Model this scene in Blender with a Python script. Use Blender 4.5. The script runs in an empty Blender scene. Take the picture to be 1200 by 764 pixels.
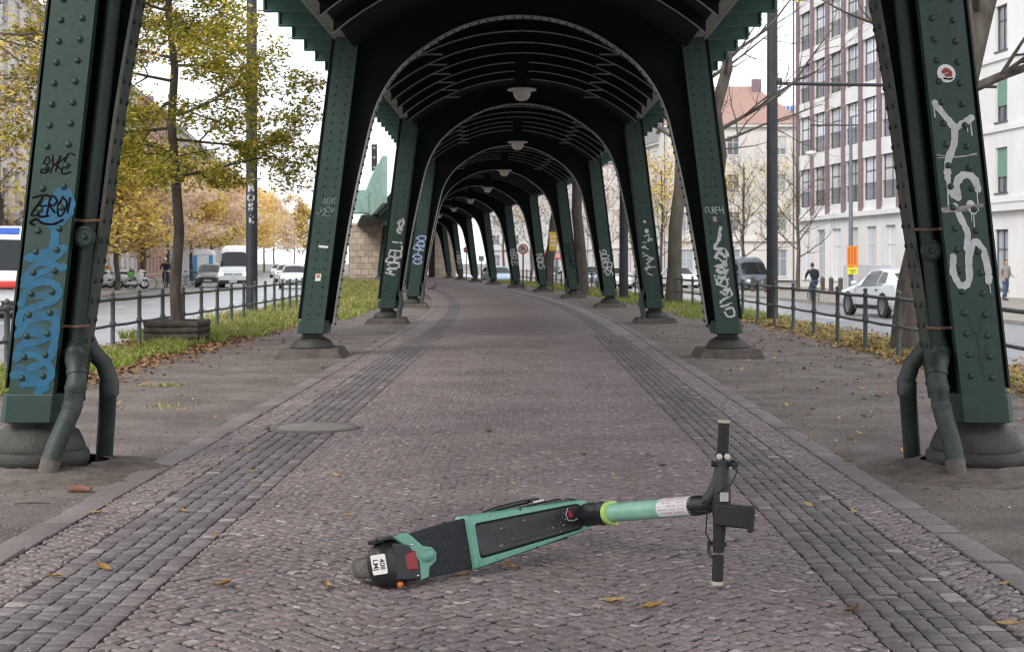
import bpy, math, random
import numpy as np
from mathutils import Vector, Matrix, Euler
RND = random.Random(11)
SC = bpy.context.scene
COL = SC.collection
rad = math.radians

# ------------------------------------------------------------------ camera, sky, sun, exposure
CAM_H = 1.3
FPX = 1760.0 / 1200.0            # focal length as a share of the picture width
cam_d = bpy.data.cameras.new('camera')
cam = bpy.data.objects.new('camera', cam_d)
COL.objects.link(cam)
cam.location = (0, 0, CAM_H)
cam.rotation_euler = (rad(90), 0, 0)
cam_d.sensor_width = 36.0
cam_d.lens = 36.0 * FPX
cam_d.shift_x = -18.0 / 1200.0
cam_d.shift_y = -74.0 / 1200.0
cam_d.clip_start = 0.05
cam_d.clip_end = 6000
cam_d.dof.use_dof = True
cam_d.dof.focus_distance = 6.3
cam_d.dof.aperture_fstop = 9.5
SC.camera = cam

SUN_EL, SUN_ROT = rad(38), rad(215)
world = bpy.data.worlds.new('World')
SC.world = world
world.use_nodes = True
wn, wl = world.node_tree.nodes, world.node_tree.links
wn.clear()
w_out = wn.new('ShaderNodeOutputWorld')
w_bg = wn.new('ShaderNodeBackground')
w_bg.inputs['Strength'].default_value = 0.11
w_sky = wn.new('ShaderNodeTexSky')
w_sky.sky_type = 'NISHITA'
w_sky.sun_disc = False
w_sky.sun_elevation = SUN_EL
w_sky.sun_rotation = SUN_ROT
w_sky.air_density = 1.0
w_sky.dust_density = 3.0
w_mix = wn.new('ShaderNodeMix')
w_mix.data_type = 'RGBA'
w_mix.inputs['Factor'].default_value = 0.86
w_noise = wn.new('ShaderNodeTexNoise')
w_noise.inputs['Scale'].default_value = 2.2
w_noise.inputs['Detail'].default_value = 5
w_tc = wn.new('ShaderNodeTexCoord')
w_ramp = wn.new('ShaderNodeValToRGB')
w_ramp.color_ramp.elements[0].position = 0.3
w_ramp.color_ramp.elements[0].color = (0.80, 0.84, 0.90, 1)
w_ramp.color_ramp.elements[1].position = 0.7
w_ramp.color_ramp.elements[1].color = (1.0, 1.0, 1.0, 1)
w_mul = wn.new('ShaderNodeVectorMath')
w_mul.operation = 'SCALE'
w_mul.inputs['Scale'].default_value = 8.6
wl.new(w_tc.outputs['Generated'], w_noise.inputs['Vector'])
wl.new(w_noise.outputs['Fac'], w_ramp.inputs['Fac'])
wl.new(w_ramp.outputs['Color'], w_mul.inputs[0])
wl.new(w_sky.outputs['Color'], w_mix.inputs['A'])
wl.new(w_mul.outputs['Vector'], w_mix.inputs['B'])
wl.new(w_mix.outputs['Result'], w_bg.inputs['Color'])
wl.new(w_bg.outputs['Background'], w_out.inputs['Surface'])

sun_d = bpy.data.lights.new('sun', 'SUN')
sun_d.energy = 0.9
sun_d.angle = rad(25)
sun_d.color = (1.0, 0.95, 0.88)
sun = bpy.data.objects.new('sun', sun_d)
COL.objects.link(sun)
_sd = Vector((math.sin(SUN_ROT) * math.cos(SUN_EL), math.cos(SUN_ROT) * math.cos(SUN_EL), math.sin(SUN_EL)))
sun.rotation_euler = _sd.to_track_quat('Z', 'Y').to_euler()

SC.view_settings.view_transform = 'Standard'
SC.view_settings.look = 'None'
SC.view_settings.exposure = 1.03
SC.view_settings.gamma = 1.0
SC.view_settings.use_curve_mapping = False
SC.cycles.use_denoising = True
SC.cycles.filter_width = 1.1
SC.cycles.max_bounces = 8
SC.cycles.diffuse_bounces = 4
SC.cycles.transparent_max_bounces = 8

# ------------------------------------------------------------------ mesh helpers
def V(*a):
    return Vector(a)

class MB:
    """collects shapes that become ONE mesh object"""
    def __init__(s):
        s.v, s.f, s.mi, s.m = [], [], [], 0
    def add(s, vs, fs):
        o = len(s.v)
        s.v.extend([tuple(p) for p in vs])
        for f in fs:
            s.f.append(tuple(i + o for i in f))
            s.mi.append(s.m)
    def hexa(s, p):
        s.add(p, [(0, 3, 2, 1), (4, 5, 6, 7), (0, 1, 5, 4), (1, 2, 6, 5), (2, 3, 7, 6), (3, 0, 4, 7)])
    def box(s, c, sz, M=None):
        x, y, z = sz[0] / 2, sz[1] / 2, sz[2] / 2
        c = Vector(c)
        ps = [V(-x, -y, -z), V(x, -y, -z), V(x, y, -z), V(-x, y, -z), V(-x, -y, z), V(x, -y, z), V(x, y, z), V(-x, y, z)]
        if M is not None:
            ps = [M @ p for p in ps]
        s.hexa([c + p for p in ps])
    def box2(s, a, b):
        s.box([(a[i] + b[i]) / 2 for i in range(3)], [abs(b[i] - a[i]) for i in range(3)])
    def tube(s, pts, r, n=8, cap=True, closed=False):
        pts = [Vector(p) for p in pts]
        k = len(pts)
        rs = r if isinstance(r, (list, tuple)) else [r] * k
        t0 = (pts[1] - pts[0]).normalized()
        up = V(0, 0, 1) if abs(t0.z) < 0.9 else V(1, 0, 0)
        nx = t0.cross(up).normalized()
        vs = []
        for i, p in enumerate(pts):
            if closed:
                t = (pts[(i + 1) % k] - pts[i - 1]).normalized()
            else:
                t = (pts[min(i + 1, k - 1)] - pts[max(i - 1, 0)])
                t = t.normalized() if t.length > 1e-9 else t0
            nx = (nx - t * nx.dot(t))
            nx = nx.normalized() if nx.length > 1e-6 else t.orthogonal().normalized()
            ny = t.cross(nx)
            for j in range(n):
                a = 2 * math.pi * j / n
                vs.append(p + (nx * math.cos(a) + ny * math.sin(a)) * rs[i])
        fs = []
        for i in range(k if closed else k - 1):
            i2 = (i + 1) % k
            for j in range(n):
                j2 = (j + 1) % n
                fs.append((i * n + j, i * n + j2, i2 * n + j2, i2 * n + j))
        if cap and not closed:
            fs.append(tuple(range(n - 1, -1, -1)))
            fs.append(tuple((k - 1) * n + j for j in range(n)))
        s.add(vs, fs)
    def lathe(s, prof, c=(0, 0, 0), n=16, ax=None, cap=True):
        """prof: (radius, height) list along ax (default z)"""
        c = Vector(c)
        az = Vector(ax).normalized() if ax is not None else V(0, 0, 1)
        axx = az.orthogonal().normalized() if ax is not None else V(1, 0, 0)
        ay = az.cross(axx)
        vs, fs = [], []
        for r, h in prof:
            for j in range(n):
                a = 2 * math.pi * j / n
                vs.append(c + az * h + (axx * math.cos(a) + ay * math.sin(a)) * r)
        for i in range(len(prof) - 1):
            for j in range(n):
                j2 = (j + 1) % n
                fs.append((i * n + j, i * n + j2, (i + 1) * n + j2, (i + 1) * n + j))
        if cap:
            fs.append(tuple(range(n - 1, -1, -1)))
            fs.append(tuple((len(prof) - 1) * n + j for j in range(n)))
        s.add(vs, fs)
    def dome(s, c, nrm, r, n=8, flat=0.7):
        nz = Vector(nrm).normalized()
        nx = nz.orthogonal().normalized()
        ny = nz.cross(nx)
        c = Vector(c)
        vs = []
        for q, h in ((1.0, 0.0), (0.86, 0.5 * flat), (0.5, 0.87 * flat)):
            for j in range(n):
                a = 2 * math.pi * j / n
                vs.append(c + (nx * math.cos(a) + ny * math.sin(a)) * r * q + nz * r * h)
        vs.append(c + nz * r * flat)
        fs = []
        for i in range(2):
            for j in range(n):
                j2 = (j + 1) % n
                fs.append((i * n + j, i * n + j2, (i + 1) * n + j2, (i + 1) * n + j))
        for j in range(n):
            fs.append((2 * n + j, 2 * n + (j + 1) % n, 3 * n))
        s.add(vs, fs)
    def prism(s, outline, fn, h0, h1):
        """outline: 2-D list; fn(x, y, h) -> point"""
        n = len(outline)
        vs = [fn(x, y, h0) for x, y in outline] + [fn(x, y, h1) for x, y in outline]
        fs = [tuple(range(n - 1, -1, -1)), tuple(range(n, 2 * n))]
        for i in range(n):
            j = (i + 1) % n
            fs.append((i, j, n + j, n + i))
        s.add(vs, fs)
    def grid(s, rows, close=False):
        """rows: list of equal-length point lists"""
        n = len(rows[0])
        vs = [p for r in rows for p in r]
        fs = []
        for i in range(len(rows) - 1):
            for j in range(n if close else n - 1):
                j2 = (j + 1) % n
                fs.append((i * n + j, i * n + j2, (i + 1) * n + j2, (i + 1) * n + j))
        s.add(vs, fs)
    def ellipsoid(s, c, axes, nu=12, nv=8, pw=1.0, half=False):
        """axes: three vectors; pw < 1 makes it boxier"""
        c = Vector(c)
        a, b, d = [Vector(q) for q in axes]
        def sp(x):
            return math.copysign(abs(x) ** pw, x)
        rows = []
        for i in range(nv + 1):
            ph = (math.pi / 2 * i / nv) if half else (-math.pi / 2 + math.pi * i / nv)
            rows.append([c + a * sp(math.cos(ph)) * sp(math.cos(2 * math.pi * j / nu)) + b * sp(math.cos(ph)) * sp(math.sin(2 * math.pi * j / nu)) + d * sp(math.sin(ph)) for j in range(nu)])
        s.grid(rows, close=True)
    def build(s, name, mats, parent=None, smooth=None, local=False, bevel=0, org=None):
        me = bpy.data.meshes.new(name)
        o3 = Vector((0, 0, 0))
        if org is not None:
            o3 = Vector(org)
        elif parent is not None and not local:
            q = parent
            while q is not None:
                o3 = o3 + q.location
                q = q.parent
        vs = np.array(s.v, dtype=np.float64) - np.array(o3) if s.v else np.zeros((0, 3))
        me.from_pydata([tuple(r) for r in vs], [], s.f)
        if not isinstance(mats, (list, tuple)):
            mats = [mats]
        for m in mats:
            me.materials.append(m)
        if len(mats) > 1:
            me.polygons.foreach_set('material_index', s.mi)
        if smooth is not None:
            me.shade_smooth()
            me.set_sharp_from_angle(angle=rad(smooth))
        me.update()
        ob = bpy.data.objects.new(name, me)
        COL.objects.link(ob)
        if parent is not None:
            ob.parent = parent
        elif org is not None:
            ob.location = o3
        if bevel:
            bm = ob.modifiers.new('bevel', 'BEVEL')
            bm.width = bevel
            bm.segments = 2
            bm.limit_method = 'ANGLE'
            bm.angle_limit = rad(35)
        return ob

def tag(o, label, cat, group=None):
    o['label'] = label
    o['category'] = cat
    if group:
        o['group'] = group
    return o

def thing(name, label, cat, loc=(0, 0, 0), rz=0.0, group=None):
    o = bpy.data.objects.new(name, None)
    o.empty_display_size = 0.2
    COL.objects.link(o)
    o.location = loc
    o.rotation_euler = (0, 0, rz)
    return tag(o, label, cat, group)

def kind(o, k):
    o['kind'] = k
    return o

def dup(root, loc, rz=0.0, label=None, group=None, scale=None):
    def rec(src, par):
        c = src.copy()
        COL.objects.link(c)
        c.parent = par
        for ch in src.children:
            rec(ch, c)
        return c
    r = rec(root, None)
    r.location = loc
    r.rotation_euler = (0, 0, rz)
    if scale:
        r.scale = (scale, scale, scale) if not isinstance(scale, (tuple, list)) else scale
    if label:
        r['label'] = label
    if group:
        r['group'] = group
    return r

# ------------------------------------------------------------------ materials
MATS = {}
def mat(name, col, rough=0.6, metal=0.0, var=0.0, vscale=8.0, bump=0.0, bscale=40.0, spec=0.5, col2=None, island=0.0,
        trans=0.0, emit=None, coat=0.0, detail=4.0, stretch=None, sheen=0.0, objrand=0.0, grime=0.0, fine=0.0):
    """procedural material: noise mottling between col and col2, random value per loose piece, noise bump"""
    if name in MATS:
        return MATS[name]
    m = bpy.data.materials.new(name)
    m.use_nodes = True
    nt = m.node_tree
    N, L = nt.nodes, nt.links
    b = N['Principled BSDF']
    b.inputs['Roughness'].default_value = rough
    b.inputs['Metallic'].default_value = metal
    b.inputs['Specular IOR Level'].default_value = spec
    if coat:
        b.inputs['Coat Weight'].default_value = coat
        b.inputs['Coat Roughness'].default_value = 0.15
    c = (col[0], col[1], col[2], 1)
    tc = N.new('ShaderNodeTexCoord')
    src = tc.outputs['Object']
    if stretch:
        mp = N.new('ShaderNodeMapping')
        mp.inputs['Scale'].default_value = stretch
        L.new(src, mp.inputs['Vector'])
        src = mp.outputs['Vector']
    out = None
    if var or col2:
        n = N.new('ShaderNodeTexNoise')
        n.inputs['Scale'].default_value = vscale
        n.inputs['Detail'].default_value = detail
        n.inputs['Roughness'].default_value = 0.65
        L.new(src, n.inputs['Vector'])
        r = N.new('ShaderNodeValToRGB')
        k2 = col2 if col2 else tuple(min(1, x * (1 + var)) for x in col)
        k1 = col if col2 else tuple(x * (1 - var) for x in col)
        r.color_ramp.elements[0].color = (*k1, 1)
        r.color_ramp.elements[1].color = (*k2, 1)
        r.color_ramp.elements[0].position = 0.32
        r.color_ramp.elements[1].position = 0.68
        L.new(n.outputs['Fac'], r.inputs['Fac'])
        out = r.outputs['Color']
    if island or objrand:
        hs = N.new('ShaderNodeHueSaturation')
        mr = N.new('ShaderNodeMapRange')
        k = island or objrand
        mr.inputs['To Min'].default_value = 1 - k
        mr.inputs['To Max'].default_value = 1 + k
        if island:
            g = N.new('ShaderNodeNewGeometry')
            rnd = g.outputs['Random Per Island']
        else:
            g = N.new('ShaderNodeObjectInfo')
            rnd = g.outputs['Random']
        L.new(rnd, mr.inputs['Value'])
        L.new(mr.outputs['Result'], hs.inputs['Value'])
        if out is not None:
            L.new(out, hs.inputs['Color'])
        else:
            hs.inputs['Color'].default_value = c
        out = hs.outputs['Color']
    if fine:                      # sharp grain
        nf = N.new('ShaderNodeTexNoise'); nf.inputs['Scale'].default_value = 120; nf.inputs['Detail'].default_value = 3
        L.new(src, nf.inputs['Vector'])
        mf = N.new('ShaderNodeMapRange'); mf.inputs['From Min'].default_value = 0.35; mf.inputs['From Max'].default_value = 0.65
        mf.inputs['To Min'].default_value = 1 - fine; mf.inputs['To Max'].default_value = 1 + fine
        L.new(nf.outputs['Fac'], mf.inputs['Value'])
        vf = N.new('ShaderNodeVectorMath'); vf.operation = 'SCALE'
        L.new(out, vf.inputs[0]); L.new(mf.outputs[0], vf.inputs['Scale'])
        out = vf.outputs[0]
    if grime and out is not None:      # run-down dirt streaks and scuffs
        mp2 = N.new('ShaderNodeMapping'); mp2.inputs['Scale'].default_value = (22, 22, 1.6)
        L.new(tc.outputs['Object'], mp2.inputs['Vector'])
        ng = N.new('ShaderNodeTexNoise'); ng.inputs['Scale'].default_value = 1.0; ng.inputs['Detail'].default_value = 7; ng.inputs['Roughness'].default_value = 0.7
        L.new(mp2.outputs['Vector'], ng.inputs['Vector'])
        rg = N.new('ShaderNodeMapRange'); rg.inputs['From Min'].default_value = 0.55; rg.inputs['From Max'].default_value = 0.8
        rg.inputs['To Min'].default_value = 0.0; rg.inputs['To Max'].default_value = grime
        L.new(ng.outputs['Fac'], rg.inputs['Value'])
        mg = N.new('ShaderNodeMix'); mg.data_type = 'RGBA'
        L.new(rg.outputs[0], mg.inputs['Factor']); L.new(out, mg.inputs['A']); mg.inputs['B'].default_value = (0.055, 0.06, 0.05, 1)
        out = mg.outputs['Result']
        rr2 = N.new('ShaderNodeMapRange'); rr2.inputs['To Min'].default_value = rough - 0.12; rr2.inputs['To Max'].default_value = min(1, rough + 0.3)
        L.new(ng.outputs['Fac'], rr2.inputs['Value']); L.new(rr2.outputs[0], b.inputs['Roughness'])
    if out is not None:
        L.new(out, b.inputs['Base Color'])
    else:
        b.inputs['Base Color'].default_value = c
    if bump:
        n2 = N.new('ShaderNodeTexNoise')
        n2.inputs['Scale'].default_value = bscale
        n2.inputs['Detail'].default_value = 6
        L.new(src, n2.inputs['Vector'])
        bp = N.new('ShaderNodeBump')
        bp.inputs['Strength'].default_value = min(1.0, bump)
        bp.inputs['Distance'].default_value = 0.02
        L.new(n2.outputs['Fac'], bp.inputs['Height'])
        L.new(bp.outputs['Normal'], b.inputs['Normal'])
    if trans:
        tr = N.new('ShaderNodeBsdfTranslucent')
        if out is not None:
            L.new(out, tr.inputs['Color'])
        else:
            tr.inputs['Color'].default_value = c
        mx = N.new('ShaderNodeMixShader')
        mx.inputs['Fac'].default_value = trans
        L.new(b.outputs['BSDF'], mx.inputs[1])
        L.new(tr.outputs['BSDF'], mx.inputs[2])
        L.new(mx.outputs['Shader'], N['Material Output'].inputs['Surface'])
    if emit:
        b.inputs['Emission Color'].default_value = (*emit[:3], 1)
        b.inputs['Emission Strength'].default_value = emit[3]
    MATS[name] = m
    return m

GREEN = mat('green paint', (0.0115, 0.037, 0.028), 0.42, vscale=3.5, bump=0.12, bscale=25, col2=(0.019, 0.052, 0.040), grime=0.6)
GREEN_DK = mat('dark green paint and recess shade', (0.010, 0.026, 0.022), 0.6, var=0.3, vscale=3, bump=0.1)
GREEN_DUST = mat('dusty paint', (0.028, 0.042, 0.036), 0.75, col2=(0.085, 0.085, 0.07), vscale=4, bump=0.2)
RIB_DUST_BOUNCE = mat('dust and bounce light on rib edges', (0.30, 0.29, 0.265), 0.8, var=0.2, vscale=3)  # dusty grey, with light bounced off the ground put into the colour
GREEN_LT = mat('weathered pale green paint', (0.035, 0.10, 0.088), 0.6, vscale=2, col2=(0.07, 0.15, 0.125), bump=0.1, grime=0.4)
GIRDER_DUST = mat('dusty girder flange', (0.24, 0.245, 0.225), 0.9, col2=(0.38, 0.375, 0.345), vscale=4, bump=0.2)
GREEN_PALE = mat('pale sea green paint', (0.28, 0.42, 0.37), 0.6, var=0.2, vscale=2)
SOOT_SHADE = mat('sooty steel with vault shade', (0.0095, 0.0135, 0.0123), 0.9, var=0.3, vscale=2, spec=0.2)  # sooty near black; backlit shade under the vault is put into the colour
PIPE = mat('grey green pipe paint', (0.02, 0.031, 0.028), 0.5, col2=(0.042, 0.055, 0.050), vscale=7, bump=0.15)
PIPE_DUST = mat('dusty pipe end', (0.13, 0.108, 0.094), 0.85, var=0.25, vscale=12, bump=0.3)
RUST = mat('rusty band', (0.16, 0.085, 0.05), 0.8, var=0.4, vscale=20)
CAST = mat('cast iron base', (0.018, 0.022, 0.02), 0.6, col2=(0.06, 0.054, 0.047), vscale=5, bump=0.3)
CONCRETE = mat('old concrete', (0.075, 0.06, 0.053), 0.95, col2=(0.135, 0.11, 0.098), vscale=6, bump=0.6, bscale=30)
MOUND = mat('dirt mound', (0.088, 0.069, 0.06), 0.95, col2=(0.19, 0.155, 0.14), vscale=9, bump=0.7, bscale=35)
GRIT = mat('trodden grit', (0.122, 0.099, 0.09), 0.95, col2=(0.27, 0.228, 0.21), vscale=1.3, bump=1.0, bscale=75, detail=12, fine=0.45)
WHITE_SPRAY = mat('white spray paint', (0.42, 0.42, 0.43), 0.6, col2=(0.60, 0.60, 0.62), vscale=16)
BLUE_SPRAY = mat('blue spray paint', (0.006, 0.098, 0.19), 0.5, var=0.25, vscale=6)
BLUE_THIN = mat('thin blue spray paint', (0.012, 0.075, 0.12), 0.5, var=0.2, vscale=8)
BLACK_SPRAY = mat('black marker', (0.006, 0.005, 0.008), 0.8, spec=0.1)
PALE_BLUE_SPRAY = mat('pale blue spray paint', (0.35, 0.42, 0.68), 0.55, var=0.15)
GREY_SPRAY = mat('grey spray paint', (0.2, 0.25, 0.24), 0.6, var=0.2)
STICKER = mat('sticker paper', (0.72, 0.70, 0.70), 0.5, var=0.1)
STICKER_RED = mat('sticker red print', (0.30, 0.03, 0.03), 0.5, var=0.3, vscale=60)
LAMP_WHITE = mat('lamp enamel', (0.68, 0.65, 0.60), 0.45, var=0.1)
LAMP_GLASS = mat('opal glass', (0.75, 0.70, 0.66), 0.25, trans=0.3)
BLACK_PL = mat('black plastic', (0.016, 0.016, 0.019), 0.42, var=0.3, vscale=30)
BLACK_SOFT = mat('black rubber', (0.022, 0.022, 0.022), 0.8, bump=0.2)
RAIL = mat('railing paint', (0.045, 0.062, 0.058), 0.5, col2=(0.09, 0.10, 0.095), vscale=6, bump=0.15)
POLE = mat('pole paint', (0.022, 0.024, 0.03), 0.5, var=0.3, vscale=3)
BARK = mat('bark', (0.055, 0.045, 0.038), 0.95, col2=(0.13, 0.11, 0.09), vscale=9, bump=0.9, bscale=22, stretch=(1, 1, 0.25))
BARK_PALE = mat('pale bark', (0.13, 0.12, 0.085), 0.95, col2=(0.075, 0.068, 0.058), vscale=5, bump=0.9, bscale=18, stretch=(1, 1, 0.3))
LOG = mat('weathered log', (0.045, 0.038, 0.032), 0.9, col2=(0.10, 0.085, 0.07), vscale=8, bump=0.8)
TYRE = mat('tyre rubber', (0.018, 0.018, 0.018), 0.8)
TYRE_DUST = mat('dusty tyre', (0.11, 0.10, 0.09), 0.9, var=0.4, vscale=30, bump=0.5)
RIM = mat('alloy rim', (0.45, 0.45, 0.47), 0.3, metal=0.9)
GLASS_CAR = mat('car glass', (0.012, 0.015, 0.018), 0.08, spec=0.4)
CAR_WHITE = mat('white car paint', (0.72, 0.74, 0.76), 0.28, coat=0.5)
CAR_SILVER = mat('silver white car paint', (0.62, 0.65, 0.69), 0.28, coat=0.5)
CAR_BLACK = mat('black car paint', (0.015, 0.016, 0.02), 0.25, coat=0.6)
CAR_BLUE = mat('light blue car paint', (0.30, 0.48, 0.62), 0.3, coat=0.5)
CAR_GREY = mat('grey car paint', (0.10, 0.12, 0.15), 0.3, coat=0.5)
CHROME = mat('chrome', (0.6, 0.6, 0.62), 0.2, metal=1.0)
HEADLIGHT = mat('headlight glass', (0.75, 0.76, 0.78), 0.15)
HEADLIT = mat('lit headlight', (0.9, 0.8, 0.5), 0.2, emit=(1.0, 0.72, 0.32, 1.6))
TAIL = mat('tail light red', (0.27, 0.01, 0.012), 0.3)
ORANGE = mat('orange plastic', (0.62, 0.15, 0.02), 0.4)
PLATE = mat('number plate', (0.72, 0.72, 0.68), 0.5)
MINT = mat('mint green paint', (0.135, 0.35, 0.27), 0.38, var=0.14, vscale=9, coat=0.25, bump=0.03)
MINT_TUBE = mat('mint green stem paint', (0.25, 0.49, 0.37), 0.38, var=0.14, vscale=12, coat=0.25)
NEON = mat('reflective yellow band', (0.42, 0.62, 0.16), 0.4, var=0.1)
SKIN = mat('skin', (0.5, 0.3, 0.22), 0.6)
ROAD = mat('wet looking asphalt', (0.17, 0.18, 0.205), 0.33, col2=(0.26, 0.27, 0.30), vscale=0.6, bump=0.25, bscale=60)
PAVE = mat('pavement slabs', (0.22, 0.20, 0.18), 0.9, col2=(0.32, 0.29, 0.26), vscale=1.0, bump=0.4)
EARTH = mat('far ground', (0.12, 0.12, 0.10), 0.95, col2=(0.2, 0.19, 0.17), vscale=0.2)
PAINT_W = mat('road marking paint', (0.7, 0.7, 0.7), 0.7, var=0.15)
SOIL = mat('soil under grass', (0.085, 0.085, 0.04), 0.95, col2=(0.17, 0.14, 0.075), vscale=3, bump=0.6)
GRASS = mat('grass blades', (0.24, 0.32, 0.05), 0.7, trans=0.25, island=0.45)
GRASS_DRY = mat('dry grass blades', (0.40, 0.34, 0.14), 0.8, trans=0.25, island=0.45)
LITTER = mat('fallen brown leaves', (0.27, 0.15, 0.075), 0.85, island=0.55, trans=0.1)
LITTER_Y = mat('fallen yellow leaves', (0.42, 0.26, 0.09), 0.8, island=0.5, trans=0.1)
LEAF_OLIVE = mat('olive yellow leaves', (0.33, 0.315, 0.04), 0.6, island=0.5, trans=0.5)
LEAF_BROWN = mat('brown autumn leaves', (0.36, 0.24, 0.13), 0.7, island=0.5, trans=0.35)
LEAF_YELLOW = mat('yellow autumn leaves', (0.84, 0.64, 0.14), 0.6, island=0.25, trans=0.5)
LEAF_ORANGE = mat('orange autumn leaves', (0.88, 0.68, 0.36), 0.6, island=0.25, trans=0.5)
LEAF_RUST = mat('dusty pink brown leaves', (0.80, 0.64, 0.53), 0.7, island=0.22, trans=0.5)
SANDSTONE = mat('sandstone blocks', (0.42, 0.35, 0.28), 0.9, col2=(0.58, 0.49, 0.40), vscale=1.2, bump=0.5, bscale=12, objrand=0.16)
STUCCO_W = mat('white stucco', (0.64, 0.635, 0.63), 0.85, vscale=0.35, col2=(0.78, 0.78, 0.79), stretch=(1, 1, 0.4), detail=8)
STUCCO_C = mat('cream stucco', (0.62, 0.585, 0.56), 0.85, var=0.11, vscale=0.4, stretch=(1, 1, 0.4), detail=8)
STUCCO_G = mat('grey stucco', (0.52, 0.52, 0.53), 0.85, var=0.06, vscale=0.6)
STUCCO_B = mat('brown brick front', (0.38, 0.22, 0.16), 0.85, var=0.15, vscale=2)
BRICK_P = mat('purple brown brick', (0.215, 0.155, 0.165), 0.85, var=0.25, vscale=9)
WIN_FRAME = mat('white window frame', (0.62, 0.62, 0.62), 0.5)
WIN_DARK = mat('dark window frame', (0.07, 0.07, 0.08), 0.5)
WIN_GLASS = mat('window glass', (0.24, 0.27, 0.30), 0.08, spec=0.8, objrand=0.6)  # base grey lightened to hold some of the sky's reflection
BLIND = mat('green roller blind', (0.16, 0.28, 0.22), 0.7)
WOOD_DOOR = mat('brown wooden window', (0.22, 0.11, 0.06), 0.6)
ROOF_RED = mat('red roof tiles', (0.33, 0.205, 0.175), 0.85, var=0.2, vscale=6)
ROOF_GREY = mat('grey roof', (0.13, 0.13, 0.14), 0.8, var=0.2)
BLUE_CLAD = mat('blue cladding', (0.08, 0.22, 0.55), 0.6)
# ------------------------------------------------------------------ the line of the viaduct (straight, then a left bend, then straight)
_CD = [-60, 9, 20.65, 32.15, 43.65, 55.15, 66.65, 78.15, 89.65, 101.15, 112.65, 124.15, 135.65, 400]
_CX = [-0.08, -0.08, -0.10, -0.13, -0.45, -1.15, -2.14, -3.40, -4.85, -6.35, -7.85, -9.3, -10.75, -43.8]
_CT = []
for _i in range(len(_CD)):
    if _i in (0, len(_CD) - 1):
        _CT.append(0.0 if _i == 0 else -0.125)
    else:
        _a = (_CX[_i] - _CX[_i - 1]) / (_CD[_i] - _CD[_i - 1])
        _b = (_CX[_i + 1] - _CX[_i]) / (_CD[_i + 1] - _CD[_i])
        _CT.append((_a + _b) / 2)
def line_x(d):
    d = min(max(d, _CD[0]), _CD[-1])
    i = max(k for k in range(len(_CD) - 1) if _CD[k] <= d)
    h = _CD[i + 1] - _CD[i]
    t = (d - _CD[i]) / h
    return ((2 * t ** 3 - 3 * t * t + 1) * _CX[i] + (t ** 3 - 2 * t * t + t) * h * _CT[i]
            + (-2 * t ** 3 + 3 * t * t) * _CX[i + 1] + (t ** 3 - t * t) * h * _CT[i + 1])
def line_t(d):
    v = V(line_x(d + 0.5) - line_x(d - 0.5), 1.0, 0)
    return v.normalized()
def at(lat, d, z=0.0, fwd=0.0):
    """a point lat metres right of the viaduct's centre line, at station d, fwd metres further along"""
    t = line_t(d)
    n = V(t.y, -t.x, 0)
    return V(line_x(d), d, z) + n * lat + t * fwd
def heading(d):
    t = line_t(d)
    return -math.atan2(t.x, t.y)

BAY = 11.5
BENTS = [9.15 + BAY * k for k in range(12)]

def strip(name, m, lats_z, d0, d1, step=3.0, sub=1):
    """a sheet that follows the street; lats_z = [(lat, z), ...] across it"""
    b = MB()
    rows = []
    n = int((d1 - d0) / step)
    for i in range(n + 1):
        d = d0 + (d1 - d0) * i / n
        rows.append([at(l, d, z) for l, z in lats_z])
    b.grid(rows)
    b.f = [tuple(reversed(f)) for f in b.f]
    return kind(b.build(name, m, smooth=50), 'structure')

RZL, RZR = -0.30, -0.45        # the two carriageways lie a little below the promenade
b = MB()
b.add([(-900, -60, -0.62), (900, -60, -0.62), (900, 2500, -0.62), (-900, 2500, -0.62)], [(0, 1, 2, 3)])
kind(b.build('ground', EARTH), 'structure')

# trodden grit between kerb and grass, slightly uneven
def grit_sheet(l0, l1):
    bb = MB()
    rows = []
    nl = max(2, int(abs(l1 - l0) / 0.22))
    d = -12.0
    while d < 150:
        row = []
        for j in range(nl + 1):
            l = l0 + (l1 - l0) * j / nl
            p = at(l, d)
            e = min(abs(l - l0), abs(l1 - l)) / 0.3
            z = 0.012 * math.sin(p.x * 3.1 + p.y * 1.3) * math.sin(p.y * 2.2 - p.x * 1.7) + 0.008 * math.sin(p.x * 8.3 + p.y * 5.9)
            row.append(V(p.x, p.y, -0.005 + z * min(1, e)))
        rows.append(row)
        d += 0.22 if d < 26 else (0.6 if d < 45 else 2.0)
    bb.grid(rows)
    return kind(bb.build('trodden_ground', GRIT, smooth=60), 'structure')
o = grit_sheet(-5.1, -2.36)
o.data.flip_normals()
o2 = grit_sheet(2.14, 4.95)
o2.data.flip_normals()

strip('verge', SOIL, [(-6.75, -0.16), (-6.1, -0.05), (-5.6, 0.0), (-5.09, -0.008)], -12, 150)
strip('verge', SOIL, [(4.94, -0.008), (5.4, 0.0), (6.0, -0.06), (6.45, -0.2)], -12, 150)
strip('road', ROAD, [(-17.0, RZL), (-6.9, RZL)], -20, 300, 5)
strip('road', ROAD, [(6.6, RZR), (14.2, RZR)], -20, 300, 5)
strip('kerb', CONCRETE, [(-6.9, RZL - 0.1), (-6.9, -0.17), (-6.74, -0.16)], -20, 200, 4)
strip('kerb', CONCRETE, [(6.44, -0.2), (6.6, -0.22), (6.6, RZR - 0.1)], -20, 200, 4)
strip('pavement', PAVE, [(-27, RZL + 0.14), (-17.2, RZL + 0.12), (-17.0, RZL + 0.12), (-17.0, RZL - 0.1)], -20, 300, 5)
strip('pavement', PAVE, [(14.2, RZR - 0.1), (14.2, RZR + 0.12), (14.4, RZR + 0.12), (26.0, RZR + 0.16)], -20, 300, 5)
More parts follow.
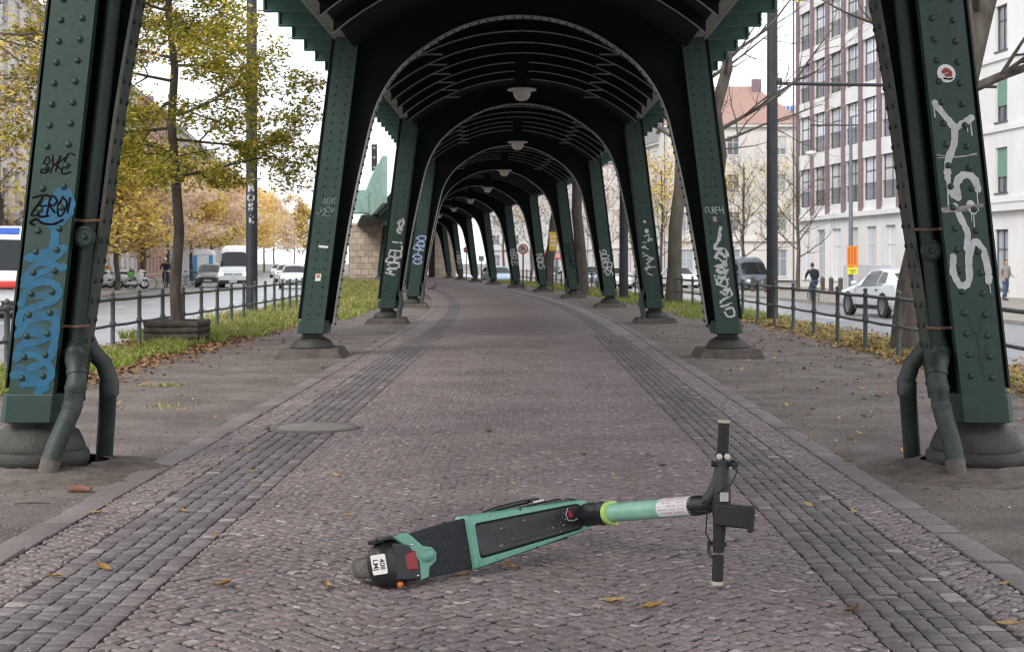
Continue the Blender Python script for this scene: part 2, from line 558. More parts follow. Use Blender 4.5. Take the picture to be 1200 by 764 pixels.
for lat, z in ((-10.2, RZL), (-13.6, RZL), (10.2, RZR)):
    b = MB()
    d = 8.0
    while d < 180:
        b.add([at(lat - 0.06, d, z + 0.004), at(lat + 0.06, d, z + 0.004), at(lat + 0.06, d + 3, z + 0.004), at(lat - 0.06, d + 3, z + 0.004)], [(0, 1, 2, 3)])
        d += 7.5
    kind(b.build('lane_marking', PAINT_W), 'structure')

# ------------------------------------------------------------------ the cobbled path
def stone_material(name, ramp, rough=0.8, spec=0.45):
    m = bpy.data.materials.new(name)
    m.use_nodes = True
    N, L = m.node_tree.nodes, m.node_tree.links
    bs = N['Principled BSDF']
    g = N.new('ShaderNodeNewGeometry')
    oi = N.new('ShaderNodeObjectInfo')
    ad = N.new('ShaderNodeMath'); ad.operation = 'ADD'
    fr = N.new('ShaderNodeMath'); fr.operation = 'FRACT'
    L.new(g.outputs['Random Per Island'], ad.inputs[0])
    L.new(oi.outputs['Random'], ad.inputs[1])
    L.new(ad.outputs[0], fr.inputs[0])
    r = N.new('ShaderNodeValToRGB')
    r.color_ramp.interpolation = 'LINEAR'
    els = r.color_ramp.elements
    els[0].position, els[0].color = ramp[0][0], (*ramp[0][1], 1)
    els[1].position, els[1].color = ramp[-1][0], (*ramp[-1][1], 1)
    for p, c in ramp[1:-1]:
        e = els.new(p)
        e.color = (*c, 1)
    L.new(fr.outputs[0], r.inputs['Fac'])
    tc = N.new('ShaderNodeTexCoord')
    n = N.new('ShaderNodeTexNoise'); n.inputs['Scale'].default_value = 1.1; n.inputs['Detail'].default_value = 5
    n3 = N.new('ShaderNodeTexNoise'); n3.inputs['Scale'].default_value = 45; n3.inputs['Detail'].default_value = 4
    L.new(tc.outputs['Object'], n.inputs['Vector'])
    L.new(tc.outputs['Object'], n3.inputs['Vector'])
    mr = N.new('ShaderNodeMapRange'); mr.inputs['From Min'].default_value = 0.3; mr.inputs['From Max'].default_value = 0.7
    mr.inputs['To Min'].default_value = 0.82; mr.inputs['To Max'].default_value = 1.2
    L.new(n.outputs['Fac'], mr.inputs['Value'])
    mr3 = N.new('ShaderNodeMapRange'); mr3.inputs['From Min'].default_value = 0.3; mr3.inputs['From Max'].default_value = 0.7
    mr3.inputs['To Min'].default_value = 0.8; mr3.inputs['To Max'].default_value = 1.2
    L.new(n3.outputs['Fac'], mr3.inputs['Value'])
    mm = N.new('ShaderNodeMath'); mm.operation = 'MULTIPLY'
    L.new(mr.outputs[0], mm.inputs[0]); L.new(mr3.outputs[0], mm.inputs[1])
    sc = N.new('ShaderNodeVectorMath'); sc.operation = 'SCALE'
    L.new(r.outputs['Color'], sc.inputs[0]); L.new(mm.outputs[0], sc.inputs['Scale'])
    L.new(sc.outputs[0], bs.inputs['Base Color'])
    bs.inputs['Roughness'].default_value = rough
    bs.inputs['Specular IOR Level'].default_value = spec
    bp = N.new('ShaderNodeBump'); bp.inputs['Strength'].default_value = 0.5; bp.inputs['Distance'].default_value = 0.006
    L.new(n3.outputs['Fac'], bp.inputs['Height'])
    L.new(bp.outputs['Normal'], bs.inputs['Normal'])
    return m
COBBLE = stone_material('mauve porphyry cobbles', [(0.0, (0.1445, 0.1113, 0.1145)), (0.14, (0.2268, 0.1691, 0.168)), (0.28, (0.1733, 0.1519, 0.1626)), (0.42, (0.2461, 0.1862, 0.184)), (0.56, (0.2012, 0.1648, 0.1691)), (0.7, (0.229, 0.1905, 0.1733)), (0.82, (0.1969, 0.1712, 0.1798)), (0.96, (0.2836, 0.2333, 0.2268)), (1.0, (0.4066, 0.3531, 0.3424))], 0.6, 0.5)
SETT = stone_material('blue grey setts', [(0.0, (0.12, 0.106, 0.116)), (0.4, (0.158, 0.139, 0.149)), (0.8, (0.183, 0.16, 0.166)), (1.0, (0.23, 0.2, 0.2))], 0.58)
BORDER = stone_material('border setts', [(0.0, (0.145, 0.116, 0.122)), (0.5, (0.19, 0.153, 0.158)), (0.9, (0.215, 0.18, 0.18)), (1.0, (0.36, 0.32, 0.31))], 0.62)
KERBST = stone_material('granite kerbstones', [(0.0, (0.19, 0.155, 0.155)), (0.5, (0.215, 0.178, 0.178)), (1.0, (0.25, 0.21, 0.207))], 0.75)
JOINT = mat('sandy joints', (0.022, 0.016, 0.018), 0.95, col2=(0.055, 0.042, 0.042), vscale=14, bump=0.5)

# the bed and, past the built stones, a sheet whose material carries the cobbles
def far_cobbles():
    m = bpy.data.materials.new('distant cobbles')
    m.use_nodes = True
    N, L = m.node_tree.nodes, m.node_tree.links
    bs = N['Principled BSDF']
    tc = N.new('ShaderNodeTexCoord')
    vo = N.new('ShaderNodeTexVoronoi'); vo.inputs['Scale'].default_value = 15
    L.new(tc.outputs['Object'], vo.inputs['Vector'])
    r = N.new('ShaderNodeValToRGB')
    els = r.color_ramp.elements
    els[0].color = (0.175, 0.137, 0.138, 1); els[1].color = (0.30, 0.243, 0.236, 1)
    sx = N.new('ShaderNodeSeparateColor')
    L.new(vo.outputs['Color'], sx.inputs[0])
    L.new(sx.outputs[0], r.inputs['Fac'])
    L.new(r.outputs['Color'], bs.inputs['Base Color'])
    bs.inputs['Roughness'].default_value = 0.5
    bp = N.new('ShaderNodeBump'); bp.inputs['Strength'].default_value = 0.6; bp.inputs['Distance'].default_value = 0.01; bp.invert = True
    L.new(vo.outputs['Distance'], bp.inputs['Height'])
    L.new(bp.outputs['Normal'], bs.inputs['Normal'])
    return m
COB_END = 27.0
PL, PR = -2.19, 2.03               # inner kerb edges, measured from the viaduct's centre line
path = MB()
rows = []
for i in range(20):
    d = -6 + (COB_END + 6) * i / 19
    rows.append([at(l, d, -0.0085) for l in (PR + 0.02, PL - 0.02)])
path.grid(rows)
path = kind(path.build('path', JOINT), 'structure')
fp = MB()
rows = []
for i in range(60):
    d = COB_END - 0.1 + (150 - COB_END) * i / 59
    rows.append([at(l, d, -0.006) for l in (PR + 0.01, PL - 0.01)])
fp.grid(rows)
kind(fp.build('distant_cobbles', far_cobbles(), path), 'structure')
SETT_DARK = mat('distant blue grey setts', (0.155, 0.136, 0.144), 0.6, var=0.25, vscale=9, bump=0.4)
for l0, l1 in ((-1.83, -1.50), (1.38, 1.70)):
    fs = MB()
    fs.grid([[at(l, COB_END - 0.1 + 120 * i / 59.0, -0.002) for l in (l1, l0)] for i in range(60)])
    kind(fs.build('distant_setts', SETT_DARK, path), 'structure')

MAN_C, MAN_R = V(-1.68, 11.85, 0), 0.35
def stone(corners, h, crown=0.004, bev=0.007, cut=0.0):
    """bevelled block with a domed, slightly tilted top; cut > 0 knocks the corners off"""
    c = sum(corners, V(0, 0, 0)) / 4
    tx, ty = RND.uniform(-0.03, 0.03), RND.uniform(-0.03, 0.03)
    if cut:
        ol = []
        for i in range(4):
            p, q, r = corners[i - 1], corners[i], corners[(i + 1) % 4]
            k1, k2 = cut * RND.uniform(0.6, 1.3), cut * RND.uniform(0.6, 1.3)
            ol += [q + (p - q) * k1, q + (r - q) * k2]
    else:
        ol = corners
    n = len(ol)
    def hz(p, s=1.0):
        return h + (p.x - c.x) * tx + (p.y - c.y) * ty
    low = [V(p.x, p.y, -0.028) for p in ol]
    mid = [V(p.x, p.y, hz(p) - bev) for p in ol]
    top = []
    for p in ol:
        q = c + (p - c) * 0.72
        top.append(V(q.x, q.y, hz(q) + (crown * 0.55 if cut else 0)))
    vs = low + mid + top + [V(c.x, c.y, h + crown)]
    fs = []
    for i in range(n):
        j = (i + 1) % n
        fs += [(i, j, n + j, n + i), (n + i, n + j, 2 * n + j, 2 * n + i), (2 * n + i, 2 * n + j, 3 * n)]
    return vs, fs

def in_frame(p):
    px = 618 + 1760 * p.x / p.y
    py = 308 + 1760 * CAM_H / p.y
    return -15 < px < 1215 and py < 772

def lay(name, m, lats, courses, singles, seed, row_h, arc=0.0, stuff_name=None, jit=0.3, joint=0.006, d0=3.6, d1=COB_END, hvar=0.004, crown=0.003, bev=0.008, cut=0.0, diamond=0.0, jl=0.004):
    """courses of stones between two lats; the nearest `singles` in view become objects, the rest one mesh"""
    r = random.Random(seed)
    l0, l1 = lats
    stones = []
    def off(l):
        return arc * abs(math.sin((l - l0) * math.pi / 0.92)) if arc else 0.0
    d = d0
    ph = {}
    def wob(k, l):
        a, b2, c2 = ph.setdefault(k, (r.uniform(0, 6), r.uniform(0, 6), r.uniform(-1, 1)))
        return row_h * jit * 0.5 * (math.sin(l * 9 + a) * 0.6 + math.sin(l * 23 + b2) * 0.4)
    k = 0
    while d < d1 and not diamond:
        n = courses if courses else int((l1 - l0) / (row_h * r.uniform(1.0, 1.15)))
        if courses:
            cuts = [l0 + (l1 - l0) * i / n for i in range(n + 1)]
        else:
            cuts = [l0]
            while cuts[-1] < l1 - row_h * 1.5:
                cuts.append(cuts[-1] + row_h * r.uniform(0.85, 1.55))
            cuts.append(l1)
        for i in range(len(cuts) - 1):
            a, c = cuts[i] + joint / 2, cuts[i + 1] - joint / 2
            if courses:            # long rows that run with the path, staggered
                sh = (i % 2) * row_h * 0.5 + r.uniform(-0.1, 0.1) * row_h
                lo0 = lo1 = d + sh
                hi0 = hi1 = d + sh + row_h
                if (k + i) in ():
                    continue
            else:
                lo0, lo1 = d + off(a) + wob(k, a), d + off(c) + wob(k, c)
                hi0, hi1 = d + row_h + off(a) + wob(k + 1, a), d + row_h + off(c) + wob(k + 1, c)
            e = joint / 2
            j = lambda s=jl: r.uniform(-s, s)
            cor = [at(a, lo0 + e + j()), at(c, lo1 + e + j()), at(c, hi1 - e + j()), at(a, hi0 - e + j())]
            cor = [V(p.x + j(), p.y, 0) for p in cor]
            cc = sum(cor, V(0, 0, 0)) / 4
            if (cc - MAN_C).length < MAN_R + 0.045:
                continue
            stones.append((cc, cor, r.gauss(0, hvar)))
        d += row_h
        k += 1
    k = 0
    while d < d1 and diamond:          # setts laid on the diagonal, in shallow arcs
        x = l0 - diamond * 0.25 + (diamond / 2 if k % 2 else 0)
        while x < l1 + diamond * 0.25:
            cx_ = x + r.gauss(0, diamond * 0.05)
            cd = d + off(cx_) + r.gauss(0, row_h * 0.10)
            w2 = diamond / 2 * r.uniform(0.93, 1.08)
            h2 = row_h * r.uniform(0.92, 1.08)
            e = joint * 0.72
            j = lambda: r.gauss(0, 0.0035)
            def cl(v): return min(l1 - joint / 2, max(l0 + joint / 2, v))
            def slope(v): return off(v) - off(cx_)
            pl = [(cl(cx_ + j()), cd - h2 + e + j()), (cl(cx_ + w2 - e), cd + slope(cx_ + w2) + j()), (cl(cx_ + j()), cd + h2 - e + j()), (cl(cx_ - w2 + e), cd + slope(cx_ - w2) + j())]
            if max(q[0] for q in pl) - min(q[0] for q in pl) > 0.02:
                cor = [at(q[0], q[1]) for q in pl]
                cc = sum(cor, V(0, 0, 0)) / 4
                if (cc - MAN_C).length > MAN_R + 0.03:
                    stones.append((cc, cor, r.gauss(0, hvar)))
            x += diamond
        d += row_h
        k += 1
    stones.sort(key=lambda s: (not (s[0].y > 4.9 and in_frame(s[0])), s[0].length))
    rest = MB()
    for q, (cc, cor, h) in enumerate(stones):
        vs, fs = stone(cor, h, crown=crown, bev=bev, cut=cut)
        if q < singles:
            one = MB()
            one.add(vs, fs)
            one.build(name, m, path, smooth=25)
        else:
            rest.add(vs, fs)
    kind(rest.build(stuff_name, m, path, smooth=25), 'stuff')

EL, ER = (-1.92, -1.40), (1.30, 1.78)    # dark stripes with their pale borders
lay('cobblestone', COBBLE, (EL[1], ER[0]), 0, 300, 1, 0.041, arc=0.09, stuff_name='cobblestones', crown=0.0018, bev=0.0045, cut=0.12, joint=0.009, diamond=0.086, hvar=0.0019)
lay('cobble', COBBLE, (PL, EL[0]), 0, 100, 2, 0.041, arc=0.05, stuff_name='cobblestones', crown=0.0018, bev=0.0045, cut=0.12, joint=0.009, diamond=0.086, hvar=0.0019)
lay('cobble', COBBLE, (ER[1], PR), 0, 100, 3, 0.041, arc=0.05, stuff_name='cobblestones', crown=0.0018, bev=0.0045, cut=0.12, joint=0.009, diamond=0.086, hvar=0.0019)
for i, (s0, s1) in enumerate((EL, ER)):
    lay('sett', SETT, (s0 + 0.09, s1 - 0.09), 4, 140, 4 + i, 0.071, stuff_name='setts', joint=0.0085, hvar=0.0018, crown=0.0012, bev=0.004, cut=0.08, jl=0.0055)
    lay('border_sett', BORDER, (s0, s0 + 0.09), 1, 40, 6 + i, 0.075, stuff_name='border_setts', joint=0.0085, hvar=0.0018, crown=0.0012, bev=0.004, cut=0.08, jl=0.0055)
    lay('border_sett', BORDER, (s1 - 0.09, s1), 1, 40, 8 + i, 0.075, stuff_name='border_setts', joint=0.0085, hvar=0.0018, crown=0.0012, bev=0.004, cut=0.08, jl=0.0055)

# flat kerbstones, each a stone of its own
for (l0, l1, ln) in ((PL - 0.165, PL - 0.005, 0.36), (PR + 0.005, PR + 0.145, 0.24)):
    d = 4.6
    kb = None
    rows = []
    kb = MB()
    kb.grid([[at(l, -6 + 8.0 * i, -0.035) for l in (l1, l0)] for i in range(20)])
    kb = kind(kb.build('kerb_bed', JOINT), 'structure')
    cnt = 0
    rest = MB()
    while d < 140:
        L_ = ln * RND.uniform(0.92, 1.08)
        c = [at(l0, d + 0.004), at(l1, d + 0.004), at(l1, d + L_ - 0.004), at(l0, d + L_ - 0.004)]
        vs, fs = stone([V(p.x, p.y, 0) for p in c], RND.gauss(0.008, 0.003), crown=0.0005, bev=0.006)
        if d < 45 and cnt < 200:
            one = MB(); one.add(vs, fs)
            one.build('kerbstone', KERBST, kb, smooth=20)
            cnt += 1
        else:
            rest.add(vs, fs)
        d += L_
    kind(rest.build('distant_kerbstones', KERBST, kb, smooth=20), 'stuff')

# round cover set in the cobbles
t = thing('manhole_cover', 'round worn concrete manhole cover set flush in the cobbles', 'manhole cover', MAN_C)
b = MB(); b.lathe([(0.30, -0.03), (0.30, 0.006), (0.285, 0.010), (0.0, 0.011)], MAN_C, 40, cap=False)
b.build('lid', mat('worn cover', (0.20, 0.175, 0.165), 0.85, col2=(0.28, 0.25, 0.235), vscale=14, bump=0.3), t, smooth=30)
b = MB(); b.lathe([(0.30, -0.03), (0.305, 0.009), (0.345, 0.009), (0.35, -0.03)], MAN_C, 40, cap=False)
b.build('rim', mat('cover rim', (0.15, 0.135, 0.13), 0.8, var=0.2), t, smooth=30)
# ------------------------------------------------------------------ the viaduct
viaduct = thing('viaduct', 'dark green riveted steel railway viaduct arching over the cobbled path', 'viaduct', (0, 9.15, 0))
LEAN = 0.122
def leg_lat(z, k=1, side=1):
    if k == 0:
        return (3.0 if side < 0 else 2.915) - 0.109 * z
    return 2.91 - LEAN * z
def arch_shift(x, z, k):
    if k:
        return x
    g = min(1, max(0, (z - 1.5) / 1.6)) * min(1, abs(x) / 1.5)
    return x + ((-0.14 - 0.08 * g) if x < 0 else (0.04 + 0.085 * g)) * min(1, abs(x) / 1.0)
ARCH = [(2.60, 0.45), (2.47, 1.3), (2.31, 2.2), (2.15, 2.93), (2.03, 3.40), (1.86, 3.76), (1.63, 4.05), (1.32, 4.30), (0.93, 4.53), (0.48, 4.68), (0.0, 4.73)]
def smooth_arch(n=3):
    out = []
    P = ARCH + [(-ARCH[-2][0], ARCH[-2][1])]
    P = [(2 * P[0][0] - P[1][0], 2 * P[0][1] - P[1][1])] + P
    for i in range(1, len(P) - 2):
        for k in range(n):
            t = k / n
            q = []
            for c in (0, 1):
                p0, p1, p2, p3 = P[i - 1][c], P[i][c], P[i + 1][c], P[i + 2][c]
                q.append(0.5 * (2 * p1 + (p2 - p0) * t + (2 * p0 - 5 * p1 + 4 * p2 - p3) * t * t + (3 * p1 - p0 - 3 * p2 + p3) * t ** 3))
            out.append(tuple(q))
    out.append(ARCH[-1])
    return out
ARC = smooth_arch()
DEPTH = 0.5
PWS = [0.135] + [0.158] * 11     # half widths of the legs' front plates

def ribbon(b, pts, w, fn):
    """a flat stroke of paint: pts in the plate's own (a, z); fn maps (a, z) to a point just proud of the plate"""
    n = len(pts)
    L_, R_ = [], []
    for i in range(n):
        p0, p1 = pts[max(0, i - 1)], pts[min(n - 1, i + 1)]
        dx, dz = p1[0] - p0[0], p1[1] - p0[1]
        m = math.hypot(dx, dz) or 1
        nx, nz = -dz / m, dx / m
        ww = w * (0.8 + 0.4 * RND.random()) / 2
        up_ = V(0, -0.00006 * i, 0)
        L_.append(fn(pts[i][0] + nx * ww, pts[i][1] + nz * ww) + up_)
        R_.append(fn(pts[i][0] - nx * ww, pts[i][1] - nz * ww) + up_)
    b.grid([L_, R_])
    # round ends
    for q in (0, n - 1):
        c = pts[q]
        k = len(b.v)
        b.add([fn(c[0] + math.cos(2 * math.pi * j / 10) * w / 2, c[1] + math.sin(2 * math.pi * j / 10) * w / 2) + V(0, -0.00006 * q - 0.0003, 0) for j in range(10)], [tuple(range(10))])

def curve2(P, n=5):
    P = [P[0]] + list(P) + [P[-1]]
    out = []
    for i in range(1, len(P) - 2):
        for k in range(n):
            t = k / n
            out.append(tuple(0.5 * (2 * P[i][c] + (P[i + 1][c] - P[i - 1][c]) * t + (2 * P[i - 1][c] - 5 * P[i][c] + 4 * P[i + 1][c] - P[i + 2][c]) * t * t + (3 * P[i][c] - P[i - 1][c] - 3 * P[i + 1][c] + P[i + 2][c]) * t ** 3) for c in (0, 1)))
    out.append(P[-2])
    return out

LEGS = {}
RIVET_ME = {}
def add_rivet_object(c, nrm, r, parent, m):
    """one rivet head as an object of its own; all share one mesh"""
    key = (round(r, 4), m.name)
    if key not in RIVET_ME:
        b = MB(); b.dome((0, 0, 0), (0, -1, 0), r, 10, 0.75)
        tmp = b.build('rivet', m, None, smooth=60)
        RIVET_ME[key] = tmp.data
        bpy.data.objects.remove(tmp)
    ob = bpy.data.objects.new('rivet', RIVET_ME[key])
    COL.objects.link(ob)
    ob.parent = parent
    q = V(0, 0, 0)
    p = parent
    while p is not None:
        q = q + p.location
        p = p.parent
    ob.location = Vector(c) - q
    ob.rotation_euler = V(0, -1, 0).rotation_difference(nrm).to_euler()

def make_leg(k, side):
    d = BENTS[k]
    tn = line_t(d)
    PW = PWS[k]
    def W(a, z, f):               # a across the leg (outward positive), f metres behind its front face
        return at(side * (leg_lat(z, k, side) + a), d, z, f)
    def seg(b, a0, a1, f0, f1, z0, z1):
        b.hexa([W(a0, z0, f0), W(a1, z0, f0), W(a1, z0, f1), W(a0, z0, f1), W(a0, z1, f0), W(a1, z1, f0), W(a1, z1, f1), W(a0, z1, f1)])
    b = MB()
    ZT = 4.42
    seg(b, -PW, PW, 0.0, 0.025, 0.34, ZT)
    seg(b, -PW, PW, DEPTH - 0.025, DEPTH, 0.34, ZT)
    seg(b, -0.012, 0.012, 0.025, DEPTH - 0.025, 0.34, ZT)
    for s in (-1, 1):             # angle irons along the plates' inner edges
        seg(b, s * PW - (0.012 if s > 0 else 0), s * PW + (0 if s > 0 else 0.012), 0.025, 0.075, 0.45, ZT)
        seg(b, s * PW - (0.012 if s > 0 else 0), s * PW + (0 if s > 0 else 0.012), DEPTH - 0.075, DEPTH - 0.025, 0.45, ZT)
    seg(b, 0.012, PW - 0.015, DEPTH * 0.5 - 0.01, DEPTH * 0.5 + 0.01, 0.45, ZT)
    leg = b.build('column', GREEN, viaduct)
    b = MB()
    ow = PW + (0.085 if k == 0 else 0.07)
    seg(b, PW - 0.014, ow, DEPTH * 0.5 - 0.01, DEPTH * 0.5 + 0.01, 0.52, ZT)
    seg(b, ow, ow + 0.012, DEPTH * 0.5 - 0.05, DEPTH * 0.5 + 0.05, 0.52, ZT)
    b.build('outer_web', GREEN_DK, leg)
    # shoe at the foot, with chamfered corners
    s = MB()
    o_ = 0.012
    ch = 0.05
    out = [(-PW - 0.004, -o_), (PW + 0.004, -o_), (PW + ch, 0.06), (PW + ch, DEPTH - 0.06), (PW + 0.004, DEPTH + o_), (-PW - 0.004, DEPTH + o_), (-PW - ch, DEPTH - 0.06), (-PW - ch, 0.06)]
    s.prism(out, lambda x, y, h: W(x, h, y), 0.325, 0.50)
    s.build('shoe', GREEN, leg, bevel=0.006)
    # turned cast base
    c = at(side * (leg_lat(0.2, k, side)), d, 0, DEPTH / 2)
    s = MB()
    if k == 0:
        s.lathe([(0.285, 0.0), (0.30, 0.05), (0.31, 0.07), (0.312, 0.10), (0.30, 0.135), (0.283, 0.14), (0.285, 0.155), (0.268, 0.20), (0.245, 0.25), (0.195, 0.285), (0.18, 0.305), (0.185, 0.326)], c, 40)
    else:
        s.lathe([(0.29, 0.10), (0.305, 0.125), (0.305, 0.15), (0.29, 0.17), (0.28, 0.172), (0.275, 0.19), (0.245, 0.225), (0.19, 0.255), (0.15, 0.275), (0.145, 0.30), (0.16, 0.326)], c, 32)
    s.build('base_casting', CAST, leg, smooth=40)
    if k > 0:
        s = MB()
        hw = 0.48
        ps = [(-hw, -hw), (hw, -hw), (hw, hw), (-hw, hw)]
        tt = V(tn.x, tn.y, 0); nn = V(tn.y, -tn.x, 0)
        lo = [c + nn * x * 0.98 + tt * y * 0.98 + V(0, 0, -0.02) for x, y in ps]
        hi = [c + nn * x * 0.82 + tt * y * 0.82 + V(0, 0, 0.122 + 0.01 * (x > 0) - 0.012 * (y < 0)) for x, y in ps]
        s.hexa(lo + hi)
        s.build('footing', CONCRETE, leg, bevel=0.016)
    # rivets of the front plate: two rows; the nearest legs have each rivet as an object
    rows = []
    z = 0.60
    i = 0
    step = 0.125 if k else 0.128
    while z < ZT - 0.05:
        rows.append((-PW * 0.47, z + (0.012 if k == 0 else 0)))
        rows.append((PW * 0.47, z))
        z += step
    if k == 0:
        for a, z in rows:
            if z < 3.1:
                add_rivet_object(W(a, z, -0.001), -V(tn.x, tn.y, 0), 0.021, leg, GREEN)
    if k > 0 and k < 8:
        s = MB()
        for a, z in rows:
            s.dome(W(a, z, -0.001), -V(tn.x, tn.y, 0), 0.019, 6 if k < 4 else 5, 0.8)
        kind(s.build('rivets', GREEN, leg, smooth=60), 'stuff')
    return leg, W

for k in range(len(BENTS)):
    for side in (-1, 1):
        LEGS[(k, side)] = make_leg(k, side)

def make_arch(k):
    d = BENTS[k]
    tn = line_t(d)
    b = MB()
    full = [(-x, z) for x, z in ARC] + [(x, z) for x, z in reversed(ARC[:-1])]
    full = [(arch_shift(x, z, k), z) for x, z in full]
    outer = []
    for x, z in full:
        s = -1 if x < 0 else 1
        ax = abs(x)
        if z < 3.5:
            outer.append((s * (leg_lat(z, k, s) - 0.012), z))
        else:
            q = min(1.0, ax / 1.99)
            outer.append((s * q * 2.45, 4.45 + 0.65 * min(1, (1.99 - ax) / 0.25)))
    for f in (DEPTH / 2 - 0.01, DEPTH / 2 + 0.01):
        b.grid([[at(x, d, z, f) for x, z in full], [at(x, d, z, f) for x, z in outer]])
    web = b.build('arch_girder', SOOT_SHADE, viaduct)
    # the curved bottom flange, two plates and angle irons
    s = MB()
    hw = 0.105
    def nrm(i):
        a, c = full[max(0, i - 1)], full[min(len(full) - 1, i + 1)]
        dx, dz = c[0] - a[0], c[1] - a[1]
        m = math.hypot(dx, dz)
        return dz / m, -dx / m         # points into the opening
    r1, r2, r3, r4 = [], [], [], []
    for i, (x, z) in enumerate(full):
        nx, nz = nrm(i)
        f0, f1 = DEPTH / 2 - hw, DEPTH / 2 + hw
        r1.append(at(x, d, z, f0)); r2.append(at(x + nx * 0.022, d, z + nz * 0.022, f0))
        r3.append(at(x + nx * 0.022, d, z + nz * 0.022, f1)); r4.append(at(x, d, z, f1))
    s.grid([r1, r2, r3, r4, r1])
    fl = s.build('arch_flange', GREEN_DUST if k == 0 else GIRDER_DUST, web)
    s = MB()
    a0, a1 = [], []
    for i, (x, z) in enumerate(full):
        nx, nz = nrm(i)
        a0.append(at(x, d, z, DEPTH / 2 - 0.022)); a1.append(at(x - nx * 0.075, d, z - nz * 0.075, DEPTH / 2 - 0.022))
    a2 = [p - V(tn.x, tn.y, 0) * 0.05 + (q - p) * 0.0 for p, q in zip(a0, a1)]
    s.grid([a1, a0, a2])
    s.build('angle_iron', SOOT_SHADE, web)
    if k < 5:
        s = MB()
        L_ = 0.0
        for i in range(len(full) - 1):
            p, q = full[i], full[i + 1]
            sl = math.hypot(q[0] - p[0], q[1] - p[1])
            while L_ < sl:
                t = L_ / sl
                x, z = p[0] + (q[0] - p[0]) * t, p[1] + (q[1] - p[1]) * t
                nx, nz = nrm(i)
                side_v = at(1, d) - at(0, d)
                n3 = side_v * nx + V(0, 0, nz)
                for f in (DEPTH / 2 - 0.068, DEPTH / 2 + 0.068):
                    s.dome(at(x + nx * 0.022, d, z + nz * 0.022, f), n3, 0.019, 6, 0.8)
                L_ += 0.125
            L_ -= sl
        kind(s.build('rivets', GREEN_DK, web, smooth=60), 'stuff')
    return web

arches = [make_arch(k) for k in range(len(BENTS))]

# main girders over the legs, bay by bay, their vaulted ceiling, ribs and outer brackets
def rib_pts(n=22, lift=0.0):
    x0, z0, z1 = 2.28, 4.10, 4.95
    R_ = (x0 * x0 + (z1 - z0) ** 2) / (2 * (z1 - z0))
    out = []
    a0 = math.asin(x0 / R_)
    for i in range(n + 1):
        a = -a0 + 2 * a0 * i / n
        out.append((R_ * math.sin(a), z1 - R_ + R_ * math.cos(a) + lift))
    return out
starts = [BENTS[0] - BAY] + BENTS
for k, d0 in enumerate(starts):
    d1 = d0 + BAY
    n = 8
    st = [d0 + BAY * i / n for i in range(n + 1)]
    for side in (-1, 1):
        b = MB()
        def bar(l0, l1, z0, z1):
            rows = []
            for d in st:
                rows.append([at(side * l0, d, z0), at(side * l1, d, z0), at(side * l1, d, z1), at(side * l0, d, z1)])
            b.grid(rows, close=True)
        bar(2.26, 2.59, 4.40, 4.425)       # bottom flange
        bar(2.41, 2.435, 4.425, 5.1)      # web
        bar(2.345, 2.41, 4.425, 4.44)
        bar(2.435, 2.50, 4.425, 4.44)
        g = b.build('edge_girder', GIRDER_DUST, viaduct)
        if k < 5:
            s = MB()
            m = int(BAY / 0.14)
            for i in range(m):
                d = d0 + (i + 0.5) * BAY / m
                for l in (2.31, 2.54):
                    s.dome(at(side * l, d, 4.399), (0, 0, -1), 0.017, 5, 0.8)
            kind(s.build('rivets', GIRDER_DUST, g, smooth=60), 'stuff')
        # outer deck edge
        b = MB()
        bar(2.5, 3.30, 4.86, 4.885)
        bar(3.28, 3.30, 4.70, 5.35)
        bar(3.22, 3.36, 5.35, 5.38)
        b.build('deck_edge', GREEN_LT, viaduct)
        # cantilever brackets
        if k < 10:
            for i in range(10):
                d = d0 + 0.55 + i * 1.15
                b = MB()
                def blk(l0, l1, z0, z1, f0, f1):
                    b.hexa([at(side * l0, d, z0, f0), at(side * l1, d, z0 , f0), at(side * l1, d, z0, f1), at(side * l0, d, z0, f1),
                            at(side * l0, d, z1, f0), at(side * l1, d, z1, f0), at(side * l1, d, z1, f1), at(side * l0, d, z1, f1)])
                blk(2.44, 3.20, 4.47, 4.86, -0.008, 0.008)
                blk(2.44, 3.22, 4.452, 4.47, -0.06, 0.06)
                blk(3.20, 3.22, 4.47, 4.86, -0.05, 0.05)
                b.build('bracket', GREEN_LT, viaduct)
    # vaulted soffit, straight deck beams and thin curved ribs
    b = MB()
    rp = rib_pts(lift=0.16)
    b.grid([[at(x, d, z) for x, z in rp] for d in st])
    b.build('vault_plate', SOOT_SHADE, viaduct, smooth=40)
    if k < 8:
        for i in range(7):
            d = d0 + 1.8 + 1.24 * i
            b = MB()
            r0 = rib_pts()
            rows = []
            ff = 0.03
            rows = [[at(x, d, z, -ff) for x, z in r0], [at(x, d, z + 0.011, -ff) for x, z in r0], [at(x, d, z + 0.011, ff) for x, z in r0], [at(x, d, z, ff) for x, z in r0]]
            b.grid(rows, close=False)
            b.grid([rows[3], rows[0]])
            rb = b.build('ceiling_rib', RIB_DUST_BOUNCE, viaduct)
            b = MB()
            b.grid([[at(x, d, z + 0.014) for x, z in r0], [at(x, d, z + 0.17) for x, z in r0]])
            b.build('rib_web', SOOT_SHADE, rb)
    if k in (1, 2, 3, 4):
        for i in range(7):            # short stiffeners between the ribs
            for x in (-1.45, 1.45):
                d = d0 + 2.05 + 1.24 * i
                b = MB()
                z = 4.95 - 0.34
                b.hexa([at(x - 0.2, d, z, 0), at(x + 0.2, d, z, 0), at(x + 0.2, d, z, 0.05), at(x - 0.2, d, z, 0.05),
                        at(x - 0.2, d, z + 0.02, 0), at(x + 0.2, d, z + 0.02, 0), at(x + 0.2, d, z + 0.02, 0.05), at(x - 0.2, d, z + 0.02, 0.05)])
                b.build('ceiling_batten', RIB_DUST_BOUNCE, viaduct)
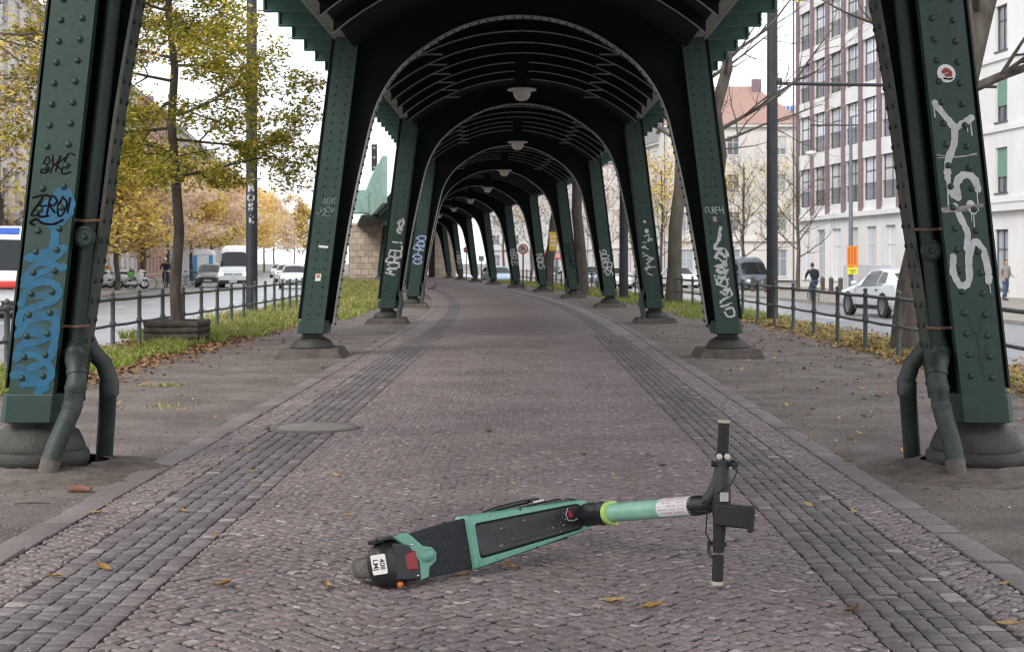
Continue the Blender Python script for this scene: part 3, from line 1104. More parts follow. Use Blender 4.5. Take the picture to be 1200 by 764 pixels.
# track deck on top
b = MB()
dd = [starts[0] + 6 * i for i in range(30)]
b.grid([[at(-3.29, d, 5.2), at(3.29, d, 5.2)] for d in dd])
b.grid([[at(-3.29, d, 5.12), at(3.29, d, 5.12)] for d in dd])
b.build('track_deck', SOOT_SHADE, viaduct)

# ---- rain pipes on the nearest legs and a few further back
def pipe_on(k, side, twin=True, col=PIPE):
    leg, W = LEGS[(k, side)]
    b = MB()
    zt = 4.3
    r = 0.049
    b.tube([W(-0.205, zt, 0.14), W(-0.20, 0.75, 0.14)], r, 14)
    b.build('recess_pipe', GREEN_DK, leg, smooth=50)  # the darker green puts the recess shade into the pipe's colour
    b = MB()
    def low(pts):
        b.tube([at(side * p[0], BENTS[k], p[2], p[1]) for p in pts], [p[3] for p in pts], 16)
    lx = leg_lat(0.7, k, side) - 0.232
    elbow = [(lx + 0.03, 0.14, 0.80, r * 1.0), (lx + 0.025, 0.11, 0.74, r * 1.1), (lx - 0.0, 0.04, 0.70, r * 1.16), (lx - 0.03, -0.02, 0.665, r * 1.17), (lx - 0.042, -0.05, 0.61, r * 1.16),
             (lx - 0.04, -0.055, 0.56, r * 1.28), (lx - 0.03, -0.06, 0.53, r * 1.28), (lx - 0.03, -0.06, 0.525, r * 1.16), (lx - 0.025, -0.065, 0.44, r * 1.16)]
    low(elbow)
    so = 0.105 if side < 0 else 0.05
    down = [(lx - 0.024, -0.065, 0.46, r * 1.18), (lx - 0.02, -0.07, 0.42, r * 1.18), (lx + so * 0.6, -0.12, 0.20, r * 1.18), (lx + so * 0.85, -0.14, 0.11, r * 1.16)]
    low(down)
    p = b.build('drainpipe', col, leg, smooth=45)
    for q0, q1 in (((lx + 0.025, 0.115, 0.755), (lx + 0.022, 0.10, 0.73)), ((lx - 0.036, -0.035, 0.645), (lx - 0.04, -0.045, 0.622)), ((lx - 0.038, -0.056, 0.55), (lx - 0.034, -0.058, 0.525)), ((lx - 0.02, -0.068, 0.445), (lx - 0.02, -0.07, 0.42))):
        b = MB(); low([(*q0, r * 1.27), (*q1, r * 1.27)]); b.build('collar', col, p, smooth=35)
    b = MB()
    low([(lx + so * 0.8, -0.137, 0.12, r * 1.24), (lx + so * 0.95, -0.15, 0.06, r * 1.14), (lx + so * 1.1, -0.17, -0.02, r * 1.12)])
    b.build('pipe_foot', PIPE_DUST, leg, smooth=45)
    if twin:
        b = MB()
        f0 = 0.34
        b.tube([W(-0.205, zt, f0), W(-0.205, 0.95, f0)], r * 0.9, 12)
        low([(lx + 0.02, f0, 0.85, r), (lx - 0.02, f0 + 0.02, 0.74, r * 1.05), (lx - 0.08, f0 + 0.06, 0.66, r * 1.1), (lx - 0.11, f0 + 0.07, 0.56, r * 1.12), (lx - 0.11, f0 + 0.07, 0.55, r * 1.28),
             (lx - 0.11, f0 + 0.07, 0.47, r * 1.28), (lx - 0.10, f0 + 0.08, 0.46, r * 1.12), (lx - 0.07, f0 + 0.16, 0.3, r * 1.12), (lx - 0.015, f0 + 0.28, -0.04, r * 1.12)])
        b.build('drainpipe', PIPE, leg, smooth=45)
    # strap and cleaning cap
    for z in (0.90, 1.505) if side > 0 else (0.91, 1.56):
        b = MB()
        b.tube([W(-0.275, z, 0.12), W(-0.25, z, 0.09), W(-0.205, z - 0.004, 0.078), W(-0.14, z + 0.002, 0.09), W(-0.13, z + 0.002, 0.03)], 0.010, 6)
        b.build('pipe_strap', RUST, leg)
    b = MB()
    zc = 1.375 if side > 0 else 1.46
    c = W(-0.205, zc, 0.078)
    tn = line_t(BENTS[k])
    b.lathe([(0.062, -0.02), (0.066, 0.0), (0.066, 0.018), (0.05, 0.026), (0.046, 0.02), (0.018, 0.02), (0.014, 0.035), (0.0, 0.036)], c, 20, ax=-V(tn.x, tn.y, 0), cap=False)
    b.build('cleaning_cap', GREEN_DK, leg, smooth=35)
pipe_on(0, -1)
pipe_on(0, 1)
def thin_pipe(k, side):
    leg, W = LEGS[(k, side)]
    b = MB()
    l = leg_lat(0.5) - 0.20
    b.tube([W(-0.14, 4.2, 0.14), W(-0.14, 0.75, 0.14)] + [at(side * q[0], BENTS[k], q[2], q[1]) for q in ((l - 0.06, 0.1, 0.6), (l - 0.08, 0.08, 0.45), (l - 0.03, 0.02, 0.2), (l - 0.02, -0.02, 0.0))], 0.058, 10)
    b.build('drainpipe', PIPE, leg, smooth=50)
for k, s in ((2, -1), (2, 1), (3, -1), (4, 1), (6, 1)):
    thin_pipe(k, s)

# ---- earth piled round the nearest feet
for side in (-1, 1):
    c = at(side * 2.9, BENTS[0], 0, DEPTH / 2)
    b = MB()
    rows = []
    rr = random.Random(5 + side)
    for i in range(9):
        q = i / 8
        row = []
        for j in range(28):
            a = 2 * math.pi * j / 28
            rad_ = (0.34 + q * 0.44) * (1 + 0.1 * math.sin(3 * a + side) + 0.07 * math.sin(7 * a))
            h = 0.07 * (1 - q) ** 1.1 - 0.008 + rr.uniform(-0.004, 0.004)
            row.append(c + V(math.cos(a) * rad_, math.sin(a) * rad_, h if i < 8 else -0.02))
        rows.append(row)
    b.grid(rows, close=True)
    kind(b.build('earth_mound', MOUND, smooth=70), 'structure')

# ------------------------------------------------------------------ paint, tags and stickers on the legs
def plate_map(k, side, lift=0.0016):
    """(x, z): x metres to the RIGHT of the front plate's middle as seen from the path's near end"""
    leg, W = LEGS[(k, side)]
    return leg, (lambda x, z: W(side * x, z, -lift))
def paint(k, side, strokes, m, lift=0.0016, name='graffiti'):
    leg, fn = plate_map(k, side, lift)
    b = MB()
    for si, (pts, w) in enumerate(strokes):
        leg, fn = plate_map(k, side, lift + 0.0013 * si / max(1, len(strokes)))
        pts = curve2([(max(-PWS[k] + 0.008, min(PWS[k] - 0.008, x * PWS[k] / 0.15)), z) for x, z in pts])
        ribbon(b, pts, w, fn)
    return b.build(name, m, leg)

STROKES = {
 'A': [[(0, 0), (.45, 1), (.95, 0)], [(.2, .4), (.8, .42)]], 'B': [[(.1, 0), (.1, 1), (.7, .85), (.6, .55), (.15, .5)], [(.15, .5), (.85, .35), (.7, .05), (.1, 0)]],
 'C': [[(.9, .85), (.4, 1), (.05, .5), (.35, 0), (.9, .12)]], 'D': [[(.1, 0), (.12, 1), (.75, .8), (.85, .3), (.1, 0)]], 'E': [[(.9, .95), (.1, 1), (.08, 0), (.95, .04)], [(.1, .52), (.7, .5)]],
 'G': [[(.9, .8), (.4, 1), (.05, .45), (.45, 0), (.9, .2), (.85, .48), (.5, .45)]], 'H': [[(.1, 0), (.15, 1)], [(.85, 0), (.9, 1)], [(.12, .5), (.88, .55)]], 'I': [[(.5, 0), (.52, 1)]],
 'J': [[(.7, 1), (.72, .2), (.35, 0), (.05, .25)]], 'K': [[(.1, 0), (.12, 1)], [(.9, .98), (.14, .45), (.95, 0)]], 'L': [[(.15, 1), (.1, .04), (.9, 0)]], 'M': [[(0, 0), (.12, 1), (.5, .35), (.88, 1), (1, 0)]],
 'N': [[(.08, 0), (.1, 1), (.85, .05), (.9, 1)]], 'O': [[(.5, 1), (.08, .6), (.3, .03), (.8, .15), (.92, .7), (.5, 1)]], 'P': [[(.1, 0), (.12, 1), (.85, .85), (.7, .5), (.12, .45)]],
 'R': [[(.1, 0), (.12, 1), (.82, .82), (.6, .5), (.14, .5), (.95, 0)]], 'S': [[(.88, .88), (.4, 1), (.12, .72), (.5, .52), (.85, .3), (.5, 0), (.08, .12)]], 'T': [[(0, .95), (1, 1)], [(.5, .97), (.5, 0)]],
 'U': [[(.08, 1), (.15, .2), (.5, 0), (.85, .25), (.92, 1)]], 'Y': [[(.05, 1), (.45, .5), (.92, 1)], [(.45, .5), (.4, 0)]], 'Z': [[(.05, .95), (.92, 1), (.08, .05), (.98, .02)]], '-': [[(.1, .5), (.9, .55)]],
}
def hand(k, side, txt, x, z, size, m, rot=0.0, lift=0.0022, shear=0.0, bold=0.0, sx=1.0, name='graffiti'):
    """a tag written by hand: every letter is drawn with strokes that wobble and overlap a little"""
    r = random.Random(txt + str(z))
    wl_ = size * 0.62 * sx
    total = wl_ * len(txt) * 0.9
    cr, sr = math.cos(rot), math.sin(rot)
    st = []
    for i, ch in enumerate(txt):
        ox = -total / 2 + i * wl_ * 0.9
        oy = r.uniform(-0.10, 0.10) * size
        sc_ = r.uniform(0.85, 1.2)
        for pl in STROKES[ch]:
            pts = []
            for (a, b) in pl:
                u = ox + (a + r.uniform(-.07, .07)) * wl_ * sc_ + shear * b * size
                v = oy + (b - 0.5 + r.uniform(-.06, .06)) * size * sc_
                pts.append(((x + u * cr - v * sr) * 0.15 / PWS[k] if False else x + u * cr - v * sr, z + u * sr + v * cr))
            st.append((pts, size * (0.085 + bold * 6)))
    # a drip or two
    for _ in range(2 if size > 0.15 else 0):
        xx, zz = x + r.uniform(-.05, .05), z + r.uniform(-.3, .3)
        st.append(([(xx, zz), (xx + .002, zz - r.uniform(.08, .2))], 0.008))
    return paint(k, side, st, m, lift, name)
# near left leg: blue loops and drips, a black tag
BL = -0.07
blue = [([(-0.02, 1.72), (0.08, 1.80), (0.12, 1.70), (0.06, 1.62), (-0.03, 1.64), (-0.02, 1.72)], 0.09), ([(0.04, 1.70), (0.05, 1.50), (0.02, 1.42), (-0.10, 1.40)], 0.075), ([(-0.12, 1.40), (0.12, 1.46)], 0.06), ([(0.12, 1.46), (0.06, 1.40), (-0.08, 1.42)], 0.05),
        ([(-0.13, 1.20), (-0.04, 1.30), (0.12, 1.34), (0.12, 1.28), (-0.02, 1.24), (-0.13, 1.16)], 0.05),
        ([(-0.13, 1.05), (-0.08, 1.16), (0.06, 1.18), (0.12, 1.10), (0.0, 1.04), (-0.12, 1.00), (-0.13, 0.93)], 0.06),
        ([(-0.13, 0.86), (-0.06, 0.95), (0.08, 0.97), (0.12, 0.90), (0.02, 0.82), (-0.10, 0.80), (-0.12, 0.72)], 0.06),
        ([(0.12, 0.96), (0.12, 0.78), (0.08, 0.70), (-0.02, 0.66)], 0.06), ([(-0.12, 0.72), (0.0, 0.74), (0.12, 0.66), (0.1, 0.58), (-0.06, 0.56)], 0.05),
        ([(0.11, 0.6), (0.05, 0.5), (0.03, 0.40)], 0.06), ([(-0.13, 0.62), (0.0, 0.6), (0.1, 0.54)], 0.06), ([(-0.05, 0.88), (0.05, 0.87)], 0.06)]
blue = [([(x, z + (BL if z > 1.3 else 0)) for x, z in p], w * 0.8) for p, w in blue]
paint(0, -1, blue, BLUE_SPRAY)
for st_ in [([(-0.10, 1.12), (0.0, 1.10), (0.10, 1.14)], 0.05), ([(-0.1, 0.88), (0.0, 0.9), (0.1, 0.86)], 0.07), ([(-0.11, 0.66), (0.09, 0.62)], 0.05), ([(-0.08, 1.23), (0.05, 1.23)], 0.05), ([(-0.12, 0.98), (0.12, 1.0)], 0.05), ([(-0.10, 0.78), (0.06, 0.75)], 0.06)]:
    paint(0, -1, [st_], BLUE_THIN, 0.0011)
hand(0, -1, 'ZEROI', 0.0, 1.645, 0.105, BLACK_SPRAY, rot=0.05, bold=0.004, shear=0.15, lift=0.004, sx=0.95)
paint(0, -1, [([(-0.10, 1.53), (-0.13, 1.545), (-0.09, 1.565), (-0.04, 1.54), (0.03, 1.535), (0.09, 1.56)], 0.014)], BLACK_SPRAY, 0.004)
hand(0, -1, 'BYKE', 0.0, 1.90, 0.095, BLACK_SPRAY, rot=-0.05, lift=0.003, shear=0.2, sx=0.9)
def lift_z(st, dz):
    return [([(x, z + dz) for x, z in p], w) for p, w in st]
# near right leg: white figure with drips, a round sticker
UPW = 0.097
paint(0, 1, lift_z([([(-0.115, 2.175), (-0.06, 2.10), (0.0, 2.03), (0.06, 2.05), (0.12, 2.085)], 0.042), ([(0.0, 2.03), (-0.015, 1.93), (-0.07, 1.82), (-0.085, 1.72)], 0.042),
             ([(-0.085, 1.72), (-0.075, 1.63), (-0.045, 1.60)], 0.03), ([(-0.03, 1.60), (-0.03, 1.68), (0.02, 1.735), (0.09, 1.72), (0.11, 1.65)], 0.045),
             ([(-0.055, 1.55), (-0.02, 1.46), (0.01, 1.38), (-0.01, 1.29)], 0.036), ([(0.05, 1.56), (0.065, 1.52)], 0.05),
             ([(-0.105, 1.24), (-0.115, 1.14), (-0.07, 1.06), (-0.015, 1.10), (0.0, 1.24), (0.05, 1.33), (0.10, 1.28), (0.12, 1.15), (0.115, 1.09)], 0.042)], UPW), WHITE_SPRAY)
paint(0, 1, lift_z([([(0.11, 2.08), (0.112, 1.98)], 0.008), ([(0.085, 2.06), (0.086, 2.0)], 0.006), ([(-0.125, 2.16), (-0.125, 2.09)], 0.007), ([(-0.09, 1.70), (-0.10, 1.55)], 0.008), ([(-0.07, 1.70), (-0.075, 1.60)], 0.006),
             ([(0.105, 1.67), (0.10, 1.52)], 0.008), ([(0.065, 1.52), (0.06, 1.42)], 0.007), ([(0.052, 1.53), (0.047, 1.46)], 0.006), ([(0.12, 1.10), (0.122, 1.02)], 0.006), ([(-0.14, 1.86), (0.0, 1.845), (0.13, 1.87)], 0.004), ([(-0.14, 1.84), (0.13, 1.86)], 0.003)], UPW), WHITE_SPRAY, 0.0020)
paint(0, 1, [([(-0.05, 0.98), (0.0, 0.85), (0.05, 0.98)], 0.02), ([(-0.06, 0.75), (0.02, 0.7), (0.06, 0.8)], 0.02), ([(0.0, 0.86), (0.01, 0.62)], 0.016)], mat('faded dark paint', (0.018, 0.04, 0.036), 0.7), 0.0012)
paint(0, 1, lift_z([([(-0.15, 1.575), (0.0, 1.585), (0.13, 1.60)], 0.022), ([(-0.14, 1.56), (0.02, 1.568)], 0.012)], 0.05), mat('torn brown tape', (0.16, 0.13, 0.11), 0.7, col2=(0.4, 0.36, 0.34), vscale=30), 0.0032, 'tape')
def sticker_disc(k, side, x, z, r, m, lift=0.0025, name='sticker', n=20):
    leg, fn = plate_map(k, side, lift)
    b = MB()
    b.add([fn(x + math.cos(2 * math.pi * j / n) * r, z + math.sin(2 * math.pi * j / n) * r) for j in range(n)], [tuple(range(n))])
    return b.build(name, m, leg)
sticker_disc(0, 1, -0.015, 2.452, 0.056, STICKER)
paint(0, 1, [([(-0.035, 2.462), (-0.01, 2.474), (0.01, 2.457)], 0.026), ([(-0.02, 2.442), (0.012, 2.442)], 0.02)], STICKER_RED, 0.0032, 'sticker_print')
paint(0, 1, [([(-0.035, 2.422), (0.0, 2.417), (0.02, 2.423)], 0.010)], BLACK_SPRAY, 0.0036, 'sticker_print')
def sticker_box(k, side, x, z, w, h, m, lift=0.0025, name='sticker', rot=0.0):
    leg, fn = plate_map(k, side, lift)
    b = MB()
    c, s = math.cos(rot), math.sin(rot)
    q = [(-w / 2, -h / 2), (w / 2, -h / 2), (w / 2, h / 2), (-w / 2, h / 2)]
    b.add([fn(x + p[0] * c - p[1] * s, z + p[0] * s + p[1] * c) for p in q], [(0, 1, 2, 3)])
    return b.build(name, m, leg)
# second pair of legs
hand(1, -1, 'NIK', 0.02, 2.15, 0.10, GREY_SPRAY, rot=0.1, shear=0.2)
hand(1, -1, 'JOEY', -0.01, 2.0, 0.10, GREY_SPRAY, rot=-0.05)
sticker_box(1, -1, 0.02, 1.52, 0.13, 0.03, STICKER, rot=-0.1)
sticker_box(1, -1, 0.0, 1.10, 0.075, 0.10, STICKER)
sticker_box(1, -1, 0.0, 1.115, 0.05, 0.05, mat('sticker orange print', (0.55, 0.2, 0.12), 0.5), 0.003, 'sticker_print')
hand(1, 1, 'GUBEH', 0.0, 2.02, 0.085, WHITE_SPRAY, rot=0.05)
sticker_box(1, 1, 0.0, 1.9, 0.05, 0.07, mat('pink sticker', (0.4, 0.25, 0.35), 0.5))
def scrawl(seed, z0, z1, amp, n):
    r = random.Random(seed)
    out = []
    zz = z0
    st = (z1 - z0) / n
    for i in range(n):
        c = zz + st * 0.5
        pts = [(r.uniform(-amp, -amp * 0.3), c + st * r.uniform(0.2, 0.6))]
        for j in range(r.randint(3, 5)):
            pts.append((r.uniform(-amp, amp), c + st * r.uniform(-0.7, 0.7)))
        out.append((pts, 0.026))
        zz += st
    return out
paint(1, 1, [([(0.06, 1.78), (0.02, 1.62), (-0.05, 1.50), (0.08, 1.48), (0.11, 1.40)], 0.045), ([(-0.06, 1.36), (0.0, 1.44), (0.08, 1.36), (0.02, 1.26), (-0.06, 1.24), (-0.02, 1.16), (0.08, 1.2)], 0.044), ([(-0.09, 1.12), (-0.05, 1.0), (0.04, 1.12), (0.06, 0.98), (0.0, 0.92)], 0.032),
             ([(-0.04, 0.9), (0.03, 0.86), (0.07, 0.94), (0.10, 0.86), (-0.04, 0.78), (-0.06, 0.70), (0.08, 0.74)], 0.03), ([(0.0, 0.66), (0.09, 0.68), (0.1, 0.58), (0.02, 0.56), (-0.02, 0.62)], 0.03)] + scrawl(3, 0.9, 1.35, 0.1, 4), WHITE_SPRAY)
# further legs
paint(2, -1, [([(0.02, 2.15), (0.09, 2.22), (0.12, 2.12), (0.02, 2.0), (0.08, 1.94)], 0.06), ([(0.05, 2.1), (0.1, 2.0)], 0.06)], mat('washed white spray', (0.38, 0.38, 0.38), 0.7, var=0.3, vscale=20))
hand(2, -1, 'MORELI', 0.03, 1.42, 0.22, WHITE_SPRAY, rot=math.pi / 2 - 0.12, bold=0.008)
hand(3, -1, 'CO-RDO', 0.03, 1.65, 0.24, PALE_BLUE_SPRAY, rot=math.pi / 2 - 0.12, bold=0.008)
sticker_disc(2, 1, 0.02, 1.98, 0.045, STICKER); sticker_disc(2, 1, 0.0, 2.18, 0.03, STICKER)
paint(2, 1, scrawl(9, 1.0, 1.9, 0.12, 7), WHITE_SPRAY)
hand(3, 1, 'SOBERS', 0.0, 1.3, 0.23, WHITE_SPRAY, rot=-math.pi / 2 + 0.12, bold=0.009)
hand(4, 1, 'PEPE', -0.03, 1.8, 0.2, BLACK_SPRAY, rot=-math.pi / 2 + 0.12, bold=0.004)
paint(4, 1, scrawl(21, 1.1, 1.6, 0.1, 4), BLACK_SPRAY)
hand(5, 1, 'NOKS', 0.0, 1.35, 0.30, WHITE_SPRAY, rot=-math.pi / 2 + 0.1, bold=0.012)
hand(6, 1, 'KBOLE', 0.0, 1.6, 0.30, WHITE_SPRAY, rot=-math.pi / 2 + 0.1, bold=0.012)
paint(9, 1, scrawl(31, 0.9, 2.2, 0.13, 6), WHITE_SPRAY)
hand(9, 1, 'MIO', 0.0, 1.6, 0.34, WHITE_SPRAY, rot=-math.pi / 2 + 0.1, bold=0.012)
hand(11, 1, 'NER', 0.0, 1.7, 0.34, WHITE_SPRAY, rot=-math.pi / 2 + 0.1, bold=0.012)
paint(4, -1, scrawl(17, 1.2, 2.4, 0.12, 6), PALE_BLUE_SPRAY)

# ------------------------------------------------------------------ lamps under the arches
def lamp(label):
    t = thing('hanging_lamp', label, 'lamp', (0, 0, 0), group='lamps hanging under the viaduct')
    b = MB(); b.box2((-0.12, -0.12, 4.52), (0.12, 0.12, 5.09)); b.box2((-0.15, -0.15, 4.50), (0.15, 0.15, 4.53)); b.lathe([(0.11, 4.51), (0.12, 4.42), (0.13, 4.37)], (0, 0, 0), 20); b.build('housing', SOOT_SHADE, t)
    b = MB(); b.lathe([(0.12, 4.372), (0.18, 4.37), (0.25, 4.35), (0.255, 4.325), (0.24, 4.32), (0.15, 4.335)], (0, 0, 0), 24); b.build('shade', LAMP_WHITE, t, smooth=40)
    b = MB(); b.lathe([(0.155, 4.345), (0.16, 4.31), (0.152, 4.25), (0.125, 4.19), (0.08, 4.15), (0.0, 4.135)], (0, 0, 0), 24, cap=False); b.build('globe', LAMP_GLASS, t, smooth=60)
    return t
ordn = ['nearest and largest of the white globe lamps in the row', 'second nearest of the white globe lamps in the row', 'third nearest of the white globe lamps in the row', 'fourth nearest of the white globe lamps in the row',
        'fifth nearest of the white globe lamps in the row', 'sixth nearest small globe lamp where the vault bends left', 'seventh small globe lamp deep in the bend of the vault', 'farthest tiny globe lamp at the end of the vault']
l0 = None
for k in range(8):
    d = BENTS[k + 1] + BAY / 2
    p = at(0.0, d)
    if l0 is None:
        l0 = lamp(ordn[0]); l0.location = (p.x, p.y, 0); l0.rotation_euler.z = heading(d)
    else:
        dup(l0, (p.x, p.y, 0), heading(d), ordn[k])

# stone abutments at the far end
for side, lc, pw_, lab in ((-1, 3.75, 3.1, 'sandstone abutment pier left of the far end of the viaduct'), (1, 3.3, 1.9, 'sandstone abutment pier right of the far end of the viaduct')):
    d = 137.0
    c = at(side * lc, d)
    hp = pw_ / 2
    t = thing('abutment_pier', lab, 'pier', c)
    hd = heading(d)
    M = Matrix.Rotation(hd, 3, 'Z')
    b = MB()
    b.box(c + M @ V(0, 3, 0) + V(0, 0, 2.1), (pw_, 9.8, 5.4), M)
    b.build('core', mat('mortar', (0.2, 0.16, 0.13), 0.95), t)
    bw, bh = 0.68, 0.55
    r = random.Random(3)
    proto = None
    for row in range(9):
        x = -hp - (0.34 if row % 2 else 0)
        while x < hp:
            x0, x1 = max(-hp, x), min(hp, x + bw)
            if x1 - x0 > 0.1:
                s = MB()
                s.box(c + M @ V((x0 + x1) / 2, -1.9 - 0.03 - r.uniform(0, 0.02), 0) + V(0, 0, -0.35 + (row + 0.5) * bh), (x1 - x0 - 0.03, 0.16, bh - 0.03), M)
                s.build('stone_block', SANDSTONE, t)
            x += bw
    s = MB(); s.box(c + M @ V(0, 3, 0) + V(0, 0, 4.72), (pw_ + 0.4, 10.2, 0.24), M); s.build('capstone', SANDSTONE, t)
# parapet girder and signal box where the line leaves the arches
c = at(-3.9, 128)
t = thing('bridge_girder', 'pale green bridge girder above the far stone pier', 'bridge girder', c)
b = MB()
b.grid([[at(-3.45, d, 4.9), at(-3.45, d, 7.7), at(-3.75, d, 7.75), at(-3.75, d, 4.9)] for d in (91, 98, 104, 112, 118, 124, 130, 136, 146)], close=True)
b.add([at(-3.45, 91, 4.9), at(-3.45, 91, 7.7), at(-3.75, 91, 7.75), at(-3.75, 91, 4.9)], [(0, 1, 2, 3)])
b.build('web_plate', GREEN_PALE, t)
for d in range(98, 146, 3):
    s = MB(); s.hexa([at(-3.75, d, 4.9), at(-3.9, d, 4.9), at(-3.9, d, 4.9, .1), at(-3.75, d, 4.9, .1), at(-3.75, d, 7.7), at(-3.9, d, 7.7), at(-3.9, d, 7.7, .1), at(-3.75, d, 7.7, .1)])
    s.build('stiffener', GREEN_PALE, t)
s = MB(); s.hexa([at(-5.1, 118, 5.2), at(-3.9, 118, 5.2), at(-3.9, 121, 5.2), at(-5.1, 121, 5.2), at(-5.1, 118, 7.0), at(-3.9, 118, 7.0), at(-3.9, 121, 7.0), at(-5.1, 121, 7.0)]); s.build('inspection_platform', GREEN_PALE, t)
s = MB(); s.hexa([at(-4.6, 112, 4.6), at(-3.3, 112, 4.6), at(-3.3, 146, 4.6), at(-4.6, 146, 4.6), at(-4.6, 112, 4.85), at(-3.3, 112, 4.85), at(-3.3, 146, 4.85), at(-4.6, 146, 4.85)]); s.build('bottom_flange', GREEN_DK, t)
t = thing('signal_post', 'black railway signal board on a post above the green bridge girder', 'signal', at(-3.3, 125, 5.0))
p = at(-3.3, 125)
b = MB(); b.tube([p + V(0, 0, 4.9), p + V(0, 0, 9.4)], 0.06, 8); b.build('post', POLE, t)
b = MB(); b.box(p + V(0, -0.1, 10.0), (0.46, 0.22, 2.2)); b.build('board', BLACK_PL, t)
b = MB()
for q in (9.2, 10.0, 10.8): b.lathe([(0.11, 0), (0.10, 0.03), (0, 0.03)], p + V(0, -0.215, q), 12, ax=(0, -1, 0), cap=False)
b.build('lens', mat('grey lens', (0.3, 0.3, 0.32), 0.3), t)
# ------------------------------------------------------------------ the scooter lying on the cobbles
SCR0 = V(-0.55, 5.95, 0.112)
SCU = V(0.826, 0.80, 0.065).normalized()
SCW = (V(-0.175, 0.095, 0.98) - SCU * SCU.dot(V(-0.175, 0.095, 0.98))).normalized()
SCN = SCU.cross(SCW).normalized()
def S(t, a, h):                  # t along the deck towards the stem, a across it (up in the picture), h off the deck's top
    return SCR0 + SCU * t + SCW * a + SCN * h
scooter = thing('kick_scooter', 'mint green and black electric kick scooter lying on its side on the cobbles', 'scooter', (SCR0.x, SCR0.y, 0))
DECK = mat('ribbed black deck mat', (0.017, 0.019, 0.026), 0.62, var=0.3, vscale=25)
# fine ribs on the mat
_n, _l = DECK.node_tree.nodes, DECK.node_tree.links
_w = _n.new('ShaderNodeTexVoronoi'); _w.inputs['Scale'].default_value = 230; _w.inputs['Randomness'].default_value = 0.0
_t = _n.new('ShaderNodeTexCoord'); _l.new(_t.outputs['Object'], _w.inputs['Vector'])
_b = _n.new('ShaderNodeBump'); _b.inputs['Strength'].default_value = 0.9; _b.inputs['Distance'].default_value = 0.004
_l.new(_w.outputs['Distance'], _b.inputs['Height']); _l.new(_b.outputs['Normal'], _n['Principled BSDF'].inputs['Normal'])
b = MB()
b.prism([(0.10, -0.092), (0.30, -0.103), (0.49, -0.103), (0.49, 0.103), (0.30, 0.103), (0.10, 0.092)], S, -0.02, 0.0)
b.build('deck_mat', DECK, scooter, bevel=0.006)
b = MB()
b.prism([(-0.02, -0.075), (0.30, -0.097), (1.02, -0.09), (1.08, -0.05), (1.08, 0.05), (1.02, 0.09), (0.30, 0.097), (-0.02, 0.075)], S, -0.075, -0.0205)
b.build('chassis', BLACK_PL, scooter, bevel=0.012)
def rrect(t0, t1, w0, w1, r0, r1, n=7):
    """rounded outline: half widths w0 at t0 and w1 at t1, corner radii r0 and r1"""
    out = []
    for (t, w, r, s, a0) in ((t1, w1, r1, -1, -90), (t1, w1, r1, 1, 0), (t0, w0, r0, 1, 90), (t0, w0, r0, -1, 180)):
        cx = t - r if t == t1 else t + r
        cy = s * (w - r)
        for i in range(n):
            a = rad(a0 + 90 * i / (n - 1))
            out.append((cx + r * math.cos(a), cy + r * math.sin(a)))
    return out
outer = rrect(0.425, 1.145, 0.113, 0.070, 0.015, 0.066)
outer2 = rrect(0.432, 1.137, 0.105, 0.064, 0.012, 0.060)
inner = rrect(0.458, 1.088, 0.074, 0.058, 0.016, 0.056)
def hgt(t):
    return 0.018 + 0.022 * max(0, min(1, (t - 0.5) / 0.6))
b = MB()
rows = [[S(t, a, -0.06) for t, a in outer], [S(t, a, hgt(t) - 0.012) for t, a in outer], [S(t, a, hgt(t)) for t, a in outer2],
        [S(t, a, hgt(t) + 0.002) for t, a in inner], [S(t, a, hgt(t) - 0.02) for t, a in inner]]
b.grid(rows, close=True)
b.build('body_shell', MINT, scooter, smooth=50)
inb = rrect(0.461, 1.085, 0.071, 0.055, 0.014, 0.053)
inb2 = rrect(0.470, 1.076, 0.062, 0.047, 0.014, 0.045)
b = MB()
r2 = [S(t, a, hgt(t) + 0.004) for t, a in inb2]
b.grid([[S(t, a, hgt(t) - 0.02) for t, a in inb], [S(t, a, hgt(t) - 0.004) for t, a in inb], r2], close=True)
b.add(r2, [tuple(range(len(r2)))])
BATT = mat('scuffed black battery case', (0.018, 0.018, 0.022), 0.34, col2=(0.032, 0.03, 0.034), vscale=12, bump=0.15, bscale=20)
bat = b.build('battery', BATT, scooter, smooth=40)
b = MB()
b.prism(rrect(0.56, 0.93, 0.040, 0.037, 0.01, 0.01), lambda x, y, h: S(x, y, hgt(x) + h), 0.003, 0.007)
b.build('battery_lid', BATT, bat, bevel=0.002)
b = MB()
b.tube([S(0.985, 0.046, hgt(1) + 0.006), S(0.965, 0.02, hgt(1) + 0.008), S(0.975, -0.006, hgt(1) + 0.008), S(1.005, -0.012, hgt(1) + 0.008), S(1.035, -0.008, hgt(1) + 0.006)], 0.0025, 6)
b.build('latch_handle', mat('pale latch', (0.45, 0.42, 0.43), 0.4), bat, smooth=40)
b = MB()
b.prism([(0.985, 0.008), (1.0, 0.002), (1.01, 0.012), (1.0, 0.034), (0.985, 0.036)], lambda x, y, h: S(x, y, hgt(x) + h), 0.003, 0.006)
b.build('latch_logo', mat('red logo', (0.40, 0.03, 0.06), 0.4), bat)
b = MB()
rr = random.Random(4)
for i in range(16):               # scuffs on the battery case
    t, a = rr.choice([rr.uniform(0.52, 0.95), rr.gauss(0.93, 0.03)]), rr.uniform(-0.045, 0.045)
    w, h = rr.uniform(0.002, 0.009), rr.uniform(0.0008, 0.003)
    b.add([S(t - w, a - h, hgt(t) + 0.0078), S(t + w, a - h * .3, hgt(t) + 0.0078), S(t + w * .7, a + h, hgt(t) + 0.0078), S(t - w * .6, a + h * .8, hgt(t) + 0.0078)], [(0, 1, 2, 3)])
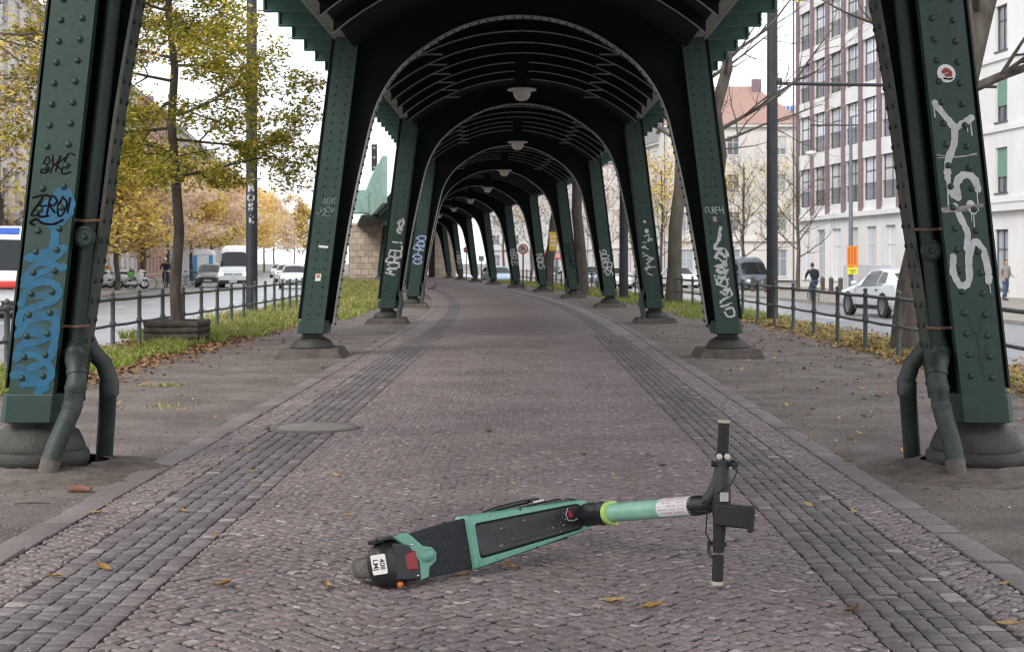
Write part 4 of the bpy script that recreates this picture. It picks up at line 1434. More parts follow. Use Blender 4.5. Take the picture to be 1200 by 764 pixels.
b.build('scuff_mark', mat('pale scuffs', (0.35, 0.32, 0.33), 0.8), bat)
b = MB()
for t, s in ((0.55, 1), (0.72, 1), (0.55, -1), (0.78, -1)):
    c = S(t, s * 0.088, hgt(t) + 0.001)
    b.lathe([(0.0065, 0), (0.0065, 0.0015), (0.003, 0.0005), (0, 0.0005)], c, 10, ax=SCN, cap=False)
b.build('screw', BLACK_PL, scooter)
RS = 0.075
# rear trim
b = MB()
tr = [(-0.045, 0.098), (0.03, 0.102), (0.05, 0.085), (0.10, 0.035), (0.145, 0.022), (0.165, -0.005), (0.155, -0.038), (0.115, -0.056), (0.105, -0.092), (0.055, -0.098), (0.062, -0.03), (0.035, 0.03), (-0.01, 0.068)]
b.prism([(x + RS, y) for x, y in tr], S, -0.004, 0.016)
b.build('rear_trim', MINT, scooter, bevel=0.006)
b = MB(); b.ellipsoid(S(0.115 + RS, -0.008, 0.012), (SCU * 0.042, SCW * 0.028, SCN * 0.016), 14, 8); b.build('trim_boss', MINT, scooter, smooth=60)
# rear mudguard, number plate, lights, wheel
b = MB()
b.ellipsoid(S(-0.03 + RS, -0.008, -0.045), (-SCU * 0.098, SCW * 0.094, SCN * 0.062), 20, 12, pw=0.72)
b.build('mudguard', BLACK_PL, scooter, smooth=50)
b = MB()
b.prism([(x + RS, y) for x, y in ((-0.06, -0.075), (0.065, -0.095), (0.07, -0.02), (0.03, 0.055), (-0.05, 0.075))], S, -0.03, 0.018)
b.build('mudguard_bracket', BLACK_PL, scooter, bevel=0.008)
b = MB()
b.box(S(-0.05 + RS, 0.094, -0.025), (0.09, 0.012, 0.07), Matrix((SCU, SCW, SCN)).transposed())
b.box(S(-0.085 + RS, 0.090, -0.045), (0.05, 0.02, 0.05), Matrix((SCU, SCW, SCN)).transposed())
b.build('mudguard_flap', BLACK_PL, scooter, bevel=0.005)
PC = S(-0.052, 0.004, 0.006)
PNRM = (-SCU * 0.86 + SCN * 0.5).normalized()
PUP = (SCN - PNRM * SCN.dot(PNRM)).normalized()        # the plate's own up
PRT = PUP.cross(PNRM).normalized()                     # its reading direction
if PRT.z > 0:
    PRT = -PRT
def PP(x, y, h=0.0):
    return PC + PRT * x + PUP * y + PNRM * h
b = MB()
b.prism(rrect(-0.039, 0.039, 0.031, 0.031, 0.006, 0.006, 4), PP, -0.004, 0.001)
plate = b.build('number_plate', PLATE, scooter)
b = MB()
b.box(S(-0.012, 0.004, -0.02), (0.05, 0.07, 0.06), Matrix((SCU, SCW, SCN)).transposed())
b.build('plate_holder', BLACK_PL, scooter, bevel=0.004)
def text_on(txt, fn, x, y, size, m, parent, name, bold=0.0, sx=1.0):
    cu = bpy.data.curves.new('letters', 'FONT')
    cu.body, cu.size, cu.align_x, cu.align_y, cu.resolution_u, cu.offset = txt, size, 'CENTER', 'CENTER', 3, bold
    ob = bpy.data.objects.new('letters', cu)
    COL.objects.link(ob)
    dg = bpy.context.evaluated_depsgraph_get()
    me = bpy.data.meshes.new_from_object(ob.evaluated_get(dg))
    bpy.data.objects.remove(ob)
    bb = MB()
    bb.add([fn(x + sx * v.co.x, y + v.co.y) for v in me.vertices], [tuple(p.vertices) for p in me.polygons])
    bpy.data.meshes.remove(me)
    return bb.build(name, m, parent)
PLATE_INK = mat('plate ink', (0.02, 0.025, 0.03), 0.5)
text_on('408', lambda x, y: PP(x, y, 0.0016), 0.0, 0.014, 0.029, PLATE_INK, plate, 'lettering', 0.0005, 1.0)
text_on('LMJ', lambda x, y: PP(x, y, 0.0016), 0.0, -0.014, 0.029, PLATE_INK, plate, 'lettering', 0.0005, 1.0)
b = MB()
b.prism(rrect(0.0, 0.05, 0.032, 0.038, 0.004, 0.004, 3), lambda x, y, h: S(x - 0.002 + RS, y - 0.012, h - (0.06 - x) * 0.2), 0.012, 0.03)
b.build('tail_light', TAIL, scooter, bevel=0.003)
b = MB(); b.lathe([(0.012, 0), (0.012, 0.012), (0.007, 0.016), (0, 0.017)], S(-0.035 + RS, -0.092, 0.004), 14, ax=(-SCU + SCN * 0.5).normalized(), cap=False); b.build('reflector', ORANGE, scooter, smooth=50)
b = MB()
for t, a in ((0.068, 0.05), (0.073, -0.075)):
    b.dome(S(t - 0.025 + RS, a, 0.018), SCN, 0.005, 8)
b.build('bolt', CHROME, scooter, smooth=60)
def wheel_tyre(c, ax, r, w, m):
    bb = MB()
    bb.lathe([(r * 0.62, -w * 0.42), (r * 0.86, -w * 0.5), (r * 0.96, -w * 0.38), (r, -w * 0.15), (r, w * 0.15), (r * 0.96, w * 0.38), (r * 0.86, w * 0.5), (r * 0.62, w * 0.42)], c, 36, ax=ax, cap=True)
    return bb
wheel_tyre(S(0.062, -0.012, -0.135), SCW, 0.118, 0.075, None).build('rear_wheel', TYRE_DUST, scooter, smooth=40)
fw = S(1.22, 0.0, -0.20)
wheel_tyre(fw, SCW, 0.122, 0.07, None).build('front_wheel', TYRE_DUST, scooter, smooth=40)
b = MB()
b.tube([S(1.12, 0.0, -0.03), S(1.16, 0.055, -0.09), fw + SCW * 0.055], 0.016, 8)
b.tube([S(1.12, 0.0, -0.03), S(1.16, -0.055, -0.09), fw - SCW * 0.055], 0.016, 8)
b.build('front_fork', BLACK_PL, scooter, smooth=50)
b = MB()
b.tube([S(0.58, 0.100, -0.05), S(0.66, 0.107, -0.055), S(0.84, 0.108, -0.055)], 0.011, 8)
b.box(S(0.87, 0.108, -0.045), (0.05, 0.016, 0.03), Matrix((SCU, SCW, SCN)).transposed())
b.build('kickstand', BLACK_PL, scooter, smooth=50)
b = MB(); b.box(S(0.86, 0.103, 0.0), (0.055, 0.006, 0.012), Matrix((SCU, SCW, SCN)).transposed()); b.build('side_reflector', mat('white reflector', (0.7, 0.7, 0.68), 0.3), scooter)
# stem
F_ = S(1.10, -0.002, 0.03)
E_ = V(0.705, 6.09, 0.318)
sd = (E_ - F_).normalized()
SL = (E_ - F_).length
def St(q):
    return F_ + sd * q
b = MB(); b.tube([St(-0.04), St(0.0), St(0.11), St(0.115), St(0.165)], [0.052, 0.052, 0.048, 0.052, 0.051], 20); b.build('stem_collar', BLACK_PL, scooter, smooth=40)
b = MB()
b.tube([St(0.168), St(0.170), St(0.192), St(0.195)], [0.047, 0.0525, 0.0525, 0.047], 24)
b.tube([St(0.175) - SCW * 0.047, St(0.212) - SCW * 0.047], 0.008, 8)
b.build('reflective_band', NEON, scooter, smooth=40)
b = MB(); b.tube([St(0.19), St(SL - 0.03)], 0.0405, 24); b.build('stem', MINT_TUBE, scooter, smooth=40)
def on_tube(q, ang, r):
    nx = (V(0, -1, 0.25) - sd * sd.dot(V(0, -1, 0.25))).normalized()
    ny = sd.cross(nx)
    return St(q) + (nx * math.cos(ang) + ny * math.sin(ang)) * r
def wrap(q0, q1, a0, a1, r, name, m, par):
    bb = MB()
    bb.grid([[on_tube(q0 + (q1 - q0) * i / 4, a0 + (a1 - a0) * j / 12, r) for j in range(13)] for i in range(5)])
    return bb.build(name, m, par, smooth=60)
stk = wrap(SL - 0.235, SL - 0.045, -1.35, 1.1, 0.0415, 'sticker', STICKER, scooter)
rr = random.Random(8)
b = MB()
for i in range(6):
    for j in range(16):
        if rr.random() < 0.55:
            q = SL - 0.222 + 0.165 * (j / 16); a = -1.1 + 0.33 * i
            b.add([on_tube(q, a, 0.0421), on_tube(q + 0.007, a, 0.0421), on_tube(q + 0.007, a + 0.12, 0.0421), on_tube(q, a + 0.12, 0.0421)], [(0, 1, 2, 3)])
b.build('sticker_print', mat('faded red print', (0.55, 0.28, 0.30), 0.6), stk)
HC = V(0.772, 6.0, 0.345)
b = MB()
b.tube([St(SL - 0.06), St(SL - 0.02), St(SL + 0.01), St(SL + 0.03), E_ + V(0.05, -0.05, 0.022), HC + V(-0.005, 0.005, 0.008), HC + V(0.02, 0.0, 0.008)], [0.0405, 0.041, 0.039, 0.037, 0.035, 0.034, 0.03], 20)
b.build('stem_head', BLACK_PL, scooter, smooth=50)
HT, HB = V(0.786, 6.0, 0.672), V(0.757, 5.99, 0.016)
def Hb(q):
    return HB + (HT - HB) * q
b = MB()
b.tube([Hb(0.20), Hb(0.30), Hb(0.40), Hb(0.50), Hb(0.58), Hb(0.66), Hb(0.72), Hb(0.77)], [0.022, 0.024, 0.028, 0.040, 0.038, 0.030, 0.027, 0.022], 16)
b.build('handlebar', BLACK_PL, scooter, smooth=50)
b = MB(); b.tube([HC + V(-0.05, 0.01, 0.005), HC + V(-0.03, 0.0, 0.035), HC + V(-0.014, 0, 0.085), HC + V(-0.006, 0, 0.15)], [0.03, 0.028, 0.022, 0.016], 12); b.build('handlebar_gusset', BLACK_PL, scooter, smooth=50)
GRIP = mat('grip rubber', (0.02, 0.02, 0.022), 0.75, bump=0.4, bscale=120)
for q0, q1, e0 in ((0.80, 0.985, 1), (0.025, 0.18, 0)):
    b = MB()
    pts, rs = [], []
    for i in range(25):
        q = q0 + (q1 - q0) * i / 24
        pts.append(Hb(q)); rs.append(0.0235 if i % 2 else 0.0222)
    b.tube(pts, rs, 16)
    g = b.build('grip', GRIP, scooter, smooth=60)
    b = MB()
    qq = (q1, q1 + 0.015) if e0 else (q0 - 0.022, q0)
    b.tube([Hb(qq[0]), Hb(qq[1])], 0.024, 16)
    b.build('grip_cap', mat('dirty cream cap', (0.5, 0.44, 0.34), 0.6), g)
for q in (0.785, 0.735, 0.25):
    b = MB(); b.tube([Hb(q - 0.012), Hb(q + 0.012)], 0.030 if q != 0.25 else 0.032, 16); b.build('clamp', BLACK_PL, scooter, smooth=40)
for dx in (-0.017, 0.014):
    b = MB(); b.lathe([(0.012, 0), (0.012, 0.012), (0.007, 0.016), (0, 0.016)], Hb(0.785) + V(dx, -0.026, 0), 14, ax=(0, -1, 0), cap=False); b.build('button', mat('cream button', (0.62, 0.55, 0.46), 0.5), scooter, smooth=40)
b = MB(); b.tube([Hb(0.735) + V(-0.045, -0.01, 0), Hb(0.735) + V(0.05, -0.01, 0)], 0.010, 8); b.tube([Hb(0.735) + V(0.047, -0.03, 0), Hb(0.735) + V(0.047, 0.02, 0)], 0.015, 8); b.build('brake_lever', BLACK_PL, scooter, smooth=40)
b = MB(); b.tube([Hb(0.25) + V(-0.04, 0.0, 0.01), Hb(0.25) + V(-0.04, 0.0, -0.03), Hb(0.2) + V(-0.03, -0.01, -0.02)], 0.007, 8); b.build('bell', BLACK_PL, scooter, smooth=40)
b = MB()
b.tube([Hb(0.735) + V(0.045, -0.02, 0), Hb(0.70) + V(0.055, -0.045, 0), Hb(0.62) + V(0.03, -0.055, 0), HC + V(-0.01, -0.05, 0.05), E_ + V(0.0, -0.055, 0.02), St(SL - 0.06) + V(0, -0.045, 0.0)], 0.0032, 6)
b.tube([Hb(0.26) + V(-0.035, -0.01, 0), Hb(0.33) + V(-0.06, -0.04, 0), HC + V(-0.06, -0.05, -0.03), St(SL - 0.05) + V(0, -0.045, -0.012)], 0.0032, 6)
b.build('brake_cable', BLACK_SOFT, scooter, smooth=60)
b = MB()
rr = random.Random(17)
for i in range(22):               # dried mud flecks on deck and shell
    t, a = rr.uniform(0.12, 0.42), rr.uniform(-0.09, 0.09)
    w = rr.uniform(0.002, 0.007)
    b.add([S(t - w, a - w * .6, 0.0012), S(t + w, a - w * .2, 0.0012), S(t + w * .5, a + w * .8, 0.0012), S(t - w * .7, a + w * .5, 0.0012)], [(0, 1, 2, 3)])
kind(b.build('mud_flecks', mat('dried mud', (0.09, 0.075, 0.065), 0.95, var=0.3), scooter), 'stuff')
b = MB()
Mx = Matrix.Rotation(rad(-14), 3, 'Z') @ Matrix.Rotation(rad(4), 3, 'Y')
b.box(HC + V(0.043, -0.052, -0.045), (0.148, 0.05, 0.088), Mx)
box = b.build('display_box', BLACK_PL, scooter, bevel=0.008)
b = MB(); b.box(HC + V(0.112, -0.075, -0.055), (0.022, 0.06, 0.098), Mx); b.build('display_cap', BLACK_SOFT, scooter, bevel=0.005)
b = MB(); b.box(HC + V(0.008, -0.047, 0.028), (0.034, 0.003, 0.036), None); b.build('label', mat('grey label', (0.42, 0.42, 0.46), 0.5), scooter)

# ------------------------------------------------------------------ leaves and bits lying about
LF = {}
def leaf_mesh(i, r):
    b = MB()
    n = 7
    L_, w = 0.05, 0.019
    rows = []
    for k in range(n):
        q = k / (n - 1)
        ww = w * math.sin(math.pi * min(1, q * 0.94 + 0.05)) * (1 + 0.15 * (k % 2))
        x = -L_ + 2 * L_ * q
        curl = 0.012 * (2 * q - 1) ** 2 * r.uniform(0.3, 1.8)
        rows.append([V(x, -ww, 0.006 + curl + ww * r.uniform(0.2, 0.7)), V(x, 0, 0.003 + curl), V(x, ww, 0.006 + curl + ww * r.uniform(0.2, 0.8))])
    b.grid(rows)
    b.tube([V(-L_, 0, 0.008), V(-L_ - 0.025, 0.004, 0.012)], 0.0011, 4)
    return b
LEAF_MATS = [mat('tan fallen leaf', (0.40, 0.26, 0.12), 0.8, var=0.25, vscale=30), mat('ochre fallen leaf', (0.34, 0.20, 0.05), 0.8, var=0.3, vscale=30), mat('brown fallen leaf', (0.16, 0.08, 0.035), 0.85, var=0.3, vscale=30)]
def px_ground(px, py, z=0.0):
    d = (CAM_H - z) * 1760.0 / (py - 308.0)
    return V((px - 618) * d / 1760.0, d, z)
leaves = [(598, 666, 0, 'curled tan leaf lying just below the scooter battery'), (543, 674, 0, 'flat tan leaf lying below the scooter deck mat'), (122, 667, 1, 'ochre leaf lying on the dark left stripe, low in the picture'),
          (262, 686, 1, 'small ochre leaf on the cobbles between the left stripe and the scooter'), (383, 688, 0, 'tan leaf on the cobbles just left of the scooter rear wheel'),
          (215, 600, 1, 'yellow brown leaf on the left stripe beyond the manhole side'), (112, 602, 0, 'pale leaf beside the left kerbstones'), (63, 676, 0, 'pale leaf on the cobbles between left kerb and left stripe'),
          (720, 706, 0, 'crisp tan leaf below the scooter stem'), (765, 712, 1, 'ochre leaf on the cobbles left of the lower handlebar grip'), (1176, 686, 0, 'pale yellow leaf on the cobbles close to the right kerb'), (1183, 733, 0, 'pale yellow leaf nearest the bottom right corner'),
          (997, 717, 2, 'brown curled leaf on the right dark stripe'), (684, 533, 1, 'ochre leaf on the cobbles behind the scooter stem'), (760, 534, 1, 'small ochre leaf beyond the scooter handlebar'), (776, 546, 2, 'small brown leaf close behind the handlebar'), (573, 506, 2, 'dark brown leaf far behind the scooter battery'),
          (980, 532, 1, 'yellowish leaf caught at the right kerb'), (994, 541, 1, 'second yellowish leaf caught at the right kerb'), (948, 516, 0, 'pale leaf on the grit beyond the right kerb')]
for i, (px, py, mi, lab) in enumerate(leaves):
    r = random.Random(i + 50)
    o = leaf_mesh(i, r).build('fallen_leaf', LEAF_MATS[mi], None, smooth=60)
    o.location = px_ground(px, py, 0.004)
    o.rotation_euler = (r.uniform(-0.15, 0.15), r.uniform(-0.15, 0.15), r.uniform(0, 6.28))
    s = r.uniform(0.7, 1.0)
    o.scale = (s, s, s)
    tag(o, lab, 'leaf', 'leaves fallen on the path')
b = MB(); b.tube([(-0.07, 0, 0.014), (0.0, 0.008, 0.018), (0.06, 0, 0.014)], [0.016, 0.019, 0.015], 9); b.tube([(-0.06, 0.0, 0.02), (-0.068, 0.0, 0.045)], [0.012, 0.008], 7)
o = b.build('wood_chunk', mat('reddish wood', (0.22, 0.11, 0.075), 0.85, var=0.3, vscale=20), None, smooth=40); o.location = px_ground(94, 576); tag(o, 'short reddish brown piece of wood near the left pipe foot', 'wood')
b = MB(); b.tube([(-0.09, 0, 0.006), (0.0, 0.006, 0.009), (0.10, -0.004, 0.007)], [0.004, 0.005, 0.003], 6)
o = b.build('twig', BARK, None); o.location = px_ground(37, 591); o.rotation_euler.z = 0.1; tag(o, 'thin dark twig on the grit left of the path', 'twig')
# leaf litter, gravel and crumbs
def litter(name, m, n, region, size, seed, lift=0.004):
    r = random.Random(seed)
    b = MB()
    for i in range(n):
        l, d, z = region(r)
        p = at(l, d, z + lift)
        a = r.uniform(0, 6.28)
        s = size * r.uniform(0.5, 1.3)
        u = V(math.cos(a), math.sin(a), r.uniform(-0.5, 0.5)) * s
        w = V(-math.sin(a), math.cos(a), r.uniform(-0.6, 0.6)) * s * 0.55
        c = p + V(0, 0, abs(u.z) * 0.5 + abs(w.z) * 0.5)
        b.add([c - u, c + w - u * 0.1, c + u, c - w - u * 0.1], [(0, 1, 2), (0, 2, 3)])
    return kind(b.build(name, m), 'stuff')
litter('leaf_litter', LITTER, 3600, lambda r: (-4.95 + r.gauss(0.0, 0.24), 15 + 18 * r.random() ** 1.2, 0.0), 0.045, 1)
litter('leaf_litter', LITTER, 2200, lambda r: (r.uniform(-6.5, -5.2), r.uniform(15, 34), 0.02), 0.045, 2)
litter('leaf_litter', LITTER_Y, 4200, lambda r: (5.6 + r.gauss(0, 0.36), 13 + 30 * r.random() ** 1.1, 0.0), 0.05, 3)
litter('leaf_litter', LITTER, 2200, lambda r: (5.7 + r.gauss(0, 0.4), r.uniform(13, 32), 0.01), 0.05, 31)
litter('leaf_litter', LITTER_Y, 260, lambda r: (r.uniform(2.2, 4.9), r.uniform(8, 30), 0.0), 0.032, 4)
litter('leaf_litter', LITTER, 700, lambda r: (4.95 - abs(r.gauss(0, 1.3)), r.uniform(8, 30), 0.0), 0.03, 5)
litter('leaf_litter', LITTER, 420, lambda r: (min(-2.4, -4.95 + abs(r.gauss(0, 1.1))), r.uniform(8, 30), 0.0), 0.03, 6)
litter('leaf_litter', LITTER_Y, 170, lambda r: (r.uniform(-2.1, 2.0), r.uniform(7, 40), 0.0), 0.024, 7, 0.01)
litter('sand_grains', mat('sand grains', (0.30, 0.26, 0.22), 0.95, island=0.5), 5000, lambda r: (r.uniform(-2.15, 2.0), 4.9 + 14 * r.random() ** 1.5, 0.0), 0.0045, 12, 0.002)
litter('paper_crumbs', mat('pale crumbs', (0.50, 0.47, 0.43), 0.8, island=0.4), 900, lambda r: (r.choice([r.uniform(2.2, 4.9), r.uniform(-4.9, -2.4)]), r.uniform(7.5, 26), 0.0), 0.010, 8, 0.004)
litter('gravel', mat('gravel grains', (0.19, 0.16, 0.15), 0.9, island=0.6), 16000, lambda r: (r.choice([r.uniform(2.15, 4.9), r.uniform(-4.9, -2.37)]), 6.2 + 12 * r.random() ** 1.3, 0.0), 0.008, 9, 0.003)

def blades(name, m, n, region, h, seed):
    r = random.Random(seed)
    b = MB()
    for i in range(n):
        l, d, z, k = region(r)
        p = at(l, d, z)
        a = r.uniform(0, 6.28)
        hh = h * k * r.uniform(0.4, 1.25)
        w = V(math.cos(a), math.sin(a), 0) * r.uniform(0.004, 0.009) * (1 + d / 30)
        bend = V(r.gauss(0, 0.6), r.gauss(0, 0.6), -r.uniform(0, 0.35)) * hh
        mid = p + V(0, 0, hh * 0.6) + bend * 0.3
        tip = p + V(0, 0, hh) + bend
        b.add([p - w, p + w, mid + w * 0.7, tip, mid - w * 0.7], [(0, 1, 2, 4), (4, 2, 3)])
    return kind(b.build(name, m), 'stuff')
def clump(l, d):
    return 0.55 + 0.45 * math.sin(l * 2.3 + d * 1.1) * math.sin(d * 0.83 + l * 1.9)
def left_reg(r):
    while True:
        d = 14.5 + 32 * r.random() ** 1.4
        l = -4.98 - 1.65 * r.random() ** 0.9 + 0.12 * math.sin(d * 2.1)
        k = clump(l, d)
        if r.random() < k + 0.2:
            z = 0.0 if l > -5.6 else (-0.05 * (-5.6 - l) / 0.5)
            return l, d, z - 0.01, 0.6 + 0.7 * k
def left_far(r):
    d = 26 + 80 * r.random() ** 1.3
    return r.uniform(-7.0, -3.9 if d > 34 else -4.6), d, -0.02, 1.0 + 0.4 * math.sin(d * 0.6)
blades('grass', GRASS, 34000, left_reg, 0.15, 1)
blades('grass', GRASS_DRY, 6000, left_reg, 0.20, 2)
blades('grass', GRASS, 16000, left_far, 0.20, 3)
blades('grass', GRASS_DRY, 9000, left_far, 0.24, 4)
def right_reg(r):
    d = 13 + 36 * r.random() ** 1.3
    return 5.15 + 1.1 * r.random(), d, -0.03, 0.8
blades('grass', GRASS_DRY, 5000, right_reg, 0.15, 5)
blades('grass', GRASS, 2600, right_reg, 0.13, 6)
def right_far(r):
    d = 34 + 70 * r.random()
    return r.uniform(3.9, 6.2), d, -0.02, 1.0
blades('grass', GRASS, 9000, right_far, 0.2, 7)
blades('grass', GRASS_DRY, 4000, right_far, 0.2, 8)
def tuft_reg(r):
    return -3.75 + r.gauss(0, 0.12), 16.0 + r.gauss(0, 0.12), -0.01, 0.6
blades('grass', GRASS_DRY, 60, tuft_reg, 0.06, 9)
blades('grass', GRASS, 40, tuft_reg, 0.05, 19)
blades('grass', GRASS_DRY, 40, lambda r: (-3.2 + r.gauss(0, 0.1), 13.6 + r.gauss(0, 0.1), -0.01, 0.5), 0.1, 10)

# ------------------------------------------------------------------ railings
def railing(label, lat, d0, d1, step, zof, n_seg=1):
    t = thing('railing', label, 'railing', at(lat, d0))
    pm = None
    d = d0
    base = MB()
    r_ = 0.034
    base.lathe([(r_ * 1.25, -0.25), (r_ * 1.25, 0.06), (r_, 0.075), (r_, 0.40), (r_ * 1.35, 0.405), (r_ * 1.45, 0.44), (r_ * 1.35, 0.475), (r_, 0.48), (r_, 0.79), (r_ * 1.25, 0.80), (r_ * 1.25, 0.835), (r_ * 0.8, 0.845), (r_ * 0.6, 0.855),
                (r_ * 0.95, 0.868), (r_ * 1.1, 0.885), (r_ * 0.95, 0.90), (r_ * 0.5, 0.915), (0, 0.925)], (0, 0, 0), 12, cap=False)
    while d <= d1 + 0.01:
        if pm is None:
            o = base.build('post', RAIL, None, smooth=45)
            pm = o.data
        else:
            o = bpy.data.objects.new('post', pm)
            COL.objects.link(o)
        o.parent = t
        o.location = at(lat, d, zof(d)) - t.location
        d += step
    for z, rr_ in ((0.80, 0.026), (0.42, 0.022)):
        b = MB()
        n = int((d1 - d0) / step) * 2
        pts = [at(lat, d0 + (d1 - d0) * i / n, z + zof(d0 + (d1 - d0) * i / n) - 0.008 * (i % 2)) for i in range(n + 1)]
        b.tube(pts, rr_, 8)
        b.build('rail', RAIL, t, smooth=50)
    return t
railing('dark iron post and rail fence between the left grass verge and the road', -6.0, 14.6, 46.1, 1.5, lambda d: -0.04)
railing('iron post and rail fence along the right verge with leaves at its foot', 5.22, 12.5, 100.65, 2.05, lambda d: 0.0)
# ------------------------------------------------------------------ log planter, poles, lamp post, signs
t = thing('log_planter', 'low square planter of stacked dark logs round the young tree', 'planter', (-5.66, 24.3, 0))
def log(p, q, r):
    b = MB()
    p, q = Vector(p), Vector(q)
    k = [p + (q - p) * i / 5 for i in range(6)]
    k = [x + V(0, 0, RND.uniform(-0.006, 0.006)) for x in k]
    b.tube(k, [r * RND.uniform(0.93, 1.05) for _ in k], 10)
    return b.build('log', LOG, t, smooth=60)
cx, cy, hw = -5.66, 24.3, 0.43
for row in range(4):
    z = 0.03 + row * 0.098
    for s in (-1, 1):
        log((cx - hw, cy + s * hw, z), (cx + hw, cy + s * hw, z), 0.055)
        log((cx + s * hw * 0.93, cy - hw, z + 0.0), (cx + s * hw * 0.93, cy + hw, z + 0.0), 0.05)
b = MB(); b.box((cx, cy, 0.08), (0.78, 0.78, 0.3)); b.build('soil', SOIL, t)

def ptube(b, pts, r, n=12):
    b.tube(pts, r, n)
p = V((295 - 618) * 38 / 1760.0, 38, -0.05)
t = thing('mast', 'thick dark mast with white sprayed letters by the left railing', 'mast', p)
b = MB(); b.tube([p + V(0, 0, -0.2), p + V(0, 0, 5), p + V(0, 0, 11)], [0.15, 0.14, 0.12], 20); m_ = b.build('pole', POLE, t, smooth=50)
b = MB(); b.tube([p + V(0, 0, -0.2), p + V(0, 0, 0.12)], 0.2, 20); b.build('foot', POLE, t, smooth=40)
def on_mast(x, y):
    a = -math.pi / 2 + x / 0.145
    return p + V(math.cos(a) * 0.147, math.sin(a) * 0.147, y)
text_on('B', on_mast, 0, 3.22, 0.30, WHITE_SPRAY, t, 'graffiti', 0.012)
text_on('O', on_mast, 0, 2.98, 0.26, WHITE_SPRAY, t, 'graffiti', 0.012)
text_on('S', on_mast, 0, 2.75, 0.26, WHITE_SPRAY, t, 'graffiti', 0.012)
text_on('t', on_mast, 0, 2.46, 0.38, WHITE_SPRAY, t, 'graffiti', 0.012)

p = V((905 - 618) * 34 / 1760.0, 34, 0)
t = thing('mast', 'dark straight mast with a side arm by the right railing', 'mast', p)
b = MB(); b.tube([p + V(0, 0, -0.1), p + V(0, 0, 5), p + V(0, 0, 11)], [0.13, 0.125, 0.11], 20); b.build('pole', POLE, t, smooth=50)
z_ = 1.3 + (308 - 98) * 34 / 1760.0
b = MB(); b.tube([p + V(0, 0, z_), p + V(2.0, 0.1, z_ - 0.02), p + V(5.2, 0.4, z_ - 0.03)], 0.04, 8); b.build('side_arm', POLE, t, smooth=50)
b = MB(); b.tube([p + V(0.1, 0, z_ + 0.06), p + V(0.22, 0, z_ + 0.06)], 0.07, 10); b.build('arm_clamp', RAIL, t)
# slim lamp post beyond the right road
dlp = 78.0
p = V((997 - 618) * dlp / 1760.0, dlp, RZR + 0.12)
t = thing('street_lamp', 'slim grey street lamp with a small lantern arm in front of the brick striped building', 'street lamp', p)
zt = 1.3 + (308 - 138) * dlp / 1760.0
b = MB(); b.tube([p, V(p.x, p.y, 4), V(p.x, p.y, zt)], [0.13, 0.11, 0.08], 12); b.build('pole', mat('grey blue pole', (0.16, 0.18, 0.22), 0.5), t, smooth=50)
za = 1.3 + (308 - 147) * dlp / 1760.0
b = MB(); b.tube([V(p.x + 0.4, p.y, za), V(p.x - 2.1, p.y, za)], 0.04, 8); b.build('arm', POLE, t)
zl = 1.3 + (308 - 180) * dlp / 1760.0
b = MB(); b.tube([V(p.x - 2.05, p.y, za), V(p.x - 2.05, p.y, zl + 0.2)], 0.02, 6); b.build('hanger', POLE, t)
b = MB(); b.ellipsoid((p.x - 2.05, p.y, zl), (V(0.3, 0, 0), V(0, 0.3, 0), V(0, 0, 0.14)), 14, 8); b.build('lantern', LAMP_WHITE, t, smooth=60)
ps = p - V(0, 0.2, 0)
t = thing('sign_board', 'orange banner sign with a yellow board below it on the grey lamp post', 'sign', ps)
def zpx(y, d): return 1.3 + (308 - y) * d / 1760.0
def xpx(x, d): return (x - 618) * d / 1760.0
b = MB(); b.box2((xpx(991.5, dlp), dlp - 0.24, zpx(313, dlp)), (xpx(1004.5, dlp), dlp - 0.2, zpx(288.5, dlp))); b.build('orange_board', mat('orange sign', (0.85, 0.28, 0.03), 0.5), t)
b = MB(); b.box2((xpx(992, dlp), dlp - 0.25, zpx(321.5, dlp)), (xpx(1004, dlp), dlp - 0.2, zpx(313.5, dlp))); b.build('yellow_board', mat('yellow sign', (0.75, 0.75, 0.05), 0.5), t)
b = MB()
for q in range(3):
    for j in range(8):
        x = xpx(994 + q * 3.4, dlp); z = zpx(291 + j * 2.5, dlp)
        b.box((x, dlp - 0.245, z), (0.085, 0.004, 0.055 + 0.02 * ((q + j) % 2)))
b.build('lettering', mat('dark red sign print', (0.38, 0.05, 0.02), 0.5), t)
b = MB(); b.box((xpx(998, dlp), dlp - 0.253, zpx(317, dlp)), (0.32, 0.004, 0.07)); b.box((xpx(998, dlp), dlp - 0.253, zpx(319.4, dlp)), (0.22, 0.004, 0.05)); b.build('yellow_lettering', mat('olive print', (0.25, 0.28, 0.03), 0.5), t)

